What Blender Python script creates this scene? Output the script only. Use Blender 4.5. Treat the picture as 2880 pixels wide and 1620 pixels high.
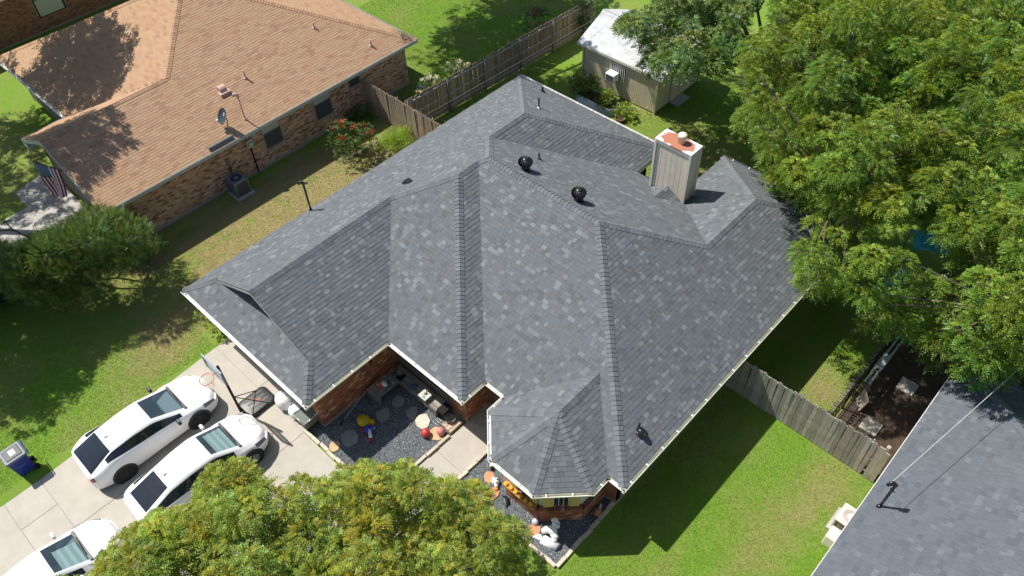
import bpy, math, random
import numpy as np
from mathutils import Vector, Matrix

S = bpy.context.scene
for o in list(bpy.data.objects): bpy.data.objects.remove(o)
COL = S.collection
RAD = math.radians

# ------------------------------------------------------------------ camera
YAW, PITCH, ROLL, FPX, CAMH = RAD(135.150302), RAD(48.297112), RAD(2.646638), 2223.58, 23.0
fw = np.array([math.cos(YAW)*math.cos(PITCH), math.sin(YAW)*math.cos(PITCH), -math.sin(PITCH)])
rt = np.cross(fw, [0, 0, 1]); rt /= np.linalg.norm(rt)
dn = np.cross(fw, rt)
r2 = math.cos(ROLL)*rt + math.sin(ROLL)*dn
d2 = -math.sin(ROLL)*rt + math.cos(ROLL)*dn
cam = bpy.data.cameras.new('camera'); cam.sensor_width = 36.0; cam.lens = FPX/2880*36
cam.clip_start = 0.5; cam.clip_end = 2000
co = bpy.data.objects.new('camera', cam); COL.objects.link(co)
co.matrix_world = Matrix(((r2[0], -d2[0], -fw[0], 0), (r2[1], -d2[1], -fw[1], 0), (r2[2], -d2[2], -fw[2], CAMH), (0, 0, 0, 1)))
S.camera = co

# ------------------------------------------------------------------ daylight
SUN = Vector((1.50, 0.44, -2.45)).normalized()          # the way the light travels
elev = math.asin(-SUN.z)
W = bpy.data.worlds.new('World'); S.world = W; W.use_nodes = True
nt = W.node_tree; bgn = nt.nodes['Background']
sky = nt.nodes.new('ShaderNodeTexSky'); sky.sky_type = 'NISHITA'; sky.sun_disc = False
sky.sun_elevation = elev; sky.sun_rotation = math.atan2(-SUN.x, -SUN.y)
nt.links.new(sky.outputs[0], bgn.inputs[0]); bgn.inputs[1].default_value = 0.088
sl = bpy.data.lights.new('sun', 'SUN'); sl.energy = 4.6; sl.angle = RAD(0.53); sl.color = (1.0, 0.95, 0.87)
so = bpy.data.objects.new('sun', sl); COL.objects.link(so)
so.rotation_euler = SUN.to_track_quat('-Z', 'Y').to_euler(); so.location = (-20, 0, 40)
S.view_settings.view_transform = 'Standard'; S.view_settings.look = 'None'
S.view_settings.exposure = 0.45; S.view_settings.gamma = 1.0; S.view_settings.use_curve_mapping = False
S.render.resolution_x, S.render.resolution_y = 1024, 576
S.render.engine = 'CYCLES'

# ------------------------------------------------------------------ helpers
def s2l(r, g, b):
    f = lambda c: ((c/255+0.055)/1.055)**2.4 if c > 10 else c/255/12.92
    return (f(r), f(g), f(b))

MATS = {}; TINTED = set()
def mat(name, col, rough=0.85, noise=None, bump=None, tint=False, spec=0.3, metal=0.0, coat=0.0, col2=None, aniso=None):
    """procedural surface: colour, mottled by noise, times a per-piece tint attribute"""
    if name in MATS: return MATS[name]
    m = bpy.data.materials.new(name); m.use_nodes = True; t = m.node_tree
    b = t.nodes['Principled BSDF']; L = t.links.new
    b.inputs['Roughness'].default_value = rough; b.inputs['Metallic'].default_value = metal
    b.inputs['Specular IOR Level'].default_value = spec; b.inputs['Coat Weight'].default_value = coat
    tc = t.nodes.new('ShaderNodeTexCoord'); src = tc.outputs['Object']
    if aniso:
        mp = t.nodes.new('ShaderNodeMapping'); mp.inputs['Scale'].default_value = aniso
        L(src, mp.inputs[0]); src = mp.outputs[0]
    c = t.nodes.new('ShaderNodeRGB'); c.outputs[0].default_value = (*col, 1); out = c.outputs[0]
    if noise:
        sc, amt = noise
        n = t.nodes.new('ShaderNodeTexNoise'); n.inputs['Scale'].default_value = sc; n.inputs['Detail'].default_value = 5
        n.inputs['Roughness'].default_value = 0.65
        L(src, n.inputs['Vector'])
        if col2 is not None:
            r = t.nodes.new('ShaderNodeMapRange'); r.inputs[1].default_value = 0.35; r.inputs[2].default_value = 0.65
            L(n.outputs[0], r.inputs[0])
            x = t.nodes.new('ShaderNodeMix'); x.data_type = 'RGBA'; L(r.outputs[0], x.inputs[0])
            L(out, x.inputs[6]); x.inputs[7].default_value = (*col2, 1); out = x.outputs[2]
            n2 = t.nodes.new('ShaderNodeTexNoise'); n2.inputs['Scale'].default_value = sc*6; n2.inputs['Detail'].default_value = 4
            L(src, n2.inputs['Vector']); n = n2
        r = t.nodes.new('ShaderNodeMapRange'); r.inputs[1].default_value = 0.25; r.inputs[2].default_value = 0.75
        r.inputs[3].default_value = 1-amt; r.inputs[4].default_value = 1+amt
        L(n.outputs[0], r.inputs[0])
        x = t.nodes.new('ShaderNodeMix'); x.data_type = 'RGBA'; x.blend_type = 'MULTIPLY'; x.inputs[0].default_value = 1
        L(out, x.inputs[6]); L(r.outputs[0], x.inputs[7]); out = x.outputs[2]
    if tint:
        TINTED.add(name)
        a = t.nodes.new('ShaderNodeAttribute'); a.attribute_name = 'tint'
        x = t.nodes.new('ShaderNodeMix'); x.data_type = 'RGBA'; x.blend_type = 'MULTIPLY'; x.inputs[0].default_value = 1
        L(out, x.inputs[6]); L(a.outputs['Color'], x.inputs[7]); out = x.outputs[2]
    L(out, b.inputs['Base Color'])
    if bump:
        n = t.nodes.new('ShaderNodeTexNoise'); n.inputs['Scale'].default_value = bump[0]; n.inputs['Detail'].default_value = 6
        L(src, n.inputs['Vector'])
        bp = t.nodes.new('ShaderNodeBump'); bp.inputs['Strength'].default_value = bump[1]; bp.inputs['Distance'].default_value = 0.02
        L(n.outputs[0], bp.inputs['Height']); L(bp.outputs[0], b.inputs['Normal'])
    MATS[name] = m
    return m

def leafmat(name, col, transl=0.35, rough=0.45):
    m = bpy.data.materials.new(name); m.use_nodes = True; t = m.node_tree; L = t.links.new
    b = t.nodes['Principled BSDF']; o = t.nodes['Material Output']
    b.inputs['Roughness'].default_value = rough; b.inputs['Specular IOR Level'].default_value = 0.35
    a = t.nodes.new('ShaderNodeAttribute'); a.attribute_name = 'tint'
    x = t.nodes.new('ShaderNodeMix'); x.data_type = 'RGBA'; x.blend_type = 'MULTIPLY'; x.inputs[0].default_value = 1
    x.inputs[6].default_value = (*col, 1); L(a.outputs['Color'], x.inputs[7]); L(x.outputs[2], b.inputs['Base Color'])
    y = t.nodes.new('ShaderNodeMix'); y.data_type = 'RGBA'; y.blend_type = 'MULTIPLY'; y.inputs[0].default_value = 1
    L(x.outputs[2], y.inputs[6]); y.inputs[7].default_value = (1.15, 1.1, 0.5, 1)
    tr = t.nodes.new('ShaderNodeBsdfTranslucent'); L(y.outputs[2], tr.inputs[0])
    mx = t.nodes.new('ShaderNodeMixShader'); mx.inputs[0].default_value = transl
    L(b.outputs[0], mx.inputs[1]); L(tr.outputs[0], mx.inputs[2]); L(mx.outputs[0], o.inputs[0])
    MATS[name] = m
    return m

def glassmat(name, tintc, alpha, rough=0.03):
    m = bpy.data.materials.new(name); m.use_nodes = True; t = m.node_tree; L = t.links.new
    o = t.nodes['Material Output']; b = t.nodes['Principled BSDF']
    b.inputs['Base Color'].default_value = (*tintc, 1); b.inputs['Roughness'].default_value = rough
    b.inputs['Specular IOR Level'].default_value = 0.8
    tr = t.nodes.new('ShaderNodeBsdfTransparent'); tr.inputs[0].default_value = (0.74, 0.84, 0.85, 1)
    mx = t.nodes.new('ShaderNodeMixShader'); mx.inputs[0].default_value = alpha
    L(tr.outputs[0], mx.inputs[1]); L(b.outputs[0], mx.inputs[2]); L(mx.outputs[0], o.inputs[0])
    MATS[name] = m
    return m

WLOC = {}
def link(o, parent=None):
    COL.objects.link(o)
    if parent is not None:
        o.parent = parent
        l = WLOC.get(parent.name)
        if l is not None: o.matrix_parent_inverse = Matrix.Translation(-Vector(l))
    return o
def tag(o, label=None, cat=None, group=None, kind=None):
    if label: o['label'] = label
    if cat: o['category'] = cat
    if group: o['group'] = group
    if kind: o['kind'] = kind
    return o
def thing(name, label, cat, loc=(0, 0, 0), group=None):
    e = bpy.data.objects.new(name, None); e.empty_display_size = 0.3; e.location = loc
    COL.objects.link(e); WLOC[e.name] = loc
    return tag(e, label, cat, group)
def copy_tree(root, loc, rot=0.0, label=None, group=None):
    r = root.copy(); COL.objects.link(r); r.location = loc; r.rotation_euler = (0, 0, rot)
    if label: r['label'] = label
    if group: r['group'] = group
    for ch in list(root.children):
        c = ch.copy(); COL.objects.link(c); c.parent = r
        for g in list(ch.children):
            d = g.copy(); COL.objects.link(d); d.parent = c
    return r

class MB:
    def __init__(s): s.v = []; s.f = []; s.c = []; s.sm = []
    def add(s, vs, fs, col=None, smooth=False):
        o = len(s.v); s.v += [tuple(v) for v in vs]; s.f += [[i+o for i in f] for f in fs]
        s.c += [col]*len(vs); s.sm += [smooth]*len(fs); return s
    def para(s, P, U, V, Wv, col=None):
        P, U, V, Wv = map(Vector, (P, U, V, Wv))
        c = [P, P+U, P+U+V, P+V, P+Wv, P+U+Wv, P+U+V+Wv, P+V+Wv]
        fs = [(0, 3, 2, 1), (4, 5, 6, 7), (0, 1, 5, 4), (1, 2, 6, 5), (2, 3, 7, 6), (3, 0, 4, 7)]
        if U.cross(V).dot(Wv) < 0: fs = [f[::-1] for f in fs]
        return s.add(c, fs, col)
    def box(s, x0, x1, y0, y1, z0, z1, col=None):
        return s.para((x0, y0, z0), (x1-x0, 0, 0), (0, y1-y0, 0), (0, 0, z1-z0), col)
    def bbox(s, x0, x1, y0, y1, z0, z1, b=0.02, col=None):
        """box with chamfered vertical and top edges"""
        def ring(i, z): return [(x0+i+b, y0+i, z), (x1-i-b, y0+i, z), (x1-i, y0+i+b, z), (x1-i, y1-i-b, z), (x1-i-b, y1-i, z), (x0+i+b, y1-i, z), (x0+i, y1-i-b, z), (x0+i, y0+i+b, z)]
        vs = ring(0, z0)+ring(0, z1-b)+ring(b*.7, z1)
        fs = [tuple(range(7, -1, -1)), tuple(range(16, 24))]
        for k in (0, 8): fs += [(k+i, k+(i+1) % 8, k+8+(i+1) % 8, k+8+i) for i in range(8)]
        return s.add(vs, fs, col)
    def prism(s, poly, z0, z1, col=None):
        n = len(poly); a = sum(poly[i-1][0]*poly[i][1]-poly[i][0]*poly[i-1][1] for i in range(n))
        if a < 0: poly = poly[::-1]
        vs = [(x, y, z0) for x, y in poly]+[(x, y, z1) for x, y in poly]
        return s.add(vs, [tuple(range(n-1, -1, -1)), tuple(range(n, 2*n))]+[(i, (i+1) % n, n+(i+1) % n, n+i) for i in range(n)], col)
    def tube(s, pts, r, n=8, col=None, caps=True, smooth=True):
        pts = [Vector(p) for p in pts]; rs = r if isinstance(r, (list, tuple)) else [r]*len(pts)
        vs = []; fs = []
        for i, p in enumerate(pts):
            d = (pts[min(i+1, len(pts)-1)]-pts[max(i-1, 0)]).normalized()
            a = d.cross(Vector((0, 0, 1)) if abs(d.z) < 0.9 else Vector((1, 0, 0))).normalized(); b = d.cross(a)
            for k in range(n):
                t = 2*math.pi*k/n; vs.append(p+(a*math.cos(t)+b*math.sin(t))*rs[i])
        for i in range(len(pts)-1):
            for k in range(n):
                q = (k+1) % n; fs.append((i*n+k, i*n+q, (i+1)*n+q, (i+1)*n+k))
        if caps: fs += [tuple(range(n-1, -1, -1)), tuple(range((len(pts)-1)*n, len(pts)*n))]
        return s.add(vs, fs, col, smooth)
    def lathe(s, prof, c, n=20, col=None, smooth=True, axis=None):
        vs = []; fs = []; c = Vector(c)
        q = Vector((0, 0, 1)).rotation_difference(Vector(axis)) if axis else None
        for r, z in prof:
            for k in range(n):
                t = 2*math.pi*k/n; p = Vector((r*math.cos(t), r*math.sin(t), z))
                if q: p = q @ p
                vs.append(c+p)
        for i in range(len(prof)-1):
            for k in range(n): fs.append((i*n+k, i*n+(k+1) % n, (i+1)*n+(k+1) % n, (i+1)*n+k))
        fs += [tuple(range(n-1, -1, -1)), tuple(range((len(prof)-1)*n, len(prof)*n))]
        return s.add(vs, fs, col, smooth)
    def blob(s, c, r, rng, n=10, m=7, jit=0.12, col=None, flat=1.0):
        vs = []; fs = []
        for i in range(m+1):
            th = math.pi*i/m
            for k in range(n):
                ph = 2*math.pi*k/n; j = 1+rng.uniform(-jit, jit)
                vs.append((c[0]+r[0]*j*math.sin(th)*math.cos(ph), c[1]+r[1]*j*math.sin(th)*math.sin(ph), c[2]+r[2]*j*math.cos(th)*flat))
        for i in range(m):
            for k in range(n): fs.append((i*n+k, (i+1)*n+k, (i+1)*n+(k+1) % n, i*n+(k+1) % n))
        return s.add(vs, fs, col, True)
    def mesh(s, name, force=False):
        me = bpy.data.meshes.new(name); me.from_pydata(s.v, [], s.f)
        if force or any(c is not None for c in s.c):
            a = me.attributes.new('tint', 'FLOAT_COLOR', 'POINT')
            a.data.foreach_set('color', np.array([(1, 1, 1, 1) if c is None else (c[0], c[1], c[2], 1) for c in s.c], dtype=np.float32).ravel())
        if any(s.sm): me.polygons.foreach_set('use_smooth', np.array(s.sm, dtype=bool))
        me.update(); return me
    def build(s, name, m, parent=None, label=None):
        me = s.mesh(name, m.name in TINTED); me.materials.append(m)
        o = bpy.data.objects.new(name, me); link(o, parent)
        if label: o['label'] = label
        return o

def one(name, mb, m, label, cat, group=None):
    return tag(mb.build(name, m), label, cat, group)

# ------------------------------------------------------------------ materials
M_SH = mat('charcoal_shingle', (0.128, 0.140, 0.150), 0.92, noise=(60, 0.16), bump=(160, 0.35), tint=True, spec=0.2)
M_SHD = mat('roof_deck', (0.05, 0.05, 0.055), 0.95)
M_SHR = mat('slate_blue_shingle', (0.112, 0.126, 0.142), 0.92, noise=(60, 0.14), bump=(160, 0.3), tint=True, spec=0.2)
M_SHB = mat('tan_shingle', (0.405, 0.265, 0.172), 0.93, noise=(50, 0.13), bump=(140, 0.3), tint=True, spec=0.15)
M_SHW = mat('pale_grey_shingle', (0.52, 0.53, 0.54), 0.92, noise=(40, 0.12), bump=(120, 0.3), tint=True, spec=0.15)
M_WHITE = mat('white_paint', (0.80, 0.79, 0.76), 0.55, noise=(7, 0.05), spec=0.4)
M_CREAM = mat('cream_gutter', (0.66, 0.66, 0.56), 0.55, noise=(5, 0.10), spec=0.4)
M_FASC = mat('grey_green_fascia', (0.42, 0.45, 0.42), 0.7, noise=(6, 0.08))
M_BRICK = mat('red_brown_brick', (0.36, 0.155, 0.095), 0.9, noise=(30, 0.25), bump=(60, 0.4), tint=True)
M_BRICKT = mat('tan_brown_brick', (0.50, 0.345, 0.225), 0.9, noise=(30, 0.25), bump=(60, 0.4), tint=True)
M_MORTAR = mat('mortar', (0.30, 0.26, 0.22), 0.95, noise=(40, 0.2))
M_MORTD = mat('dark_mortar', (0.17, 0.10, 0.075), 0.95, noise=(40, 0.2))
M_STUCCO = mat('brown_wall', (0.20, 0.165, 0.14), 0.9, noise=(10, 0.12))
M_FOUND = mat('foundation', (0.33, 0.31, 0.28), 0.95, noise=(8, 0.2))
M_CONC = mat('concrete', (0.40, 0.368, 0.318), 0.9, noise=(0.35, 0.075), bump=(90, 0.2), col2=(0.435, 0.402, 0.35), tint=False)
M_CONCG = mat('grey_concrete', (0.40, 0.38, 0.35), 0.9, noise=(2.0, 0.14), bump=(70, 0.25))
M_WOOD = mat('weathered_wood', (0.42, 0.395, 0.345), 0.92, noise=(3.2, 0.34), bump=(30, 0.4), tint=True, aniso=(6, 6, 0.9))
M_WOODB = mat('brown_wood', (0.37, 0.29, 0.22), 0.92, noise=(3.2, 0.34), bump=(30, 0.4), tint=True, aniso=(6, 6, 0.9))
M_RAIL = mat('fence_rail', (0.36, 0.34, 0.31), 0.9, noise=(6, 0.2))
M_BENCH = mat('bench_board', (0.28, 0.25, 0.22), 0.9, noise=(4, 0.22), aniso=(2, 2, 2), bump=(40, 0.3), tint=True)
M_SIDE = mat('tan_siding', (0.60, 0.52, 0.365), 0.85, noise=(5, 0.10), tint=True)
M_SIDEC = mat('beige_siding', (0.70, 0.64, 0.52), 0.85, noise=(5, 0.08), tint=True)
M_BLACKM = mat('black_metal', (0.012, 0.013, 0.015), 0.25, spec=0.6, metal=0.0, coat=0.3)
M_BLACKP = mat('black_plastic', (0.02, 0.02, 0.022), 0.5, noise=(8, 0.2), spec=0.5)
M_RUBBER = mat('rubber', (0.018, 0.018, 0.019), 0.8)
M_DARK = mat('dark_void', (0.015, 0.014, 0.013), 0.9)
M_CAR = mat('white_car_paint', (0.86, 0.86, 0.85), 0.32, spec=0.5, coat=0.35)
M_CARP = mat('pearl_car_paint', (0.78, 0.81, 0.82), 0.30, spec=0.5, coat=0.4)
M_GLASS = glassmat('windscreen_glass', (0.14, 0.22, 0.28), 0.24)
M_GLASSD = glassmat('tinted_glass', (0.012, 0.018, 0.026), 0.90)
M_PANE = mat('window_pane', (0.025, 0.035, 0.045), 0.06, spec=0.7)
M_SCREEN = mat('window_screen', (0.06, 0.075, 0.085), 0.6, noise=(50, 0.2))
M_BLIND = mat('pale_blind', (0.42, 0.46, 0.42), 0.7, noise=(20, 0.06))
M_STEEL = mat('galvanised_steel', (0.55, 0.60, 0.60), 0.35, noise=(8, 0.1), metal=0.55, spec=0.5)
M_GREYM = mat('grey_metal', (0.20, 0.23, 0.26), 0.5, noise=(10, 0.1), metal=0.3)
M_ALLOY = mat('alloy', (0.55, 0.56, 0.58), 0.35, metal=0.8)
M_WHEELD = mat('dark_wheel', (0.05, 0.05, 0.055), 0.45, metal=0.5)
M_BARK = mat('bark', (0.16, 0.125, 0.095), 0.95, noise=(9, 0.35), bump=(30, 0.8))
M_BARKG = mat('grey_bark', (0.34, 0.31, 0.28), 0.95, noise=(9, 0.25), bump=(30, 0.6))
M_PINKW = mat('faded_pink_metal', (0.55, 0.36, 0.31), 0.7, noise=(10, 0.15))
M_RUSTW = mat('rusty_metal', (0.40, 0.14, 0.07), 0.85, noise=(6, 0.25))
M_PLAST = mat('white_plastic', (0.82, 0.81, 0.79), 0.55, noise=(6, 0.05))
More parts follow.
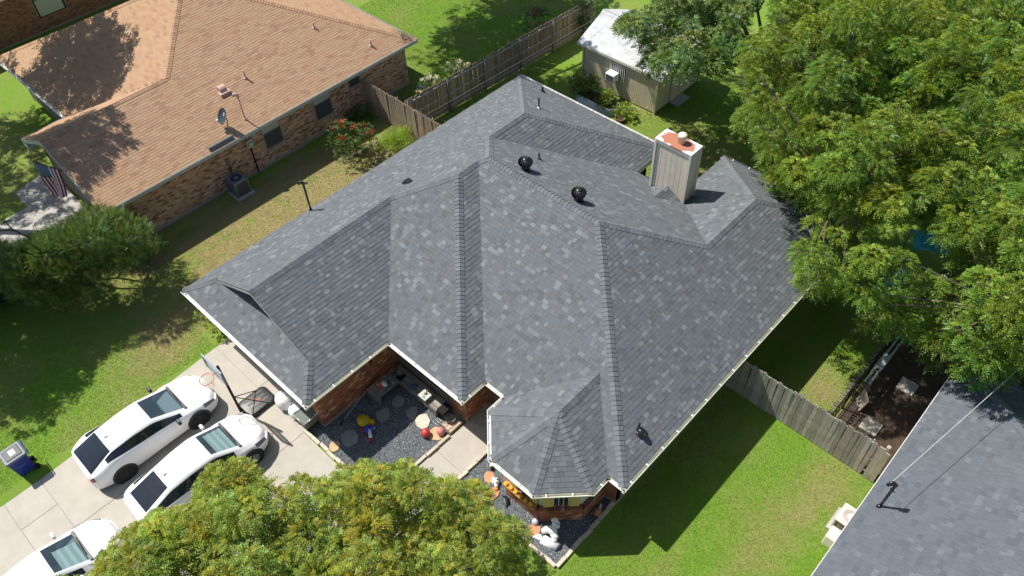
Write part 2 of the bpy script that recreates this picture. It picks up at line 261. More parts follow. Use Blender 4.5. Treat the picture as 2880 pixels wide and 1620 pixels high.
# twig-end clumps of the tree crowns: x,y,z in 1/20 m, radius in 1/50 m
CL_M='-67,415,151,25 -112,451,150,29 -42,467,92,31 -103,398,93,30 -77,444,142,25 -58,430,148,31 -69,360,103,32 -34,434,136,27 -148,459,146,27 -84,396,139,31 -100,402,160,21 -40,405,138,26 -30,457,98,29 -94,445,125,31 -47,482,104,33 -114,394,119,23 -142,415,151,27 -99,520,105,22 -119,505,87,25 -117,513,111,28 -35,470,119,30 -156,442,120,24 -63,467,132,22 -88,451,153,24 -175,451,89,24 -174,446,97,25 -100,344,124,26 -143,483,103,33 -109,414,163,30 -175,456,124,21 -114,387,153,28 -76,479,143,28 -59,464,96,24 -138,515,118,23 -80,465,120,27 -152,456,87,31 -160,396,140,22 -23,443,82,25 -94,487,87,22 -23,443,122,26 -81,455,148,27 -138,390,137,24 -30,409,86,23 -60,375,120,24 -98,439,158,21 -97,367,91,31 -93,392,122,26 -119,399,145,26 -158,431,95,29 -182,441,109,29 -125,503,134,33 -72,361,127,22 -105,393,129,33 -44,441,103,22 -164,457,119,23 -119,509,62,32 -98,529,54,31 -44,418,125,33 -28,412,52,28 -104,461,135,27 -111,460,119,23 -127,434,150,21 -146,566,165,29 -131,582,155,29 -114,501,159,22 -185,518,169,25 -116,568,159,30 -228,568,144,27 -227,531,139,27 -183,573,135,30 -239,549,123,27 -228,573,142,28 -224,538,146,28 -228,578,120,32 -167,519,182,26 -175,480,138,27 -177,617,115,31 -202,488,139,25 -167,494,181,32 -230,491,138,28 -162,599,136,31 -126,583,117,30 -194,602,105,22 -124,584,121,26 -159,520,145,27 -203,565,141,25 -105,570,158,24 -192,594,149,30 -140,595,145,21 -178,550,165,29 -194,609,78,22 -214,484,123,30 -131,527,178,23 -243,534,118,26 -224,522,90,32 -240,534,90,29 -163,598,156,21 -89,511,145,24 -153,549,151,25 -236,510,128,26 -136,512,166,22 -235,538,148,28 -155,526,185,25 -164,437,91,27 -245,545,101,29 -241,611,67,24 -233,556,153,23 -186,563,162,22 -158,615,137,21 -221,598,112,32 -100,516,160,27 -232,567,95,26 -117,542,173,31 -149,615,110,32 -114,572,101,30 -214,489,95,25 -159,510,121,28 -107,504,134,22 -176,610,122,28 -221,514,115,28 -198,471,156,24 -187,485,172,31 -215,605,77,24 -225,539,120,24 -104,523,133,29 -207,454,108,22 -186,576,109,31 -144,499,141,25 -123,570,140,24 -205,556,153,24 -163,440,148,32 -172,497,157,24 -165,545,136,22 -161,608,104,32 -101,583,88,30 -231,551,84,31 -103,575,135,25 -137,598,96,29 -143,589,128,27 -119,589,149,23 -205,503,99,27 -158,450,169,28 -46,516,187,29 -52,637,148,25 37,565,147,28 20,552,148,24 -104,602,154,33 -44,551,200,27 -10,475,142,32 -24,604,155,24 47,529,137,25 26,484,139,22 -21,596,174,32 -14,533,194,32 -23,605,89,30 -94,612,158,24 49,599,89,29 8,568,163,28 4,599,127,29 -68,491,184,25 3,531,161,24 -29,454,141,24 30,474,107,25 50,519,104,24 21,550,85,25 4,463,93,31 -18,519,155,28 -84,526,188,24 -52,472,179,26 -40,463,162,26 -81,505,188,23 -68,497,159,28 35,586,142,33 22,574,106,33 -49,472,153,29 -114,511,148,23 -61,484,132,27 -76,474,173,22 -89,606,135,30 -79,553,163,33 -105,582,156,25 -61,510,177,25 21,553,106,32 48,532,90,23 -87,593,139,32 -71,661,151,25 -105,510,185,24 40,413,117,23 80,430,123,22 62,373,114,31 3,445,133,22 15,449,144,32 -9,393,148,22 61,411,115,30 -17,372,137,23 62,493,88,31 -25,413,148,27 74,470,63,24 61,462,125,33 -21,377,79,25 2,367,95,30 47,433,145,24 0,372,95,24 14,370,115,32 83,404,93,31 39,357,125,24 11,368,157,27 -23,479,87,31 42,479,106,21 55,349,91,22 1,362,135,24 -27,418,131,33 -10,471,73,29 1,377,134,24 -23,434,155,22 -29,392,66,28 75,398,151,25 76,401,59,25 10,684,130,24 -183,676,165,27 -116,696,190,30 -29,713,152,31 -96,615,196,21 -216,693,90,28 -70,674,172,28 -165,628,163,22 -134,707,170,29 -84,734,138,31 -200,615,130,24 -148,789,88,33 -174,694,105,30 -90,704,172,22 -182,692,146,25 -41,746,121,31 -187,615,142,29 -202,658,156,23 -50,752,151,27 -7,729,146,23 -154,730,180,27 -126,710,173,23 -36,617,198,32 -38,646,197,32 -66,778,136,32 -170,768,121,29 -136,596,193,25 -159,643,194,22 -102,592,182,25 -110,768,123,27 -17,656,154,22 -212,721,92,27 -185,653,129,22 1,751,117,26 -83,636,214,22 -148,702,146,30 -187,672,106,30 -74,768,169,26 -119,577,182,32 -77,764,89,24 -170,773,88,31 -144,685,174,26 -150,716,122,23 -190,693,97,31 -121,786,79,23 -8,732,109,32 -126,660,145,29 -152,697,138,32 -201,625,97,23 -168,697,185,29 -22,739,81,23 -88,664,213,31 -115,770,98,21 -174,711,104,30 -154,700,101,24 -133,789,123,24 -18,728,113,31 -132,699,107,21 -171,655,116,30 -135,604,163,26 -47,716,119,30 -169,619,143,28 -127,690,158,26 -4,638,176,22 -89,620,179,31 25,717,98,30 -173,401,161,28 -191,461,145,23 -205,479,153,24 -211,463,143,30 -58,361,118,9 -64,421,140,13 -92,477,116,11 -168,423,129,9 -81,369,118,10 -167,432,124,13 -37,384,79,12 -126,390,130,12 -59,376,87,13 -152,447,139,12 -78,485,120,12 -135,493,127,11 -72,459,144,12 -78,455,113,13 -92,337,109,13 -97,359,113,13 -154,462,136,10 -107,414,136,9 -134,497,113,11 -88,439,171,13 -68,474,91,13 -70,399,149,11 -28,435,114,13 -96,476,142,11 -152,462,134,13 -74,374,156,10 -93,442,152,13 -77,451,133,11 -173,448,108,13 -86,437,133,13 -37,427,153,10 -35,455,112,13 -60,361,97,10 -93,414,142,13 -81,351,116,11 -106,521,92,13 -111,394,165,11 -50,404,146,10 -127,386,152,10 -180,441,93,11 -50,468,136,12 -50,411,135,11 -95,365,128,12 -164,443,141,12 -56,465,121,11 -153,451,110,11 -147,403,152,13 -131,467,148,13 -54,440,113,9 -83,448,135,9 -152,443,149,10 -26,461,73,13 -126,421,137,13 -128,395,164,9 -79,452,166,11 -57,367,134,11 -149,402,133,10 -82,440,151,12 -49,441,150,13 -161,448,137,13 -128,474,118,13 -42,462,83,12 -64,440,163,10 -146,410,135,13 -48,394,135,11 -111,367,103,11 -111,417,142,13 -33,418,116,11 -98,448,140,10 -43,411,153,9 -132,414,165,12 -78,369,88,9 -51,477,82,11 -72,373,109,12 -163,438,130,12 -69,452,156,13 -94,432,119,13 -23,432,64,10 -117,463,135,11 -57,432,130,11 -107,514,56,13 -107,354,138,10 -109,447,166,13 -35,473,70,13 -79,434,119,13 -162,408,111,9 -163,443,101,12 -169,437,108,13 -103,456,154,13 -159,456,123,13 -32,443,95,9 -142,422,125,11 -111,434,166,10 -142,477,142,11 -164,452,81,9 -65,367,90,11 -134,497,96,11 -59,361,79,11 -119,405,163,10 -51,463,150,12 -146,457,116,13 -116,393,135,12 -145,504,123,11 -166,404,127,11 -111,502,61,13 -29,411,68,9 -105,397,147,12 -51,460,106,9 -66,470,107,13 -177,457,124,13 -162,477,150,12 -199,577,149,10 -172,482,180,12 -212,479,152,11 -161,544,165,13 -115,568,116,12 -233,576,99,9 -193,573,124,13 -186,572,163,12 -211,561,139,10 -252,533,103,11 -128,583,100,10 -129,587,137,9 -160,607,125,10 -240,500,119,12 -119,511,174,13 -203,606,99,10 -228,505,139,12 -150,606,162,11 -216,564,135,10 -187,479,146,12 -177,619,98,13 -158,508,167,13 -234,540,130,12 -233,546,105,10 -236,551,145,11 -232,585,111,10 -191,638,111,13 -155,545,184,11 -209,494,159,12 -108,597,129,9 -203,477,160,10 -231,522,156,11 -94,534,152,12 -205,590,112,12 -205,465,107,9 -161,624,117,12 -162,605,121,11 -235,491,128,12 -192,499,170,13 -149,474,167,10 -223,555,140,13 -232,582,130,10 -188,589,133,12 -214,569,150,13 -165,488,159,10 -173,607,83,10 -197,606,127,12 -125,523,151,12 -130,520,153,10 -184,542,149,9 -148,619,94,9 -182,616,136,9 -223,505,157,13 -169,458,159,12 -229,545,98,9 -229,504,108,13 -156,595,118,10 -141,534,183,12 -137,543,160,9 -181,569,144,12 -225,528,105,11 -122,533,156,12 -112,530,146,10 -205,578,151,13 -165,528,131,11 -152,518,168,12 -216,562,158,12 -186,577,88,9 -210,584,131,12 -178,489,186,9 -82,477,91,10 -178,532,179,11 -140,599,149,10 -236,566,88,11 -190,559,168,13 -236,528,111,13 -112,529,147,13 -103,531,115,13 -173,505,176,11 -211,559,166,12 -118,501,179,12 -208,456,152,9 -164,552,169,13 -164,523,173,11 -190,560,149,12 -201,497,153,9 -148,523,125,12 -233,586,86,9 -190,457,105,9 -238,529,139,9 -177,621,81,12 -204,563,164,11 -189,612,114,13 -226,492,115,10 -146,452,159,13 -218,609,97,13 -147,519,152,12 -165,471,167,11 -146,521,183,9 -218,576,126,12 -148,524,161,13 -238,569,112,13 -88,519,120,12 -105,484,160,13 -198,568,99,13 -227,586,133,9 -191,465,89,11 -215,461,92,10 -182,635,89,10 -222,470,145,10 -171,442,162,10 -101,529,168,13 -149,604,134,13 -116,572,149,13 -134,599,156,10 -150,599,139,12 -150,541,168,12 -220,564,84,13 -120,571,169,10 -209,457,128,11 -228,557,121,12 -246,534,83,13 -151,468,102,11 -193,558,138,10 -191,611,102,11 -232,567,68,10 -205,507,154,10 -116,551,152,11 -196,560,127,10 -150,594,151,11 -94,575,148,9 -201,561,127,11 -119,500,137,11 -190,563,152,12 -88,459,134,11 -237,567,125,13 -240,572,135,12 -221,496,164,11 -190,646,66,12 -173,550,151,12 -67,510,193,11 -84,469,161,11 -58,505,165,11 -85,516,157,11 -53,483,190,11 -10,445,111,12 -92,578,185,10 -121,520,132,10 -64,501,194,11 -83,592,162,11 -87,511,168,13 -85,621,136,9 -23,474,108,12 -100,569,170,11 -104,617,164,9 -103,505,180,13 -52,464,171,12 -65,466,163,9 -97,595,166,9 -116,593,159,9 -95,581,175,11 -89,608,163,12 -71,539,185,9 -112,471,118,13 -51,486,164,12 -88,516,188,10 -43,461,137,11 -54,453,132,11 -99,578,143,12 -32,472,149,9 -97,524,192,10 -88,638,142,12 -101,544,189,11 -91,616,149,11 -106,592,167,11 -104,507,150,9 -13,445,130,12 -22,468,128,13 -89,586,174,12 -89,523,145,9 -64,478,157,11 -37,476,139,11 -57,504,179,12 -108,575,173,13 -77,528,171,9 -44,466,110,12 -77,511,182,13 -146,600,118,10 -13,382,159,11 -19,440,142,9 -10,364,120,13 13,368,133,13 -15,443,118,10 -19,386,131,12 -4,374,72,13 -31,387,86,10 -9,476,95,10 -18,400,166,13 -28,400,105,11 -11,446,95,9 -16,380,110,11 -16,377,87,10 -2,369,152,13 12,378,92,13 -12,435,137,9 15,374,109,13 -11,432,132,10 -16,448,134,10 -5,372,121,10 -14,369,101,13 -25,382,99,12 -191,692,110,13 -219,693,110,9 -192,637,141,11 -221,710,102,12 -104,584,154,10 -127,722,124,10 -172,735,100,9 -182,699,121,10 -159,715,105,11 -173,724,115,11 -168,668,132,11 -202,640,109,12 -186,647,136,13 -146,602,156,13 -130,788,91,13 -178,671,107,11 -183,626,116,12 -120,602,179,9 -139,595,174,12 -184,678,125,10 -203,636,130,11 -164,677,98,11 -128,699,137,13 -132,629,165,10 -113,568,127,13 -208,716,77,10 -169,766,65,11 -134,584,172,13 -144,699,116,13 -182,669,88,11 -188,613,143,10 -152,594,168,12 -195,617,146,11 -139,742,115,13 -123,719,109,9 -165,653,142,11 -129,578,121,10 -190,660,107,13 -199,611,113,12 -77,611,142,10 -149,614,166,10 -92,591,191,9 -101,760,75,9 -184,594,93,13 -165,627,129,13 -164,645,149,9 -208,454,166,13 -208,453,145,10 -175,456,143,13 -214,472,169,10 -179,388,158,11 -218,468,140,13 -206,465,155,10 -217,460,158,11 -175,425,150,13 -186,459,167,13 -183,401,181,9 -184,418,162,10 -159,438,164,12 -186,403,149,9'
CL_S='-334,533,124,28 -300,544,152,29 -281,489,125,21 -344,592,79,25 -321,592,94,18 -325,503,96,24 -356,516,103,20 -278,538,142,23 -294,474,108,25 -304,535,122,26 -321,516,133,19 -357,588,121,23 -352,562,98,24 -308,523,139,20 -264,491,116,26 -267,517,125,19 -302,605,94,22 -311,578,110,24 -363,547,133,28 -311,584,111,22 -270,511,105,26 -360,584,90,18 -353,635,77,24 -376,537,81,18 -300,584,137,25 -337,483,119,23 -314,520,98,27 -293,584,112,25 -303,517,125,20 -345,500,105,19 -337,528,99,19 -340,582,136,21 -364,565,124,21 -362,557,82,27 -334,608,71,21 -293,531,137,20 -278,499,100,25 -257,502,121,26 -377,565,73,21 -328,514,82,19 -340,579,102,19 -287,542,116,25 -269,627,129,25 -281,567,152,27 -256,609,144,24 -263,607,147,29 -282,602,133,22 -253,551,172,28 -331,511,117,10 -359,566,98,10 -303,543,128,12 -318,530,105,13 -299,485,117,10 -296,523,143,12 -315,521,128,10 -267,535,130,12 -342,519,115,10 -370,625,77,11 -269,500,122,12 -321,578,112,10 -289,489,104,9 -262,498,106,12 -339,497,118,11 -279,539,131,13 -332,501,104,9 -291,548,132,10 -371,574,86,13 -291,595,116,13 -363,632,61,9 -306,603,71,12 -316,513,143,10 -345,569,110,11 -304,602,109,13 -277,480,108,13 -299,528,91,11 -301,550,113,13 -330,502,79,10 -322,493,84,13 -271,520,139,11 -305,583,120,10 -318,553,124,11 -330,569,117,10 -324,642,63,11 -358,543,97,9 -342,643,82,10 -254,512,121,12 -325,523,92,12 -369,516,93,9 -305,515,144,9 -267,547,146,10 -287,576,128,11 -278,557,140,9 -365,522,87,10 -349,540,110,12 -273,507,128,10 -334,592,93,9 -355,557,108,11 -307,590,99,13 -354,542,67,12 -317,611,99,10 -373,555,85,12 -336,495,109,11 -303,588,79,12 -319,501,71,10 -348,584,105,12 -359,524,101,11 -307,536,107,10 -351,552,111,9 -300,578,109,9 -318,591,110,9 -318,571,120,11 -359,504,101,9 -286,489,141,10 -305,490,99,12 -346,485,114,12 -357,577,104,11 -337,592,106,11 -298,530,127,13 -339,533,119,13 -276,473,125,13 -346,580,82,10 -298,614,103,11 -298,536,140,13 -284,584,126,11 -309,591,115,10 -258,517,150,12 -267,506,142,11 -257,507,135,10 -293,587,94,10 -263,540,151,9 -250,501,127,9 -272,504,112,11 -281,532,111,12 -282,519,143,12'
CL_B='-249,-9,101,18 -224,14,110,18 -237,-3,111,23 -227,-7,92,23 -194,100,63,21 -203,56,107,22 -170,30,79,18 -182,56,113,17 -196,-21,95,19 -165,46,98,20 -213,28,120,25 -178,15,75,19 -178,28,106,20 -197,73,99,21 -199,17,98,18 -199,5,109,16 -239,31,114,18 -204,36,108,18 -188,96,85,22 -167,-1,91,19 -258,28,85,17 -183,86,88,24 -197,81,77,22 -220,-3,93,22 -174,59,97,19 -229,-18,116,25 -222,31,107,17 -223,-28,88,16 -183,42,114,22 -267,32,71,19 -232,38,113,22 -206,43,90,23 -240,-20,95,16 -156,13,61,18 -208,89,78,16 -191,39,84,22 -223,92,46,18 -178,72,117,24 -237,8,95,25 -198,86,55,20 -126,15,72,20 -128,106,100,18 -109,84,64,22 -141,50,94,25 -115,41,102,24 -120,43,73,17 -153,116,83,23 -159,78,86,23 -108,62,53,16 -124,94,79,19 -146,28,84,24 -153,99,79,19 -121,105,66,21 -132,70,101,16 -124,115,83,20 -164,93,116,20 -153,114,49,19 -154,51,113,21 -146,5,82,22 -163,107,90,19 -121,87,102,16 -102,60,86,25 -135,119,65,18 -110,22,51,17 -177,115,56,20 -163,63,117,20 -166,126,56,17 -147,103,62,20 -156,17,116,18 -166,36,112,22 -146,70,104,20 -134,0,51,17 -251,-62,51,24 -267,-57,80,25 -226,-62,46,25 -256,-43,77,21 -217,-27,52,19 -230,-60,79,23 -274,-56,51,23 -275,-34,55,19 -279,33,49,20 -261,39,42,18 -160,-29,112,16 -121,-20,100,20 -200,-45,111,21 -141,-1,97,21 -178,-72,92,16 -205,-71,82,24 -214,-84,60,17 -151,-53,101,23 -185,-84,81,21 -169,-1,121,21 -108,-1,66,23 -187,-46,85,17 -186,-13,124,20 -129,-32,119,20 -203,111,56,9 -193,50,117,11 -191,19,114,11 -225,-1,112,10 -189,85,86,11 -182,67,101,11 -247,6,98,11 -222,-10,106,10 -178,44,97,8 -220,-2,92,10 -255,-1,97,9 -224,18,122,9 -194,86,102,8 -230,19,102,8 -199,106,71,9 -260,-13,93,8 -190,25,100,8 -189,47,106,9 -206,63,102,9 -281,35,61,11 -191,103,77,10 -173,53,105,10 -208,18,116,10 -191,61,112,11 -198,45,126,11 -263,24,76,11 -245,-3,94,8 -205,54,120,9 -195,31,108,10 -181,26,90,8 -219,35,96,10 -165,60,98,8 -254,45,87,8 -215,11,101,9 -272,20,59,8 -212,19,106,9 -226,-16,95,8 -193,79,91,10 -203,89,89,10 -261,35,89,9 -188,17,129,10 -213,46,110,8 -211,42,103,10 -255,17,79,11 -172,62,112,9 -234,42,103,8 -191,64,99,9 -237,-7,96,9 -220,-14,117,10 -190,80,107,11 -202,81,81,11 -196,50,97,10 -202,27,100,9 -176,47,94,10 -182,18,113,11 -216,23,131,9 -201,30,130,9 -268,47,70,9 -184,93,93,11 -216,3,102,9 -190,10,107,11 -282,26,48,8 -177,36,92,8 -203,6,97,10 -194,88,71,8 -253,29,95,10 -236,9,110,10 -264,40,68,8 -242,41,92,8 -212,43,126,9 -218,24,117,8 -212,57,108,8 -212,99,55,9 -202,7,122,8 -216,2,82,11 -251,-32,81,11 -222,7,100,9 -280,40,42,8 -220,10,124,9 -175,71,104,9 -186,31,114,11 -218,39,115,11 -263,43,80,11 -183,57,102,8 -204,-4,111,9 -198,97,81,10 -169,51,116,8 -237,20,112,10 -243,15,100,9 -238,28,99,10 -233,6,120,9 -267,24,50,11 -232,0,99,9 -187,70,113,10 -190,61,124,11 -259,-20,82,9 -193,109,60,10 -228,27,113,10 -146,105,99,9 -164,112,68,8 -155,44,102,11 -145,104,83,9 -144,64,101,10 -139,112,89,9 -138,117,76,8 -152,93,88,10 -172,91,106,10 -117,106,77,9 -131,86,92,9 -155,108,90,11 -151,62,112,11 -166,104,79,11 -118,99,69,9 -179,104,86,8 -137,108,69,10 -133,83,118,8 -171,77,104,8 -143,50,116,8 -153,128,49,9 -153,82,98,8 -130,106,88,11 -114,90,88,11 -124,97,56,11 -137,97,62,11 -122,108,48,9 -168,103,59,8 -215,93,69,10 -122,100,90,11 -203,89,68,9 -183,116,43,11 -142,82,94,8 -122,82,85,8 -124,75,111,11 -159,101,81,10 -127,106,58,11 -151,42,122,11 -135,75,112,8 -174,127,47,11 -157,100,95,11 -183,88,104,9 -127,115,70,8 -158,108,98,8 -139,98,99,11 -203,93,58,10 -190,72,90,10 -141,98,72,11 -153,53,126,10 -157,120,64,10 -130,85,107,8 -156,62,102,11 -181,99,104,9 -140,62,99,8 -207,99,67,8 -142,57,123,10 -112,100,79,9 -150,107,40,9 -175,84,96,11 -158,105,55,10 -216,81,79,11 -189,16,97,9 -150,75,90,9 -154,105,67,8 -135,98,48,10 -194,90,93,11 -126,102,77,8 -134,113,57,8 -136,125,48,10 -146,119,50,10 -147,55,105,8 -263,35,56,8 -292,-1,44,11 -251,-28,98,11 -233,-28,105,9 -282,-22,61,11 -264,-33,81,9 -289,-10,50,9 -253,-40,90,9 -241,-11,110,10 -260,-27,90,8 -245,-2,109,11 -272,28,72,8 -270,-28,75,9 -280,-27,52,9'
CL_U='-610,20,36,20 -503,75,50,18 -517,29,47,23 -569,21,38,24 -533,26,56,19 -591,27,55,23 -508,56,37,16 -507,62,32,16 -560,102,38,21 -544,21,47,21 -522,70,58,23 -517,44,51,18 -512,94,51,19 -565,9,51,17 -548,98,51,16 -514,56,50,24 -531,50,64,23 -524,85,47,20 -565,18,66,23 -587,7,42,21 -534,37,62,18 -512,43,39,24 -531,24,37,22 -530,63,60,23 -600,16,30,18 -559,20,52,17 -538,92,53,17 -514,63,71,21 -533,40,48,23 -551,108,31,16 -561,28,52,16 -514,54,37,18 -523,36,34,20 -551,27,59,24 -503,64,54,21 -518,35,61,24 -610,31,56,22 -515,50,71,22 -593,15,12,22 -593,104,18,18 -563,24,25,23 -552,119,18,16 -609,37,67,17 -560,13,37,18 -533,77,58,24 -536,11,52,18 -579,104,27,18 -507,54,55,22 -520,69,44,20 -532,81,56,18 -511,52,25,21 -519,68,29,20 -604,19,12,18 -502,76,37,18 -608,24,21,20 -553,12,42,19 -579,31,76,18 -560,112,24,22 -605,38,18,16 -554,117,23,19 -536,31,20,19 -574,99,30,19 -530,55,50,16 -519,106,53,21 -538,115,15,21 -518,111,44,23 -495,99,61,24 -503,102,44,16 -492,89,43,17 -504,81,73,24 -506,88,42,22 -503,69,74,23 -508,96,70,16 -493,105,41,18 -498,88,57,24 -520,99,58,22 -521,85,60,23 -568,101,15,18 -531,102,55,16 -531,118,29,17 -596,48,16,18 -553,31,6,21 -576,113,10,16 -578,33,9,20 -598,79,8,20 -568,26,6,22 -608,94,1,21 -600,66,11,19 -589,35,17,19 -580,80,13,22 -546,24,28,16 -567,56,2,18 -567,31,7,23 -582,89,22,18 -564,125,-4,17 -556,109,6,18 -583,105,10,19 -601,55,15,19 -574,25,19,17 -518,45,21,18 -599,63,-7,17 -597,47,2,22 -578,94,9,24 -573,109,25,18 -595,86,16,18 -596,66,1,24 -592,51,-3,19 -579,111,-2,19 -593,98,-4,19 -525,116,17,20 -548,30,34,13 -545,96,56,10 -554,100,40,11 -529,18,54,15 -522,63,72,11 -510,41,28,14 -573,25,46,12 -576,15,29,13 -518,63,59,14 -560,23,23,10 -513,44,38,11 -532,35,71,13 -546,18,59,12 -509,70,39,11 -518,27,58,11 -547,88,54,12 -587,21,34,11 -511,46,59,12 -538,45,62,13 -513,31,36,14 -593,26,29,13 -528,42,63,13 -539,56,61,13 -562,15,25,13 -500,69,41,14 -522,30,28,10 -565,27,53,13 -538,17,41,11 -518,37,25,10 -525,30,51,14 -518,37,41,13 -506,70,59,11 -561,19,44,11 -508,51,45,12 -513,53,28,11 -529,57,71,10 -566,34,46,13 -520,75,65,15 -553,109,41,11 -541,35,59,15 -510,61,43,14 -533,18,66,13 -533,89,61,13 -564,16,45,10 -564,105,29,13 -519,54,61,13 -567,13,27,14 -517,46,33,11 -540,86,56,12 -576,97,32,12 -557,114,33,10 -528,41,52,10 -610,25,21,12 -522,50,43,14 -548,110,39,13 -559,21,41,13 -534,34,30,15 -567,23,29,13 -523,30,68,15 -500,63,34,11 -606,24,11,14 -552,28,47,10 -518,75,49,11 -535,21,45,12 -518,109,40,11 -540,64,58,12 -559,94,45,13 -509,86,54,15 -576,95,20,12 -525,96,67,14 -510,112,40,10 -491,99,51,12 -497,97,36,12 -517,101,68,11 -535,109,48,15 -516,109,53,12 -500,76,58,12 -508,112,30,15 -495,73,41,15 -527,67,70,10 -525,63,50,14 -562,97,22,10 -523,119,17,11 -527,90,69,11 -504,83,34,13 -504,59,24,11 -523,106,53,14 -560,120,16,13 -498,79,65,14 -496,95,47,14 -494,107,57,12 -520,92,56,11 -557,107,15,12 -559,30,-2,11 -590,42,6,12 -579,123,3,12 -591,91,8,11 -596,77,19,10 -585,97,19,10 -563,114,13,13 -503,58,24,10 -521,116,35,11 -569,39,-4,12 -572,104,1,12 -543,122,1,13 -548,110,-8,12 -608,42,5,11 -575,103,11,12 -591,74,8,15 -603,97,11,14 -605,41,-10,11 -527,41,23,12 -604,77,14,11 -581,41,0,12 -580,110,18,12 -552,104,20,11 -574,29,12,11 -524,72,48,10 -558,23,16,11 -554,121,-3,11 -582,114,6,15 -601,61,5,11 -574,76,1,14 -574,41,2,14 -584,120,11,11 -551,123,15,13 -571,116,-5,15'
# ------------------------------------------------------------------ ground
def lawn_material():
    m = bpy.data.materials.new('lawn'); m.use_nodes = True; t = m.node_tree; L = t.links.new
    b = t.nodes['Principled BSDF']; b.inputs['Roughness'].default_value = 0.9; b.inputs['Specular IOR Level'].default_value = 0.1
    tc = t.nodes.new('ShaderNodeTexCoord'); P = tc.outputs['Object']
    def noise(sc, det=4, rough=.6):
        n = t.nodes.new('ShaderNodeTexNoise'); n.inputs['Scale'].default_value = sc; n.inputs['Detail'].default_value = det
        n.inputs['Roughness'].default_value = rough; L(P, n.inputs['Vector']); return n.outputs[0]
    def rng(x, a, c, d=0.0, e=1.0):
        r = t.nodes.new('ShaderNodeMapRange'); r.inputs[1].default_value = a; r.inputs[2].default_value = c
        r.inputs[3].default_value = d; r.inputs[4].default_value = e; L(x, r.inputs[0]); return r.outputs[0]
    def op(o, x, y):
        n = t.nodes.new('ShaderNodeMath'); n.operation = o
        for i, q in enumerate((x, y)):
            if isinstance(q, float): n.inputs[i].default_value = q
            else: L(q, n.inputs[i])
        return n.outputs[0]
    # patches of thin, dry turf (centre x, y, half sizes, strength)
    dry = rng(noise(0.45, 5), 0.42, 0.75, 0.0, 0.55)
    for (x, y, rx, ry, st) in ((-24.0, 11.5, 3.8, 10.0, 1.5), (-26.6, 12, 1.3, 9, .95), (-22.6, 5.2, 1.8, 3.0, .55), (-21.7, 2.8, 1.5, 2.6, .6),
                               (-23.6, 17.0, 1.7, 1.4, .8), (-20.3, 24.8, 3.5, 1.6, .45), (-13.5, 25.5, 5, 2.6, .7), (-3.4, 18.2, 1.5, 1.9, .65), (-1.6, 13.6, 1.1, 3.5, .6), (-2.2, 9.0, .5, 5, .4), (-3.6, 7.0, .35, 6, .4),
                               (-28.5, 20.5, 3, 2.5, .5), (-33.5, 6.5, 3, 4, .45), (-27.5, 3.5, 3.5, 4, .55), (-29.0, 8.5, 2, 3, .8), (-18.5, 27.0, 1.6, .6, .9), (-38, 3, 6, 5, .5)):
        v = t.nodes.new('ShaderNodeVectorMath'); v.operation = 'SUBTRACT'; L(P, v.inputs[0]); v.inputs[1].default_value = (x, y, 0)
        w = t.nodes.new('ShaderNodeVectorMath'); w.operation = 'MULTIPLY'; L(v.outputs[0], w.inputs[0]); w.inputs[1].default_value = (1/rx, 1/ry, 0)
        l = t.nodes.new('ShaderNodeVectorMath'); l.operation = 'LENGTH'; L(w.outputs[0], l.inputs[0])
        dry = op('ADD', dry, op('MULTIPLY', rng(l.outputs['Value'], 1.0, 0.2, 0.0, st), rng(noise(1.7, 5), .3, .65, .25, 1.1)))
    mid = rng(noise(4.0, 5, .7), 0.3, 0.7, -0.16, 0.16)
    dry = op('MINIMUM', op('MAXIMUM', op('ADD', dry, mid), 0.0), 1.0)
    x = t.nodes.new('ShaderNodeMix'); x.data_type = 'RGBA'; L(dry, x.inputs[0])
    x.inputs[6].default_value = (0.165, 0.300, 0.034, 1); x.inputs[7].default_value = (0.33, 0.275, 0.12, 1)
    f = op('MULTIPLY', rng(noise(26, 5, .75), .25, .75, .68, 1.32), rng(noise(95, 3, .7), .25, .75, .72, 1.28))
    y = t.nodes.new('ShaderNodeMix'); y.data_type = 'RGBA'; y.blend_type = 'MULTIPLY'; y.inputs[0].default_value = 1
    L(x.outputs[2], y.inputs[6]); L(f, y.inputs[7]); L(y.outputs[2], b.inputs['Base Color'])
    bp = t.nodes.new('ShaderNodeBump'); bp.inputs['Strength'].default_value = .9; bp.inputs['Distance'].default_value = .05
    L(noise(38, 5, .8), bp.inputs['Height']); L(bp.outputs[0], b.inputs['Normal'])
    return m
M_LAWN = lawn_material()
def sheet(name, poly, z, m, kind='structure', parent=None):
    mb = MB(); mb.add([(x, y, z) for x, y in poly], [tuple(range(len(poly)))])
    o = mb.build(name, m, parent)
    if parent is None: o['kind'] = kind
    return o
g = sheet('ground', [(-400, -300), (300, -300), (300, 500), (-400, 500)], 0.0, M_LAWN)

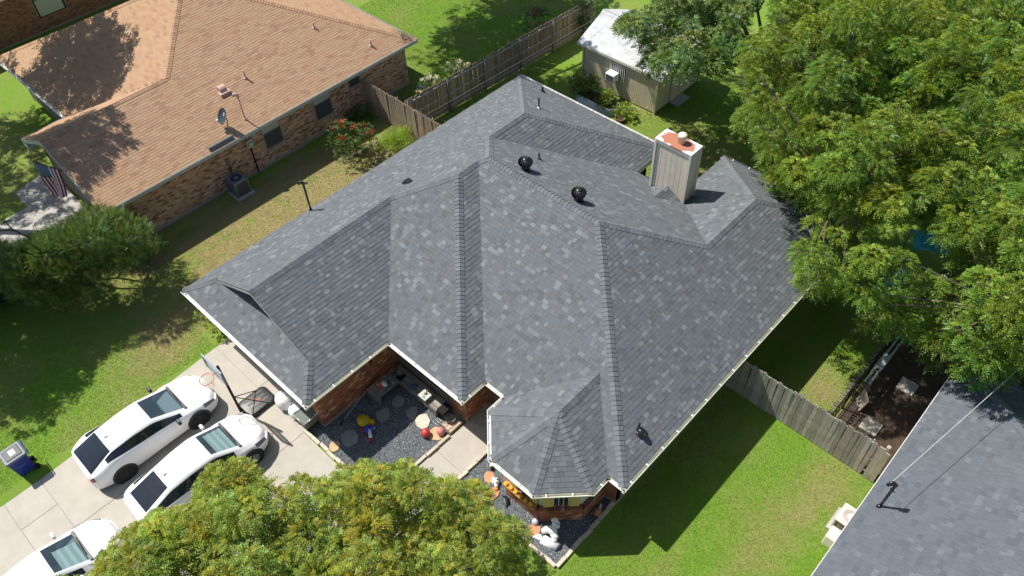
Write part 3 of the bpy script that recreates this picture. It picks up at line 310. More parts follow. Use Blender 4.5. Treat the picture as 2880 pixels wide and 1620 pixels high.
def blades(name, regions, n, seed):
    r = np.random.default_rng(seed)
    A = []
    tot = sum(abs((b-a)*(d-c)) for a, b, c, d in regions)
    for (a, b, c, d) in regions:
        k = int(n*abs((b-a)*(d-c))/tot)
        A.append(np.stack([r.uniform(a, b, k), r.uniform(c, d, k)], 1))
    A = np.concatenate(A); k = len(A)
    h = r.uniform(.012, .045, k); th = r.uniform(0, 2*np.pi, k); ln = r.uniform(.04, .09, k); wd = r.uniform(.007, .015, k)
    base = np.concatenate([A, np.zeros((k, 1))], 1)
    side = np.stack([-np.sin(th), np.cos(th), 0*th], 1)*wd[:, None]
    tip = base+np.stack([np.cos(th)*ln, np.sin(th)*ln, h], 1)
    V = np.stack([base-side, base+side, tip], 1).reshape(-1, 3)
    npmesh_obj(name, V, 3, M_LAWN, None)['kind'] = 'stuff'
def npmesh_obj(name, V, n, m, parent, tint=None, faces=None):
    """mesh of loose n-gons from an array of corners"""
    me = bpy.data.meshes.new(name); k = len(V); me.vertices.add(k); me.vertices.foreach_set('co', np.ascontiguousarray(V, dtype=np.float32).ravel())
    nf = k//n; me.loops.add(k); me.loops.foreach_set('vertex_index', np.arange(k, dtype=np.int32))
    me.polygons.add(nf); me.polygons.foreach_set('loop_start', np.arange(0, k, n, dtype=np.int32))
    if tint is not None:
        a = me.attributes.new('tint', 'FLOAT_COLOR', 'POINT'); a.data.foreach_set('color', np.ascontiguousarray(tint, dtype=np.float32).ravel())
    me.update(calc_edges=True); me.validate(); me.materials.append(m)
    o = bpy.data.objects.new(name, me); link(o, parent); return o
blades('lawn_grass', [(-5.8, -.3, 5.0, 16), (-30, -20.8, -3.5, 5), (-27.2, -21.7, 5, 22), (-5.3, -2.5, 16.1, 22), (-24.2, -10, 22.8, 27), (-17, -11, 27, 32), (-36, -25, 18.4, 33)], 300000, 2)

# concrete: each slab of the drive a piece of its own
drv = MB().add([(-20.75, 5.6, .004), (-20.5, 3.4, .004), (-20.32, -1, .004), (-20.3, -12, .004), (-9.5, -12, .004), (-9.5, 5.0, .004), (-11.55, 5.0, .004), (-15.3, 5.0, .004), (-15.3, 5.6, .004)], [tuple(range(8, -1, -1))]).build('driveway', M_CONCG); drv['kind'] = 'structure'
def slab(poly, parent, z=0.03, m=None):
    MB().prism([(x, y) for x, y in poly], 0.006, z).build('slab', m or M_CONC, parent)
G = .009
def slabrect(x0, x1, y0, y1, parent=drv): slab([(x0+G, y0+G), (x1-G, y0+G), (x1-G, y1-G), (x0+G, y1-G)], parent)
xl = lambda y: -20.32 if y < -1 else -20.32-(y+1)*0.065
for (y0, y1, xs) in ((-12, -7, (-17.8, -15.2, -12.4, -9.5)), (-7, -3.12, (-17.8, -15.2, -12.4, -9.5)), (-3.12, -1.93, (-19.05, -17.85, -15.2, -12.4, -9.5)), (-1.93, 1.6, (-17.85, -15.2, -12.4, -9.5)), (1.6, 5.0, (-17.3, -15.3, -13.4, -11.55, -9.5)), (5.0, 5.6, (-18.0, -15.3))):
    xa = None
    for x in xs:
        if xa is None: slab([(xl(y0)+G, y0+G), (x-G, y0+G), (x-G, y1-G), (xl(y1)+G, y1-G)], drv)
        else: slabrect(xa, x, y0, y1)
        xa = x
wk = MB().add([(-11.5, 5.0, .004), (-10.2, 5.0, .004), (-10.2, 10.6, .004), (-11.5, 10.6, .004)], [(0, 1, 2, 3)]).build('front_walk', M_CONCG); wk['kind'] = 'structure'
for y0, y1 in ((5.0, 7.53), (7.53, 9.2), (9.2, 10.55)): slabrect(-11.5, -10.2, y0, y1, wk)
fw_ = sheet('neighbour_walk', [(-35.6, 5.6), (-35.2, 3.8), (-33.8, 3.7), (-33.7, 2.4), (-32.0, -4), (-30.6, -4), (-31.6, 3.9), (-31.4, 5.4)], .004, M_CONCG)
for q in ([(-35.55, 5.55), (-35.15, 3.82), (-33.45, 3.72), (-33.3, 5.5)], [(-33.28, 5.5), (-33.43, 3.72), (-31.65, 3.9), (-31.4, 5.38)], [(-33.75, 3.68), (-33.6, 2.4), (-31.8, .2), (-31.2, .2), (-31.62, 3.86)], [(-33.55, 2.35), (-32.0, -4), (-30.7, -4), (-31.15, .15), (-31.85, .15)]): slab(q, fw_, .025, M_CONCG)
M_SOIL = mat('bare_soil', (0.050, 0.035, 0.027), 0.95, noise=(1.6, 0.25), bump=(20, 0.8), col2=(0.075, 0.052, 0.036))
sheet('bare_soil', [(-2.42, 16.1), (1.0, 16.1), (6, 16.1), (6, 34), (-2.42, 34)], .005, M_SOIL)
M_GRAV = mat('gravel_bed', (0.13, 0.14, 0.148), 0.9, noise=(30, 0.35), bump=(45, 1.0))
sheet('gravel_bed', [(-15.25, 5.12), (-11.55, 5.12), (-11.55, 9.2), (-15.2, 9.2)], .02, M_GRAV)
sheet('gravel_bed', [(-10.12, 7.3), (-5.95, 7.3), (-5.95, 10.1), (-10.12, 10.1)], .02, M_GRAV)
def stones(n, boxes, seed):
    r = np.random.default_rng(seed); A = []
    tot = sum((b-a)*(d-c) for a, b, c, d in boxes)
    for a, b, c, d in boxes:
        k = int(n*(b-a)*(d-c)/tot); A.append(np.stack([r.uniform(a, b, k), r.uniform(c, d, k), r.uniform(.018, .04, k)], 1))
    A = np.concatenate(A); k = len(A); s = r.uniform(.010, .021, k)[:, None]
    ax = np.array([(1, 0, 0), (0, 1, 0), (-1, 0, 0), (0, -1, 0), (0, 0, 1)], float)
    V = A[:, None, :]+ax[None]*s[:, :, None]*r.uniform(.6, 1.3, (k, 5, 1)); th = r.uniform(0, 6.28, k)
    dx = V-A[:, None, :]; c, sn = np.cos(th)[:, None], np.sin(th)[:, None]
    V = A[:, None, :]+np.stack([dx[..., 0]*c-dx[..., 1]*sn, dx[..., 0]*sn+dx[..., 1]*c, dx[..., 2]], -1)
    tr = np.array([(0, 1, 4), (1, 2, 4), (2, 3, 4), (3, 0, 4)]); V = V[:, tr, :].reshape(-1, 3)
    b = r.choice([.5, .8, 1.1, 1.5, 2.1, 3.2], k, p=[.2, .25, .25, .15, .1, .05])[:, None]*np.array([[.95, 1.0, 1.05]])
    T = np.concatenate([np.repeat(b, 12, 0), np.ones((k*12, 1))], 1)
    npmesh_obj('gravel', V, 3, mat('gravel_stone', (0.21, 0.225, 0.235), 0.8, tint=True), None, T)['kind'] = 'stuff'
stones(26000, [(-15.2, -11.6, 5.15, 9.1), (-10.1, -6.0, 7.32, 10.0)], 5)

# ------------------------------------------------------------------ shingled roofs
def clip(poly, a, b, c):
    """keep the side a*u+b*v<=c"""
    out = []; n = len(poly)
    for i in range(n):
        p, q = poly[i-1], poly[i]; dp = a*p[0]+b*p[1]-c; dq = a*q[0]+b*q[1]-c
        if (dp <= 0) != (dq <= 0):
            t = dp/(dp-dq); out.append((p[0]+(q[0]-p[0])*t, p[1]+(q[1]-p[1])*t))
        if dq <= 0: out.append(q)
    return out
def clip_convex(poly, cv):
    n = len(cv)
    for i in range(n):
        p, q = cv[i-1], cv[i]; a, b = q[1]-p[1], -(q[0]-p[0])
        poly = clip(poly, a, b, a*p[0]+b*p[1])
        if len(poly) < 3: return []
    return poly
def area(p): return 0.5*sum(p[i-1][0]*p[i][1]-p[i][0]*p[i-1][1] for i in range(len(p)))
class Face:
    """one roof plane: plan polygon, a point on its eave and the inward plan normal"""
    def __init__(s, poly, e, n, ze, sl):
        s.n = Vector((n[0], n[1])).normalized(); s.t = Vector((s.n.y, -s.n.x)); s.e = Vector(e); s.ze = ze; s.sl = sl; s.plan = poly
        s.uv = [((Vector(p)-s.e).dot(s.t), (Vector(p)-s.e).dot(s.n)) for p in poly]
        if area(s.uv) < 0: s.uv = s.uv[::-1]
        s.L = math.sqrt(1+sl*sl)
        s.N = Vector((-s.n.x*sl, -s.n.y*sl, 1)).normalized()
        s.U = Vector((s.t.x, s.t.y, 0)); s.V = Vector((s.n.x, s.n.y, sl)).normalized()
    def P(s, u, v, h=0.0):
        q = s.e+s.t*u+s.n*v; return Vector((q.x, q.y, s.ze+s.sl*v))+s.N*h
    def pieces(s):
        us = sorted(set(round(p[0], 4) for p in s.uv)); out = []
        for a, b in zip(us, us[1:]):
            if b-a < 1e-3: continue
            q = clip(clip(s.uv, -1, 0, -a-1e-5), 1, 0, b-1e-5)
            q = [p for i, p in enumerate(q) if (Vector(p)-Vector(q[i-1])).length > 1e-5]
            if len(q) > 2 and area(q) > 1e-4: out.append(q)
        return out
def shingles(roof, faces, expo, widths, tints, thick, m, near, nparts=300, seed=1, stagger=None):
    """lay courses of tabs; the nparts nearest whole tabs become parts, the rest one part"""
    r = random.Random(seed); whole = []; field = MB()
    for fc in faces:
        ex = expo/fc.L; pcs = fc.pieces()
        umin = min(p[0] for p in fc.uv); umax = max(p[0] for p in fc.uv); vmin = min(p[1] for p in fc.uv); vmax = max(p[1] for p in fc.uv)
        k = 0; v = vmin
        while v < vmax:
            u = umin-r.uniform(0, widths[-1]) if stagger is None else umin-(k*stagger) % widths[0]
            while u < umax:
                w = r.choice(widths); ti = r.choices(range(len(tints)), [t[1] for t in tints])[0]; th = r.choice(thick)
                quad = [(u, v), (u+w-.004, v), (u+w-.004, v+ex*1.06), (u, v+ex*1.06)]
                a0 = abs(area(quad)); tot = 0; got = []
                for pc in pcs:
                    q = clip_convex(quad, pc)
                    if len(q) > 2:
                        ar = abs(area(q))
                        if ar > 2e-5: got.append(q); tot += ar
                if got:
                    if len(got) == 1 and tot > a0*.9999: whole.append((fc, u, v, w, ti, th))
                    else:
                        for q in got: emit(field, fc, q, v, ex, th, tints[ti][0])
                u += w
            v += ex; k += 1
    cv = Vector((0, 0, CAMH))
    whole.sort(key=lambda q: ((q[0].P(q[1]+q[3]/2, q[2])-cv).length if near(q[0].P(q[1], q[2])) else 1e6))
    cache = {}
    for i, (fc, u, v, w, ti, th) in enumerate(whole):
        ex = expo/fc.L
        if i < nparts and near(fc.P(u, v)):
            key = (w, ti, th)
            if key not in cache:
                b = MB(); e = expo; h0 = th; h1 = .003
                b.add([(0, 0, h0), (w-.004, 0, h0), (w-.004, e*1.06, h1), (0, e*1.06, h1), (0, 0, 0), (w-.004, 0, 0), (w-.004, e*1.06, 0), (0, e*1.06, 0)],
                      [(0, 1, 2, 3), (4, 5, 1, 0), (5, 6, 2, 1), (7, 4, 0, 3)], tints[ti][0])
                me = b.mesh('shingle'); me.materials.append(m); cache[key] = me
            o = bpy.data.objects.new('shingle', cache[key]); COL.objects.link(o); o.parent = roof
            P = fc.P(u, v); X, Y, Z = fc.U, fc.V, fc.N
            if X.cross(Y).dot(Z) < 0: X = -X; P = fc.P(u+w-.004, v)
            o.matrix_basis = Matrix(((X.x, Y.x, Z.x, P.x), (X.y, Y.y, Z.y, P.y), (X.z, Y.z, Z.z, P.z), (0, 0, 0, 1)))
        else:
            emit(field, fc, [(u, v), (u+w-.004, v), (u+w-.004, v+ex*1.06), (u, v+ex*1.06)], v, ex, th, tints[ti][0])
    fo = field.build('shingle_field', m, roof); fo['kind'] = 'stuff'
def emit(mb, fc, q, v0, ex, th, col):
    n = len(q); h = lambda v: th+(.003-th)*min(1, max(0, (v-v0)/(ex*1.06)))
    vs = [fc.P(u, v, h(v)) for u, v in q]+[fc.P(u, v, 0) for u, v in q]
    fs = [tuple(range(n))]
    for i in range(n):
        j = (i+1) % n
        if q[i][1] > v0+ex*.99 and q[j][1] > v0+ex*.99: continue
        fs.append((n+i, n+j, j, i))
    if fc.U.cross(fc.V).dot(fc.N) < 0: fs = [f[::-1] for f in fs]
    mb.add(vs, fs, col)
def deck(name, faces, m, parent, drop=.06):
    b = MB()
    for fc in faces:
        for pc in fc.pieces():
            n = len(pc); top = [fc.P(u, v, -.001) for u, v in pc]; bot = [p-Vector((0, 0, drop)) for p in top]
            fs = [tuple(range(n)), tuple(range(2*n-1, n-1, -1))]+[(n+i, n+(i+1) % n, (i+1) % n, i) for i in range(n)]
            if fc.U.cross(fc.V).dot(fc.N) < 0: fs = [f[::-1] for f in fs]
            b.add(top+bot, fs)
    return b.build(name, m, parent)
def caps(roof, lines, m, tints, near, step=.145, hw=.15, nparts=300, seed=3, rise=.034):
    """overlapping cap shingles bent over each hip and ridge; lines = (from, to, normal a, normal b), laid from the low end up"""
    r = random.Random(seed); P = []
    for (a, b, na, nb) in lines:
        a, b = Vector(a), Vector(b); d = (b-a); n = max(1, int(d.length/step)); d = d/n
        for i in range(n): P.append((a+d*i, d*1.25, na, nb))
    P.sort(key=lambda q: (q[0]-Vector((0, 0, CAMH))).length if near(q[0]) else 1e6)
    field = MB()
    for i, (p, d, na, nb) in enumerate(P):
        dn_ = d.normalized(); up_ = (na+nb).normalized()
        sa = dn_.cross(na).normalized(); sb = dn_.cross(nb).normalized()
        if sa.dot(na-nb) < 0: sa = -sa
        if sb.dot(nb-na) < 0: sb = -sb
        h0, h1 = rise, .012
        def row(q, h): return [q+sa*hw+na*h*.8, q+sa*hw*.22+up_*(h+.010), q+up_*(h+.018), q+sb*hw*.22+up_*(h+.010), q+sb*hw+nb*h*.8]
        A = row(p, h0); B = row(p+d, h1); C = [x-up_*h0*1.1 for x in A]
        vs = A+B+C; fs = [(k, k+1, k+6, k+5) for k in range(4)]+[(10+k, 11+k, k+1, k) for k in range(4)]+[(4, 14, 9), (10, 0, 5)]
        if (vs[1]-vs[0]).cross(vs[5]-vs[0]).dot(na) < 0: fs = [f[::-1] for f in fs]
        col = r.choices(tints, [t[1] for t in tints])[0][0]
        if i < nparts and near(p):
            b = MB().add(vs, fs, col, False); b.build('ridge_cap', m, roof)
        else: field.add(vs, fs, col, False)
    if field.v: field.build('ridge_cap_field', m, roof)['kind'] = 'stuff'

def bricks(wall, P, along, length, zh, out, m, tints, near, nparts, seed, skip=None, bw=.194, bh=.060, jt=.0095, proud=.008):
    """running-bond bricks standing proud of a mortar sheet"""
    r = random.Random(seed); along = Vector(along).normalized(); out = Vector(out).normalized(); P = Vector(P); field = MB(); cache = {}; lst = []
    k = 0; z = 0.0
    while z+bh <= zh:
        u = -(bw/2 if k % 2 else 0.0)
        while u < length:
            a = max(0, u); b = min(length, u+bw); u += bw+jt
            if b-a < .04: continue
            if skip and skip((a+b)/2, z+bh/2): continue
            lst.append((a, b, z, r.choices(range(len(tints)), [t[1] for t in tints])[0]))
        z += bh+jt; k += 1
    cv = Vector((0, 0, CAMH)); lst.sort(key=lambda q: (P+along*q[0]+Vector((0, 0, q[2]))-cv).length)
    c = 0
    for a, b, z, ti in lst:
        w = b-a
        if c < nparts and abs(w-bw) < 1e-6:
            c += 1
            if ti not in cache:
                q = MB().para((0, 0, 0), (bw, 0, 0), (0, 0, bh), (0, -proud-.004, 0), tints[ti][0]); me = q.mesh('brick'); me.materials.append(m); cache[ti] = me
            o = bpy.data.objects.new('brick', cache[ti]); COL.objects.link(o); o.parent = wall
            X = along; Y = -out; p = P+along*a+Vector((0, 0, z))+out*-.004
            if X.cross(Y).z < 0: X = -along; p = p+along*bw
            o.matrix_basis = Matrix(((X.x, Y.x, 0, p.x), (X.y, Y.y, 0, p.y), (X.z, Y.z, 1, p.z), (0, 0, 0, 1)))
        else: field.para(P+along*a+Vector((0, 0, z))-out*.004, along*w, (0, 0, bh), out*(proud+.004), tints[ti][0])
    if field.v: field.build('brick_field', m, wall)['kind'] = 'stuff'

def gutter(root, a, b, out, m, zt, w=.115, h=.11, straps=.75, name='gutter'):
    """open K-section trough with cross straps; a,b are the outer lip ends in plan"""
    a = Vector((a[0], a[1], zt)); b = Vector((b[0], b[1], zt)); d = (b-a); L_ = d.length; d.normalize(); o = Vector((out[0], out[1], 0)).normalized()
    q = MB(); i = -o*w
    pr_ = [(i, 0), (i, -h), (i*.25, -h), (Vector((0, 0, 0)), -h*.45), (Vector((0, 0, 0)), 0), (-o*.014, 0), (-o*.014, -h*.45+.004), (i*.3, -h+.012), (i*.9, -h+.012), (i*.9, 0)]
    n = len(pr_); vs = [a+p+Vector((0, 0, z)) for p, z in pr_]+[b+p+Vector((0, 0, z)) for p, z in pr_]
    fs = [(k, (k+1) % n, n+(k+1) % n, n+k) for k in range(n)]+[tuple(range(n-1, -1, -1)), tuple(range(n, 2*n))]
    if d.cross(o).z > 0: fs = [f[::-1] for f in fs]
    g_ = q.add(vs, fs).build(name, m, root)
    k = straps*.5
    while k < L_:
        MB().para(a+d*k-o*w*.95, d*.035, o*w*.93, (0, 0, .008)).build('strap', M_WHITE, g_); k += straps
    return g_
# ------------------------------------------------------------------ main house
ZE, SL = 2.45, 0.5
xL, yF, xB, yC, xD, yE, xR, yN, xW, yW = -21.63, 5.13, -14.45, 8.50, -10.96, 9.51, -5.45, 22.68, -11.44, 23.76
DG, D2, DM, DB, DW = (xB-xL)/2, (xD-xL)/2, 5.60, 4.07, (xR-xW)/2
YM, YB = yE+DM, yE+2*DM
RK = .93; yr = yF+RK
bx, by, ap = -8.02, 9.64, 2.0; hs = ap*math.tan(RAD(22.5))
F = lambda poly, e, n: Face(poly, e, n, ZE, SL)
f_left = F([(xL, yF), (xL+RK, yr), (xL+DG, yr), (xL+DG, yC+DG), (xL+D2, yC+D2), (xL+D2, yE+D2), (xL+DM, YM), (xL+DB, YB-DB), (xL+DB, yN-DB), (xL, yN)], (xL, yF), (1, 0))
f_gfront = F([(xL, yF), (xB, yF), (xB-RK-.3, yr+.3), (xL+RK+.3, yr+.3)], (xL, yF), (0, 1))
f_gright = F([(xB, yF), (xB, yC), (xB-DG, yC+DG), (xB-DG, yr), (xB-RK, yr)], (xB, yF), (-1, 0))
f_front2 = F([(xB, yC), (xD, yC), (xD-D2, yC+D2), (xL+DG, yC+DG)], (xB, yC), (0, 1))
f_narrow = F([(xD, yC), (xD, yE), (xD-D2, yE+D2), (xD-D2, yC+D2)], (xD, yC), (-1, 0))
f_front = F([(xD, yE), (bx-ap, yE), (bx, yE+ap), (bx+ap, yE), (xR, yE), (xR-DM, YM), (xL+DM, YM), (xL+D2, yE+D2)], (xD, yE), (0, 1))
f_right = F([(xR, yE), (xR, yW), (xR-DW, yW-DW), (xR-DW, YB-DW), (xR-DM, YM)], (xR, yE), (-1, 0))
f_back = F([(xL+DM, YM), (xR-DM, YM), (xR-DW, YB-DW), (xW, YB), (xL+2*DB, YB), (xL+DB, YB-DB)], (xW, YB), (0, -1))
f_bwr = F([(xL+2*DB, YB), (xL+2*DB, yN), (xL+DB, yN-DB), (xL+DB, YB-DB)], (xL+2*DB, YB), (-1, 0))
f_bwb = F([(xL, yN), (xL+2*DB, yN), (xL+DB, yN-DB)], (xL, yN), (0, -1))
f_rwl = F([(xW, YB), (xW, yW), (xW+DW, yW-DW), (xW+DW, YB-DW)], (xW, YB), (1, 0))
f_rwb = F([(xW, yW), (xR, yW), (xR-DW, yW-DW)], (xW, yW), (0, -1))
oc = [(bx-ap, by-hs), (bx-hs, by-ap), (bx+hs, by-ap), (bx+ap, by-hs)]; pk = (bx, by)
f_bay = [F([oc[0], (bx-ap, yE), (bx, yE+ap), pk], (bx-ap, yE), (1, 0)), F([oc[0], oc[1], pk], oc[0], (1, 1)), F([oc[1], oc[2], pk], oc[1], (0, 1)),
         F([oc[2], oc[3], pk], oc[2], (-1, 1)), F([oc[3], (bx+ap, yE), (bx, yE+ap), pk], oc[3], (-1, 0))]
H_FACES = [f_left, f_gfront, f_gright, f_front2, f_narrow, f_front, f_right, f_back, f_bwr, f_bwb, f_rwl, f_rwb]+f_bay
house = thing('brick_house', 'large red-brick house with charcoal grey hipped shingle roof, in the middle', 'house', (-13.5, 14, 0))
roof = deck('roof', H_FACES, M_SHD, house)
g_ = lambda v: (v, v, v*1.01)
T_MAIN = [(g_(.82), 9), (g_(.91), 18), (g_(.98), 26), ((1.02, .99, .96), 14), ((.96, 1.0, 1.04), 14), (g_(1.09), 10), ((1.26, 1.27, 1.26), 8), ((1.42, 1.43, 1.41), 4)]
shingles(roof, H_FACES, .146, (.11, .15, .19, .24), T_MAIN, (.009, .012, .016), M_SH, lambda p: p.y > 7.0 and p.x > -16, 300, 11)
V3 = lambda p, h: Vector((p[0], p[1], ZE+SL*h))
A_ = lambda p, h, q, k, fa, fb: (V3(p, h), V3(q, k), fa.N, fb.N)
lines = [A_((xL, yF), 0, (xL+RK, yr), RK, f_left, f_gfront), A_((xB, yF), 0, (xB-RK, yr), RK, f_gright, f_gfront),
         A_((xL+DG, yr), DG, (xL+DG, yC+DG), DG, f_left, f_gright), A_((xL+DG, yC+DG), DG, (xL+D2, yC+D2), D2, f_left, f_front2),
         A_((xD, yC), 0, (xD-D2, yC+D2), D2, f_narrow, f_front2), A_((xL+D2, yC+D2), D2, (xL+D2, yE+D2), D2, f_left, f_narrow),
         A_((xL+D2, yE+D2), D2, (xL+DM, YM), DM, f_left, f_front), A_((xL+DB, YB-DB), DB, (xL+DM, YM), DM, f_left, f_back),
         A_((xR-DM, YM), DM, (xL+DM, YM), DM, f_front, f_back), A_((xR, yE), 0, (xR-DM, YM), DM, f_front, f_right),
         A_((xR-DW, YB-DW), DW, (xR-DM, YM), DM, f_back, f_right), A_((xR-DW, yW-DW), DW, (xR-DW, YB-DW), DW, f_right, f_rwl),
         A_((xR, yW), 0, (xR-DW, yW-DW), DW, f_right, f_rwb), A_((xW, yW), 0, (xW+DW, yW-DW), DW, f_rwl, f_rwb),
         A_((xL+DB, yN-DB), DB, (xL+DB, YB-DB), DB, f_left, f_bwr), A_((xL, yN), 0, (xL+DB, yN-DB), DB, f_left, f_bwb),
         A_((xL+2*DB, yN), 0, (xL+DB, yN-DB), DB, f_bwr, f_bwb), A_((bx, by), ap, (bx, yE+ap), ap, f_bay[0], f_bay[4])]
for i in range(4): lines.append(A_(oc[i], 0, pk, ap, f_bay[i], f_bay[i+1]))
T_CAP = [(g_(.92), 3), (g_(1.02), 5), (g_(1.12), 5), (g_(1.20), 3)]
caps(roof, lines, M_SH, T_CAP, lambda p: p.x > -17 or p.y > 14, nparts=300)
# small louvred gable over the garage: wall, rake boards, projecting roof edge
gy = yr+.3
MB().add([(xL+RK+.25, gy, ZE+SL*(RK+.25)), (xB-RK-.25, gy, ZE+SL*(RK+.25)), (xL+DG, gy, ZE+SL*DG-.01)], [(0, 1, 2)]).build('gable_wall', M_DARK, house)
for sx, x0 in ((1, xL), (-1, xB)):
    p = Vector((x0+sx*(RK-.02), yr-.005, ZE+SL*(RK-.02))); q = Vector((xL+DG, yr-.005, ZE+SL*DG))
    MB().para(p-Vector((0, 0, .05)), q-p, (0, .03, 0), (0, 0, -.10)).build('rake_board', M_FASC, house)

# gutters
zt = ZE-.015
GT = .12
for a, b, o_, m_ in (((xL, yF-GT), (xB+GT, yF-GT), (0, -1), M_WHITE), ((xB+GT, yF-GT), (xB+GT, yC-GT), (1, 0), M_CREAM), ((xB+GT, yC-GT), (xD+GT, yC-GT), (0, -1), M_WHITE),
                   ((xD+GT, yC-GT), (xD+GT, yE-GT), (1, 0), M_CREAM), ((xD+GT, yE-GT), (bx-ap-GT, yE-GT), (0, -1), M_WHITE), ((bx-ap-GT, yE-GT), (bx-ap-GT, by-hs-.05), (-1, 0), M_WHITE),
                   ((bx+ap+GT, by-hs-.05), (bx+ap+GT, yE-GT), (1, 0), M_CREAM), ((bx+ap+GT, yE-GT), (xR+GT, yE-GT), (0, -1), M_WHITE), ((xR+GT, yE-GT), (xR+GT, yW), (1, 0), M_CREAM),
                   ((bx-ap-GT, by-hs-.05), (bx-hs-.05, by-ap-GT), (-1, -1), M_WHITE), ((bx-hs-.05, by-ap-GT), (bx+hs+.05, by-ap-GT), (0, -1), M_WHITE), ((bx+hs+.05, by-ap-GT), (bx+ap+GT, by-hs-.05), (1, -1), M_CREAM),
                   ((xL, yN+GT), (xL+2*DB, yN+GT), (0, 1), M_WHITE), ((xW, yW+GT), (xR, yW+GT), (0, 1), M_GREYM)):
    gutter(house, a, b, o_, m_, zt)
# fascia under every eave and a boxed soffit
ev = [(xL, yF), (xB, yF), (xB, yC), (xD, yC), (xD, yE), (bx-ap, yE), oc[0], oc[1], oc[2], oc[3], (bx+ap, yE), (xR, yE), (xR, yW), (xW, yW), (xW, YB), (xL+2*DB, YB), (xL+2*DB, yN), (xL, yN)]
fb = MB()
for i in range(len(ev)):
    p, q = Vector(ev[i-1]), Vector(ev[i]); d = (q-p).normalized(); n = Vector((-d.y, d.x))
    fb.para((p.x, p.y, ZE-.19), (q.x-p.x, q.y-p.y, 0), (n.x*.02, n.y*.02, 0), (0, 0, .15))
fb.build('fascia', M_CREAM, house)
inset = lambda pts, k: [Vector(p) for p in pts]
def offset_poly(pts, d):
    n = len(pts); out = []
    for i in range(n):
        a, b, c = Vector(pts[i-1]), Vector(pts[i]), Vector(pts[(i+1) % n]); e1 = (b-a).normalized(); e2 = (c-b).normalized()
        n1 = Vector((-e1.y, e1.x)); n2 = Vector((-e2.y, e2.x)); bi = (n1+n2); k = d/max(.2, bi.dot(n1)); out.append((b.x+bi.x*k, b.y+bi.y*k))
    return out
wl = offset_poly(ev, .50)
sf = MB(); n = len(ev)
for i in range(n): sf.add([(*ev[i-1], ZE-.17), (*ev[i], ZE-.17), (*wl[i], ZE-.17), (*wl[i-1], ZE-.17)], [(3, 2, 1, 0)])
sf.build('soffit', M_CREAM, house)
# walls, one part per stretch, with their own bricks where they can be seen
T_BR = [((.62, .60, .60), 3), ((.85, .80, .78), 5), ((1.0, .95, .9), 8), ((1.15, 1.0, .92), 5), ((1.75, 2.5, 2.9), 2), ((.55, .75, .8), 1)]
names = {}
vis = {2: 115, 3: 30, 4: 60, 11: 50}
for i in range(n):
    a, b = Vector(wl[i-1]), Vector(wl[i]); d = (b-a); L_ = d.length; d.normalize(); o_ = Vector((d.y, -d.x))
    if 6 <= i <= 10: continue
    wm = M_STUCCO if i == 3 else M_MORTD
    w_ = MB().para((a.x, a.y, .12), (d.x*L_, d.y*L_, 0), (-o_.x*.2, -o_.y*.2, 0), (0, 0, ZE-.30)).build('wall', wm, house)
    MB().para((a.x+o_.x*.03, a.y+o_.y*.03, 0), (d.x*L_, d.y*L_, 0), (-o_.x*.2, -o_.y*.2, 0), (0, 0, .14)).build('foundation', M_FOUND, house)
    if i in vis:
        if i == 3: bricks(w_, (b.x-d.x*.62, b.y-d.y*.62, .13), (d.x, d.y, 0), .62, 2.1, (o_.x, o_.y, 0), M_BRICK, T_BR, None, vis[i], 31+i)
        else: bricks(w_, (a.x, a.y, .13), (d.x, d.y, 0), L_, 2.1, (o_.x, o_.y, 0), M_BRICK, T_BR, None, vis[i], 31+i)
        if i == 2: bricks(w_, (wl[1][0]-.75, wl[1][1], .13), (1, 0, 0), .75, 2.1, (0, -1, 0), M_BRICK, T_BR, None, 25, 55)
# front door in the entry recess and panel trim
dy = wl[5][1]-.005
MB().box(-10.85, -10.42, dy+.02, dy-.03, .1, 2.15).build('door', mat('brown_door', (.09, .05, .035), .5), house)
# garage door behind its eave
gd = MB().box(-20.6, -15.8, wl[1][1]-.03, wl[1][1]+.02, .03, 2.15).build('garage_door', M_WHITE, house)
for k in range(1, 4): MB().box(-20.55, -15.85, wl[1][1]-.045, wl[1][1]-.031, .03+k*.53-.012, .03+k*.53+.012).build('panel_rail', M_CREAM, gd)
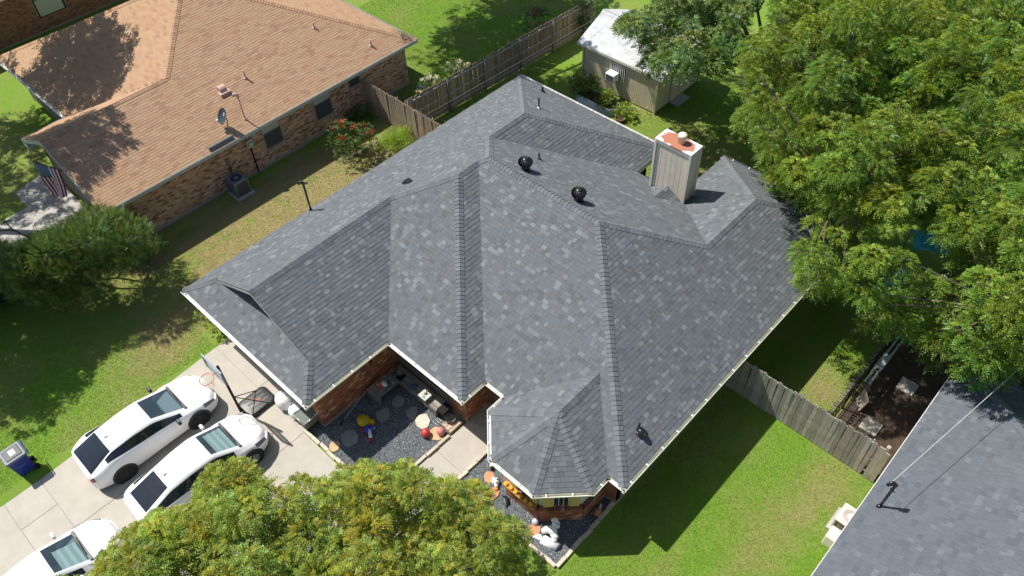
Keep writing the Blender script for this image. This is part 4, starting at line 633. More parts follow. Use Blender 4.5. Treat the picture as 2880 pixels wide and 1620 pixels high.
# bay: brick apron with a soldier-course sill, windows and shutters
wb = [wl[5], wl[6], wl[7], wl[8], wl[9], wl[10]]
M_SHUT = mat('yellow_shutter', (0.62, 0.47, 0.16), 0.7, noise=(6, 0.1))
for i in range(1, 6):
    a, b = Vector(wb[i-1]), Vector(wb[i]); d = b-a; L_ = d.length; d.normalize(); o_ = Vector((d.y, -d.x)); D3 = Vector((d.x, d.y, 0)); O3 = Vector((o_.x, o_.y, 0)); A3 = Vector((a.x, a.y, 0))
    back = MB().para(A3+Vector((0, 0, .1))-O3*.15, D3*L_, O3*.15, (0, 0, ZE-.28)).build('bay_wall', M_CREAM, house)
    low = MB().para(A3-D3*.06, D3*(L_+.12), O3*.16, (0, 0, .66)).build('bay_apron', M_MORTD, house)
    if i in (3, 4, 5): bricks(low, A3-D3*.05+O3*.165+Vector((0, 0, .02)), D3, L_+.1, .66, O3, M_BRICK, T_BR, None, 20, 70+i)
    if i in (2, 3, 4):                                     # soldier course on the sill, brick by brick
        k = 0; nb = int((L_+.12)/.078)
        for k in range(nb):
            c_ = random.Random(i*100+k).choice(T_BR[:5])[0]
            MB().para(A3-D3*.06+D3*(k*.078)+O3*-.01+Vector((0, 0, .662)), D3*.069, O3*.20, (0, 0, .055), c_).build('brick', M_BRICK, low)
        ww = MB().para(A3+D3*.10+O3*.02+Vector((0, 0, .76)), D3*(L_-.20), O3*.03, (0, 0, 1.3)).build('window', M_CREAM, house)
        x0, x1 = .40, L_-.40
        for j in range(3):
            q0 = x0+(x1-x0)*j/3+.015; q1 = x0+(x1-x0)*(j+1)/3-.015
            MB().para(A3+D3*q0+O3*.053+Vector((0, 0, .80)), D3*(q1-q0), O3*.01, (0, 0, 1.2)).build('pane', M_PANE, ww)
        for q in (.08, L_-.38):
            sh = MB().para(A3+D3*q+O3*.055+Vector((0, 0, .76)), D3*.30, O3*.035, (0, 0, 1.28)).build('shutter', M_SHUT, house)
            for j in range(2): MB().para(A3+D3*(q+.05)+O3*.09+Vector((0, 0, .82+j*.62)), D3*.20, O3*.012, (0, 0, .54)).build('shutter_panel', M_SHUT, sh)
# chimney: boarded stack on the rear slope with its saddle, rusty cap and flue
cx0, cx1, cy0, cy1, cz1 = -12.40, -10.90, 20.08, 20.72, 5.04
ch = MB().box(cx0+.02, cx1-.02, cy0+.02, cy1-.02, 1.5, cz1-.02).build('chimney', M_SIDEC, house)
tr = random.Random(4)
def boards(par, P, along, L_, out, z0, z1, w, m, skip=None):
    along, out = Vector(along), Vector(out); k = 0.0
    while k < L_-.02:
        w_ = min(w, L_-k); v = tr.uniform(.93, 1.05)
        MB().para(Vector(P)+along*(k+.006)+Vector((0, 0, z0)), along*(w_-.012), out*.018, (0, 0, z1-z0), (v, v, v)).build('board', m, par); k += w
boards(ch, (cx0+.07, cy0+.02, 0), (1, 0, 0), cx1-cx0-.14, (0, -1, 0), 2.55, cz1-.14, .225, M_SIDEC)
boards(ch, (cx1-.02, cy0+.07, 0), (0, 1, 0), cy1-cy0-.14, (1, 0, 0), 2.2, cz1-.14, .21, M_SIDEC)
for x, y in ((cx0, cy0), (cx1, cy0), (cx1, cy1)):
    MB().box(x-.045, x+.045, y-.045, y+.045, 2.0, cz1-.06).build('corner_trim', M_SIDEC, ch)
MB().box(cx0-.03, cx1+.03, cy0-.03, cy1+.03, cz1-.13, cz1-.0205).build('top_trim', M_SIDEC, ch)
def capmat():
    m = bpy.data.materials.new('rusted_cap'); m.use_nodes = True; t = m.node_tree; L = t.links.new; b = t.nodes['Principled BSDF']; b.inputs['Roughness'].default_value = .75
    tc = t.nodes.new('ShaderNodeTexCoord'); n = t.nodes.new('ShaderNodeTexNoise'); n.inputs['Scale'].default_value = 5; n.inputs['Detail'].default_value = 6; L(tc.outputs['Object'], n.inputs[0])
    v = t.nodes.new('ShaderNodeVectorMath'); v.operation = 'SUBTRACT'; L(tc.outputs['Object'], v.inputs[0]); v.inputs[1].default_value = ((cx0+cx1)/2, (cy0+cy1)/2, 0)
    w = t.nodes.new('ShaderNodeVectorMath'); w.operation = 'MULTIPLY'; L(v.outputs[0], w.inputs[0]); w.inputs[1].default_value = (1.55, 2.7, 0)
    l = t.nodes.new('ShaderNodeVectorMath'); l.operation = 'LENGTH'; L(w.outputs[0], l.inputs[0])
    a = t.nodes.new('ShaderNodeMath'); a.operation = 'MULTIPLY_ADD'; L(n.outputs[0], a.inputs[0]); a.inputs[1].default_value = .9; L(l.outputs['Value'], a.inputs[2])
    r = t.nodes.new('ShaderNodeMapRange'); L(a.outputs[0], r.inputs[0]); r.inputs[1].default_value = 1.45; r.inputs[2].default_value = 1.55
    x = t.nodes.new('ShaderNodeMix'); x.data_type = 'RGBA'; L(r.outputs[0], x.inputs[0]); x.inputs[6].default_value = (.40, .155, .09, 1); x.inputs[7].default_value = (.74, .74, .74, 1); L(x.outputs[2], b.inputs[0])
    return m
MB().bbox(cx0-.045, cx1+.045, cy0-.045, cy1+.045, cz1-.019, cz1+.03, .012).build('chimney_cap', capmat(), ch)
fcx, fcy = (cx0+cx1)/2+.1, (cy0+cy1)/2+.02
MB().lathe([(.135, 0), (.135, .20), (.165, .20), (.165, .34), (.150, .37), (0.02, .385)], (fcx, fcy, cz1+.03), 20).build('flue', mat('cream_flue', (.72, .66, .52), .6), ch)
cm = (cx0+cx1)/2; ck = .46
zb = lambda y: ZE+SL*(YB-y)
sad = []
for sx, xe in ((-1, cx0+.02), (1, cx1-.02)):
    fc = Face([(xe, cy0), (cm, cy0), (cm, cy0-2*.62*abs(xe-cm))], (xe, cy0), (-sx, 0), zb(cy0)-.01, .62)
    sad.append(fc)
deck('chimney_saddle', sad, M_SHD, house, .02)
sb = MB(); sr = random.Random(9)
for fc in sad:
    v = 0
    while v < .78:
        u = -2.0
        while u < 2.0:
            w = sr.choice((.15, .2, .25))
            for pc in fc.pieces():
                q = clip_convex([(u, v), (u+w, v), (u+w, v+.13), (u, v+.13)], pc)
                if len(q) > 2 and abs(area(q)) > 1e-4: emit(sb, fc, q, v, .125, .014, sr.choice(T_MAIN)[0])
            u += w
        v += .125
sb.build('saddle_shingles', M_SH, house)

# roof fittings, each a thing of its own
def zroof(f, x, y): 
    return f.ze+f.sl*((Vector((x, y))-f.e).dot(f.n))
def turbine(x, y, label):
    z = zroof(f_back, x, y); t = thing('turbine_vent', label, 'roof vent', (x, y, z), 'black turbine vents on the rear slope')
    MB().lathe([(.20, -.10), (.17, .10), (.155, .26), (.15, .30)], (x, y, z), 18).build('base', M_BLACKM, t)
    b = MB()
    for k in range(16):
        a0 = 2*math.pi*k/16; pts = []
        for i in range(8):
            th = math.pi*(.12+.80*i/7); rr = .235*math.sin(th)**.7; zz = .36+.155*math.cos(th); a = a0+.35*i/7
            pts.append((x+rr*math.cos(a), y+rr*math.sin(a), z+zz, a, rr))
        vs = []
        for (px, py, pz, a, rr) in pts:
            vs += [(px, py, pz), (px-.085*math.sin(a)*(.3+rr/.25)*.75+.022*math.cos(a), py+.085*math.cos(a)*(.3+rr/.25)*.75+.022*math.sin(a), pz)]
        b.add(vs, [(2*i, 2*i+1, 2*i+3, 2*i+2) for i in range(7)], None, True)
    b.build('fins', M_BLACKM, t)
    MB().lathe([(.205, .26), (.215, .36), (.17, .48), (.0, .49)], (x, y, z), 18).build('drum', M_BLACKM, t)
    MB().lathe([(.125, .50), (.12, .52), (.02, .53)], (x, y, z), 18).build('top_plate', M_BLACKM, t)
turbine(-14.87, 15.75, 'black turbine roof vent on the rear slope, nearer the bare vent pipe')
turbine(-12.42, 15.72, 'black turbine roof vent on the rear slope, nearer the chimney')
def pipe(x, y, z, h, r, m, label, group=None, cat='vent pipe', flash=M_SHD):
    t = thing('vent_pipe', label, cat, (x, y, z), group)
    MB().tube([(x, y, z-.1), (x, y, z+h)], r, 10).build('pipe', m, t)
    MB().lathe([(r+.07, -.03), (r+.05, .02), (r+.012, .07)], (x, y, z), 12).build('flashing', flash, t)
    MB().lathe([(r*.98, h+.001), (r*1.06, h-.02), (r*1.06, h+.005), (r*.7, h+.006)], (x, y, z), 12).build('rim', m, t)
pipe(-15.45, 17.09, zroof(f_back, -15.45, 17.09), .29, .032, M_BLACKM, 'thin black vent pipe beside the two turbine vents')
pipe(-19.61, 21.95, zroof(f_bwb, -19.61, 21.95), .25, .055, M_BLACKM, 'stubby black vent pipe close to the white rear gutter')
pipe(-17.95, 19.87, zroof(f_bwb, -17.95, 19.87), .50, .035, M_BLACKM, 'tall thin black vent pipe on the rear hip slope', flash=M_STEEL)
t = thing('exhaust_vent', 'black goose-neck exhaust vent on the right slope near the front hip', 'roof vent', (-6.12, 11.08, 2.83))
z_ = zroof(f_right, -6.12, 11.08)
MB().bbox(-6.28, -5.96, 10.92, 11.24, z_-.12, z_+.03, .02).build('flashing', M_BLACKM, t)
MB().tube([(-6.14, 11.08, z_-.05), (-6.14, 11.08, z_+.10), (-6.10, 11.06, z_+.17), (-6.0, 11.02, z_+.18), (-5.94, 11.0, z_+.10)], [.085, .085, .09, .09, .085], 12).build('hood', M_BLACKM, t)
MB().tube([(-6.2, 11.14, z_-.05), (-6.2, 11.14, z_+.30)], .03, 8).build('pipe', M_BLACKM, t)
t = thing('box_vent', 'small flat black box vent high on the left slope', 'roof vent', (-18.29, 13.12, 4.1)); z_ = zroof(f_left, -18.29, 13.12)
MB().bbox(-18.42, -18.16, 12.99, 13.25, z_-.06, z_+.10, .02).build('hood', M_BLACKM, t)
MB().bbox(-18.47, -18.11, 12.94, 13.30, z_-.12, z_+.02, .01).build('flange', M_BLACKM, t)
def mast(x, y, z, h, label, m, r=.035, lean=(0, 0)):
    t = thing('service_mast', label, 'power mast', (x, y, z))
    tx, ty, tz = x+lean[0], y+lean[1], z+h
    MB().tube([(x, y, z-.2), (tx, ty, tz)], r, 10).build('pole', m, t)
    MB().lathe([(.09, -.04), (.07, .03), (r+.01, .08)], (x, y, z), 12).build('flashing', m, t)
    MB().tube([(tx, ty, tz-.03), (tx+.01, ty+.01, tz+.05), (tx-.05, ty-.04, tz+.13), (tx-.13, ty-.09, tz+.10), (tx-.15, ty-.10, tz+.02)], [.045, .06, .07, .065, .05], 10).build('weatherhead', m, t)
    MB().tube([(tx-.07, ty+.02, tz-.22), (tx+.09, ty-.02, tz-.22)], .018, 6).build('clamp', m, t)
    return (tx-.13, ty-.09, tz+.06)
mh = mast(-21.40, 10.62, 2.57, 1.28, 'black power service mast standing at the left eave of the grey roof', M_BLACKM, .04)
# ------------------------------------------------------------------ tan-roofed neighbour on the left
ZB, SB = 2.45, .48
bx1, bx0, byf, byb, wx0, wyf = -27.55, -42.1, 7.15, 21.62, -34.75, 5.13
FB = lambda poly, e, n: Face(poly, e, n, ZB, SB)
hw_ = (bx1-wx0)/2; mxr = (bx1+wx0)/2; hd = (byb-byf)/2; ymid = (byb+byf)/2
b_near = FB([(bx1, wyf), (bx1, byb), (bx1-hd, ymid), (mxr, byf+hw_), (mxr, wyf)], (bx1, wyf), (-1, 0))
b_wing = FB([(wx0, wyf), (mxr, wyf), (mxr, byf+hw_), (wx0, byf)], (wx0, wyf), (1, 0))
b_front = FB([(bx0, byf), (wx0, byf), (mxr, byf+hw_), (bx1-hd, ymid), (bx0+hd, ymid)], (bx0, byf), (0, 1))
b_back = FB([(bx0, byb), (bx1, byb), (bx1-hd, ymid), (bx0+hd, ymid)], (bx0, byb), (0, -1))
b_far = FB([(bx0, byf), (bx0, byb), (bx0+hd, ymid)], (bx0, byf), (1, 0))
B_F = [b_near, b_wing, b_front, b_back, b_far]
bh = thing('tan_roof_house', 'tan-shingled brick house on the left with a flag on its gable', 'house', (-34, 13, 0))
broof = deck('roof', B_F, mat('tan_deck', (.16, .10, .07), .95), bh)
T_TAN = [((.84, .78, .77), 5), ((.92, .87, .85), 7), ((.98, .95, .93), 18), ((1.02, 1.01, .99), 20), ((1.05, 1.05, 1.01), 14), ((1.04, 1.08, 1.04), 5), ((1.01, .93, .87), 8)]
shingles(broof, [b_near, b_wing, b_front, b_back], .128, (.30, .31), T_TAN, (.009, .012), M_SHB, lambda p: p.y < 21, 300, 21, stagger=.1555)
shingles(broof, [b_far], .6, (1.2,), T_TAN, (.009,), M_SHB, lambda p: False, 0, 22)
B3 = lambda p, h: Vector((p[0], p[1], ZB+SB*h))
C_ = lambda p, h, q, k, fa, fb_: (B3(p, h), B3(q, k), fa.N, fb_.N)
caps(broof, [C_((mxr, wyf), hw_, (mxr, byf+hw_), hw_, b_near, b_wing), C_((mxr, byf+hw_), hw_, (bx1-hd, ymid), hd, b_near, b_front), C_((bx1, byb), 0, (bx1-hd, ymid), hd, b_near, b_back),
             C_((bx0, byf), 0, (bx0+hd, ymid), hd, b_far, b_front)], M_SHB, [((.92, .86, .82), 2), ((1.05, 1.0, .95), 3), ((1.12, 1.08, 1.0), 2)], lambda p: p.x > -36, step=.128, hw=.14, nparts=150)
# eave trim, gutter on the front, rake boards on the gable
gutter(bh, (bx1+.06, wyf), (bx1+.06, byb+.02), (1, 0), M_FASC, ZB+.02, w=.06, h=.17, straps=99, name='fascia')
gutter(bh, (bx0, byf-.12), (wx0-.05, byf-.12), (0, -1), M_WHITE, ZB-.01, straps=.7)
gutter(bh, (bx0, byb+.1), (bx1+.05, byb+.1), (0, 1), M_FASC, ZB-.005, w=.09, straps=99, name='fascia')
gutter(bh, (wx0-.06, wyf), (wx0-.06, byf-.12), (-1, 0), M_FASC, ZB, w=.06, straps=99, name='fascia')
for sx, xe in ((1, wx0), (-1, bx1)):
    p = Vector((xe, wyf-.03, ZB-.02)); q = Vector((mxr, wyf-.03, ZB+SB*hw_-.02))
    MB().para(p, q-p, (0, .04, 0), (0, 0, -.20)).build('rake_board', M_FASC, bh)
    MB().para(p+Vector((0, .04, -.16)), q-p, (0, .42, 0), (0, 0, -.02)).build('rake_soffit', M_FASC, bh)
MB().box(wx0-.02, wx0+.5, wyf-.03, wyf+.5, ZB-.34, ZB-.12).build('eave_return', M_FASC, bh)
MB().box(bx1-.5, bx1+.02, wyf-.03, wyf+.5, ZB-.34, ZB-.12).build('eave_return', M_FASC, bh)
MB().add([(wx0+.45, wyf+.46, 2.2), (bx1-.45, wyf+.46, 2.2), (mxr, wyf+.46, ZB+SB*hw_-.12)], [(0, 1, 2)]).build('gable_wall', M_FASC, bh)
# walls
wxn = bx1-.45
bw_ = MB().box(wxn-.2, wxn, wyf+.48, byb-.45, .12, ZB-.05).build('wall', M_MORTAR, bh)
T_BT = [((.38, .34, .34), 4), ((.70, .62, .56), 5), ((.95, .92, .88), 8), ((1.15, 1.10, 1.08), 8), ((1.30, 1.22, 1.15), 5), ((1.05, .85, .62), 4), ((1.45, 1.45, 1.45), 2)]
winB = [(12.72, 13.60, .85, 2.12), (15.55, 16.45, .85, 2.12), (17.62, 18.25, 1.55, 2.2)]
y0b = wyf+.48
bricks(bw_, (wxn, y0b, .13), (0, 1, 0), byb-.45-y0b, 2.2, (1, 0, 0), M_BRICKT, T_BT, None, 300, 41, skip=lambda u, z: any(a-.08 < u+y0b < b+.08 and c-.06 < z+.13 < d+.04 for a, b, c, d in winB), bw=.205, bh=.062)
MB().box(wxn-.2, wxn+.03, y0b, byb-.45, 0, .14).build('foundation', M_FOUND, bh)
MB().box(bx0+.5, wxn, byb-.66, byb-.46, .0, ZB-.05).build('wall', M_MORTAR, bh)
MB().box(wx0+.45, wxn-.2, y0b, y0b+.2, 0, ZB-.1).build('wall', M_STUCCO, bh)
MB().box(bx0+.5, wx0+.45, byf+.48, byf+.68, 0, ZB-.1).build('wall', M_STUCCO, bh)
MB().box(wx0+.45, wx0+.65, y0b, byf+.5, 0, ZB-.1).build('wall', M_STUCCO, bh)
MB().box(bx0+.4, bx0+.6, byf+.48, byb-.5, 0, ZB-.1).build('wall', M_MORTAR, bh)
for i, (a, b, c, d) in enumerate(winB):
    w_ = MB().box(wxn-.06, wxn-.005, a-.06, b+.06, c-.05, d+.03).build('window', M_DARK, bh)
    zc = c+(d-c)*.62
    MB().box(wxn-.004, wxn+.006, a, b, c, zc-.02).build('pane', M_SCREEN, w_)
    MB().box(wxn-.004, wxn+.003, a, b, zc+.02, d).build('pane', M_BLIND if i < 2 else M_SCREEN, w_)
    MB().box(wxn-.003, wxn+.014, a-.03, b+.03, zc-.02, zc+.02).build('sash_bar', M_GREYM, w_)
    MB().box(wxn-.003, wxn+.06, a-.08, b+.08, c-.09, c-.05).build('sill', M_BRICKT, w_)
MB().box(wxn+.001, wxn+.012, 14.25, 15.1, .98, 1.02).build('vent_strip', M_DARK, bh)
t = thing('electric_meter', 'grey electric meter box on the tan house brick wall', 'meter', (wxn, 11.95, 1.2))
MB().bbox(wxn, wxn+.14, 11.80, 12.10, 1.45, 1.86, .02).build('box', M_FASC, t); MB().lathe([(.10, 0), (.10, .07), (.07, .10)], (wxn+.14, 11.95, 1.67), 14, axis=(1, 0, 0)).build('meter_glass', M_STEEL, t)
MB().bbox(wxn, wxn+.10, 12.15, 12.36, 1.86, 2.16, .02).build('disconnect', M_FASC, t); MB().tube([(wxn+.05, 11.95, 1.45), (wxn+.05, 11.95, .05)], .03, 8).build('conduit', M_DARK, t)
MB().tube([(wxn+.06, 11.95, 1.85), (wxn+.06, 11.95, 2.35)], .035, 8).build('riser', M_FASC, t)
t = thing('disconnect_box', 'small grey disconnect box above the grey air conditioner', 'electric box', (wxn, 10.75, 1.2))
MB().bbox(wxn, wxn+.1, 10.66, 10.84, 1.25, 1.5, .015).build('box', M_GREYM, t); MB().tube([(wxn+.05, 10.75, 1.25), (wxn+.06, 10.75, .8), (wxn+.14, 10.7, .45)], .022, 6).build('conduit', M_DARK, t)
# roof fittings of the tan house
zb_ = lambda x, y: zroof(b_near, x, y)
GP = 'short pink-brown vent pipes on the tan roof'
for (x, y, h, lb) in ((-28.32, 19.47, .30, 'short pink-brown vent pipe nearest the fence end of the tan roof'), (-30.26, 17.83, .26, 'short pink-brown vent pipe highest up the tan roof'), (-29.65, 13.51, .38, 'thin brown vent pipe beside the arched box vent on the tan roof')):
    pipe(x, y, zb_(x, y), h, .04, M_PINKW, lb, GP, flash=M_PINKW)
t = thing('arched_vent', 'pinkish arched metal vent hood on the tan roof', 'roof vent', (-29.66, 12.29, 3.4)); z_ = zb_(-29.66, 12.29)
vs = []
for k in range(9):
    a = math.pi*k/8; vs += [(-29.66-.22*math.cos(a), 12.14, z_-.06+.27*math.sin(a)), (-29.66-.22*math.cos(a), 12.46, z_-.06+.27*math.sin(a))]
MB().add(vs, [(2*k, 2*k+1, 2*k+3, 2*k+2) for k in range(8)]+[tuple(range(0, 18, 2)), tuple(range(17, 0, -2))], None, False).build('hood', M_PINKW, t)
MB().box(-29.95, -29.36, 12.05, 12.55, z_-.2, z_-.01).build('flange', M_PINKW, t)
mb_ = mast(-28.10, 12.21, 2.71, 1.15, 'pink-brown power service mast on the tan roof behind the dish', M_PINKW, .03)
# satellite dish
dx, dy_ = -28.2, 11.36; z_ = zb_(dx, dy_)
t = thing('satellite_dish', 'grey oval satellite dish on the tan roof edge', 'satellite dish', (dx, dy_, z_))
ax_ = Vector((.10, -.85, .50)).normalized(); cdish = Vector((dx-.02, dy_+.02, z_+.52))
q_ = Vector((0, 0, 1)).rotation_difference(ax_)
pts = []; fs = []
for i in range(6):
    rr = i/5
    for k in range(24):
        a = 2*math.pi*k/24; p = Vector((rr*.27*math.cos(a), rr*.36*math.sin(a), .07*rr*rr)); pts.append(cdish+q_ @ p)
for i in range(5):
    for k in range(24): fs.append((i*24+k, i*24+(k+1) % 24, (i+1)*24+(k+1) % 24, (i+1)*24+k))
o = MB().add(pts, fs, None, True).build('reflector', mat('dish_grey', (.06, .078, .09), .8, spec=.1), t)
lg = MB()
for a0, a1 in ((.10, .06), (.10, -.02), (.04, .06)):
    p = cdish+q_ @ Vector((-.05+a0*.4, .04+a1, .012)); lg.para(p, q_ @ Vector((.055, 0, 0)), q_ @ Vector((0, .045, 0)), q_ @ Vector((0, 0, .004)))
lg.build('logo_mark', M_WHITE, t)
MB().tube([cdish-ax_*.02, cdish+Vector((.02, .1, -.25)), (dx, dy_, z_-.05)], .022, 8).build('stand', M_GREYM, t)
MB().tube([cdish+q_ @ Vector((0, -.33, .06)), cdish+ax_*.32+Vector((-.08, -.02, -.30))], .014, 6).build('arm', M_WHITE, t)
MB().bbox(*[v for c_, r_ in zip(cdish+ax_*.34+Vector((-.08, -.02, -.26)), (.05, .04, .06)) for v in (c_-r_, c_+r_)], .015).build('receiver', M_WHITE, t)
t = thing('roof_tray', 'long low metal tray full of leaves at the tan roof edge', 'roof tray', (-27.68, 10.66, 2.5))
p = Vector((-27.66, 10.06, ZB+SB*.11+.02)); MB().para(p, (0, 1.2, 0), (-.04, 0, .02), (.02, 0, .13)).build('tray_front', M_GREYM, t)
MB().para(p+Vector((-.05, .03, .03)), (0, 1.14, 0), (-.10, 0, .05), (0, 0, .04)).build('leaf_litter', mat('leaf_litter', (.32, .22, .14), .95, noise=(25, .5)), t)
t = thing('leaf_clump', 'small clumps of dead leaves in the tan roof valley', 'leaf litter', (-32, 9.2, 3.3)); rg_ = random.Random(2); lb_ = MB()
for k in range(6):
    x = -32.6+.25*k+rg_.uniform(-.06, .06); y = byf+(x-wx0)+.05; lb_.blob((x, y, ZB+SB*(x-wx0)+.02), (rg_.uniform(.04, .12), rg_.uniform(.04, .10), .04), rg_, 7, 4, .3)
lb_.build('leaves', mat('leaf_litter', (.32, .22, .14), .95), t)
# flag on its pole
t = thing('flag', 'stars and stripes flag on an angled pole at the tan gable', 'flag', (-30.5, 4.8, 3))
T0 = Vector((-31.0, 4.5, 3.62)); S0 = Vector((-30.04, 5.2, 3.14)); MB().tube([S0, T0], .016, 8).build('pole', M_DARK, t); MB().lathe([(.0, -.03), (.03, 0), (.0, .03)], T0, 8).build('finial', M_STEEL, t)
E0 = T0+(S0-T0)*.80; T1 = Vector((-30.62, 4.42, 2.0)); E1 = Vector((-29.92, 4.78, 2.22)); fl = MB(); NU, NV = 40, 39
red, wht, blu = (.42, .012, .03), (.82, .80, .80), (.018, .03, .14)
def fp(u, v):
    p = (T0*(1-v)+E0*v)*(1-u)+(T1*(1-v)+E1*v)*u
    nn = Vector((.45, -.8, .1)); return p+nn*(.07*math.sin(5*u+3.2*v)*u+.05*math.sin(9*v+2*u)*(.2+u))
for i in range(NU):
    for j in range(NV):
        st = j//3; c_ = red if st % 2 == 0 else wht
        if i < 16 and st < 7: c_ = wht if (i % 2 == 1 and j % 4 == 2 and i < 15) or (i % 2 == 0 and j % 4 == 0 and 0 < i) else blu
        fl.add([fp(i/NU, j/NV), fp((i+1)/NU, j/NV), fp((i+1)/NU, (j+1)/NV), fp(i/NU, (j+1)/NV)], [(0, 1, 2, 3)], c_, True)
fl.build('cloth', mat('flag_cloth', (1, 1, 1), .8, tint=True), t)

# ------------------------------------------------------------------ house across, top-left corner
fh = thing('far_brick_house', 'shaded dark-brick house wall with one pale window, top-left corner', 'house', (-48, 12, 0))
xq = -47.6
fw2 = MB().box(xq-.2, xq, 4, 22, 0, 2.75).build('wall', M_MORTAR, fh)
bricks(fw2, (xq, 4.0, .1), (0, 1, 0), 18, 2.55, (1, 0, 0), M_BRICK, [((.5, .5, .5), 2), ((.7, .8, .8), 3), ((.9, 1.0, 1.0), 3)], None, 0, 44, skip=lambda u, z: 7.15 < u < 8.75 and .75 < z < 2.6, bw=.205, bh=.062)
w_ = MB().box(xq-.05, xq+.01, 11.15, 12.7, .8, 2.6).build('window', M_DARK, fh)
MB().box(xq+.011, xq+.02, 11.22, 12.6, .86, 1.78).build('pane', M_BLIND, w_); MB().box(xq+.011, xq+.02, 11.22, 12.6, 1.84, 2.55).build('pane', M_BLIND, w_); MB().box(xq-.01, xq+.03, 11.1, 12.75, .72, .80).build('sill', M_BRICK, w_)
ff = [Face([(xq+.5, 3.5), (xq+.5, 22.5), (xq-5, 22.5), (xq-5, 3.5)], (xq+.5, 3.5), (-1, 0), 2.75, .45)]
fr = deck('roof', ff, M_SHB, fh); gutter(fh, (xq+.6, 3.5), (xq+.6, 22.5), (1, 0), M_CREAM, 2.74, straps=99, name='fascia')

# ------------------------------------------------------------------ slate-blue roofed neighbour on the right
nx0, nyb, ny0, nx1 = -.30, 20.22, -6.0, 13.7
NS = .42; nh = (nx1-nx0)/2
N_ = lambda poly, e, n: Face(poly, e, n, 2.45, NS)
n_l = N_([(nx0, ny0), (nx0, nyb), (nx0+nh, nyb-nh), (nx0+nh, ny0+nh)], (nx0, ny0), (1, 0))
n_b = N_([(nx0, nyb), (nx1, nyb), (nx0+nh, nyb-nh)], (nx0, nyb), (0, -1))
n_r = N_([(nx1, ny0), (nx1, nyb), (nx0+nh, nyb-nh), (nx0+nh, ny0+nh)], (nx1, ny0), (-1, 0))
n_f = N_([(nx0, ny0), (nx1, ny0), (nx0+nh, ny0+nh)], (nx0, ny0), (0, 1))
nhs = thing('slate_roof_house', 'slate-blue shingled house in the lower right corner', 'house', (6, 8, 0))
nroof = deck('roof', [n_l, n_b, n_r, n_f], M_SHD, nhs)
T_RN = [(g_(.86), 8), (g_(.94), 16), (g_(1.0), 24), ((1.0, 1.02, 1.06), 14), (g_(1.08), 10), ((1.22, 1.24, 1.24), 4)]
shingles(nroof, [n_l, n_b], .146, (.13, .17, .21, .27), T_RN, (.008, .011), M_SHR, lambda p: p.y > 10.6 and p.x < 3.4, 300, 51)
caps(nroof, [(Vector((nx0, nyb, 2.45)), Vector((nx0+nh, nyb-nh, 2.45+NS*nh)), n_l.N, n_b.N)], M_SHR, T_RN, lambda p: True, nparts=40)
MB().box(nx0+.5, nx0+.7, ny0+.5, nyb-.5, 0, 2.4).build('wall', M_SIDE, nhs); MB().box(nx0+.7, nx1-.5, nyb-.7, nyb-.5, 0, 2.4).build('wall', M_SIDE, nhs)
MB().box(nx0+.7, nx1-.5, ny0+.5, ny0+.7, 0, 2.4).build('wall', M_SIDE, nhs); MB().box(nx1-.7, nx1-.5, ny0+.7, nyb-.7, 0, 2.4).build('wall', M_SIDE, nhs)
MB().box(nx0-.02, nx0, ny0, nyb, 2.27, 2.44).build('fascia', M_WHITE, nhs); gutter(nhs, (nx0, nyb+.1), (nx1, nyb+.1), (0, 1), M_GREYM, 2.45, w=.09, straps=99)
rm = mast(.09, 13.65, 2.61, 1.12, 'black leaning power service mast on the slate-blue roof', M_BLACKM, .04, (.03, .06))

# ------------------------------------------------------------------ shed
sx0, sx1, sy0, sy1, sz = -21.5, -17.05, 27.1, 30.75, 2.0
sh = thing('garden_shed', 'tan wooden shed with pale grey roof behind the house', 'shed', ((sx0+sx1)/2, 29, 0))
wls = MB().box(sx0+.03, sx1-.03, sy0+.03, sy1-.03, .05, sz).build('wall', M_SIDE, sh)
boards(wls, (sx0+.08, sy0+.03, 0), (1, 0, 0), sx1-sx0-.16, (0, -1, 0), .08, sz, .105, M_SIDE)
boards(wls, (sx1-.03, sy0+.08, 0), (0, 1, 0), sy1-sy0-.16, (1, 0, 0), .08, sz, .21, M_SIDE)
for x, y in ((sx0, sy0), (sx1, sy0), (sx1, sy1)): MB().box(x-.04, x+.04, y-.04, y+.04, .0, sz).build('corner_trim', M_SIDE, sh)
ry = (sy0+sy1)/2; SS = .44
s_f = Face([(sx0-.35, sy0-.07), (sx1+.3, sy0-.07), (sx1+.3, ry), (sx0-.35, ry)], (sx0, sy0-.07), (0, 1), 2.08, SS)
s_b = Face([(sx0-.35, sy1+.23), (sx1+.3, sy1+.23), (sx1+.3, ry), (sx0-.35, ry)], (sx0, sy1+.23), (0, -1), 2.08, SS)
srf = deck('roof', [s_f, s_b], M_FASC, sh, .10)
shingles(srf, [s_f, s_b], .14, (.30,), [(g_(.9), 1), (g_(1.0), 3), (g_(1.06), 2)], (.008,), M_SHW, lambda p: True, 160, 61, stagger=.15)
caps(srf, [(Vector((sx0-.35, ry, 2.08+SS*(ry-sy0+.07))), Vector((sx1+.3, ry, 2.08+SS*(ry-sy0+.07))), s_f.N, s_b.N)], M_SHW, [(g_(1), 1)], lambda p: True, nparts=40)
for x in (sx0-.02, sx1+.02): MB().add([(x, sy0, sz), (x, sy1, sz), (x, ry, sz+SS*(ry-sy0))], [(0, 1, 2)]).build('gable_wall', M_SIDE, sh)
MB().box(sx0-.36, sx1+.31, sy0-.10, sy0-.075, 1.95, 2.075).build('fascia', M_CREAM, sh)
w_ = MB().box(-19.85, -18.80, sy0-.02, sy0+.0, .98, 1.80).build('window', M_CREAM, sh)
MB().box(-19.78, -18.87, sy0-.028, sy0-.021, 1.04, 1.74).build('pane', M_PANE, w_)
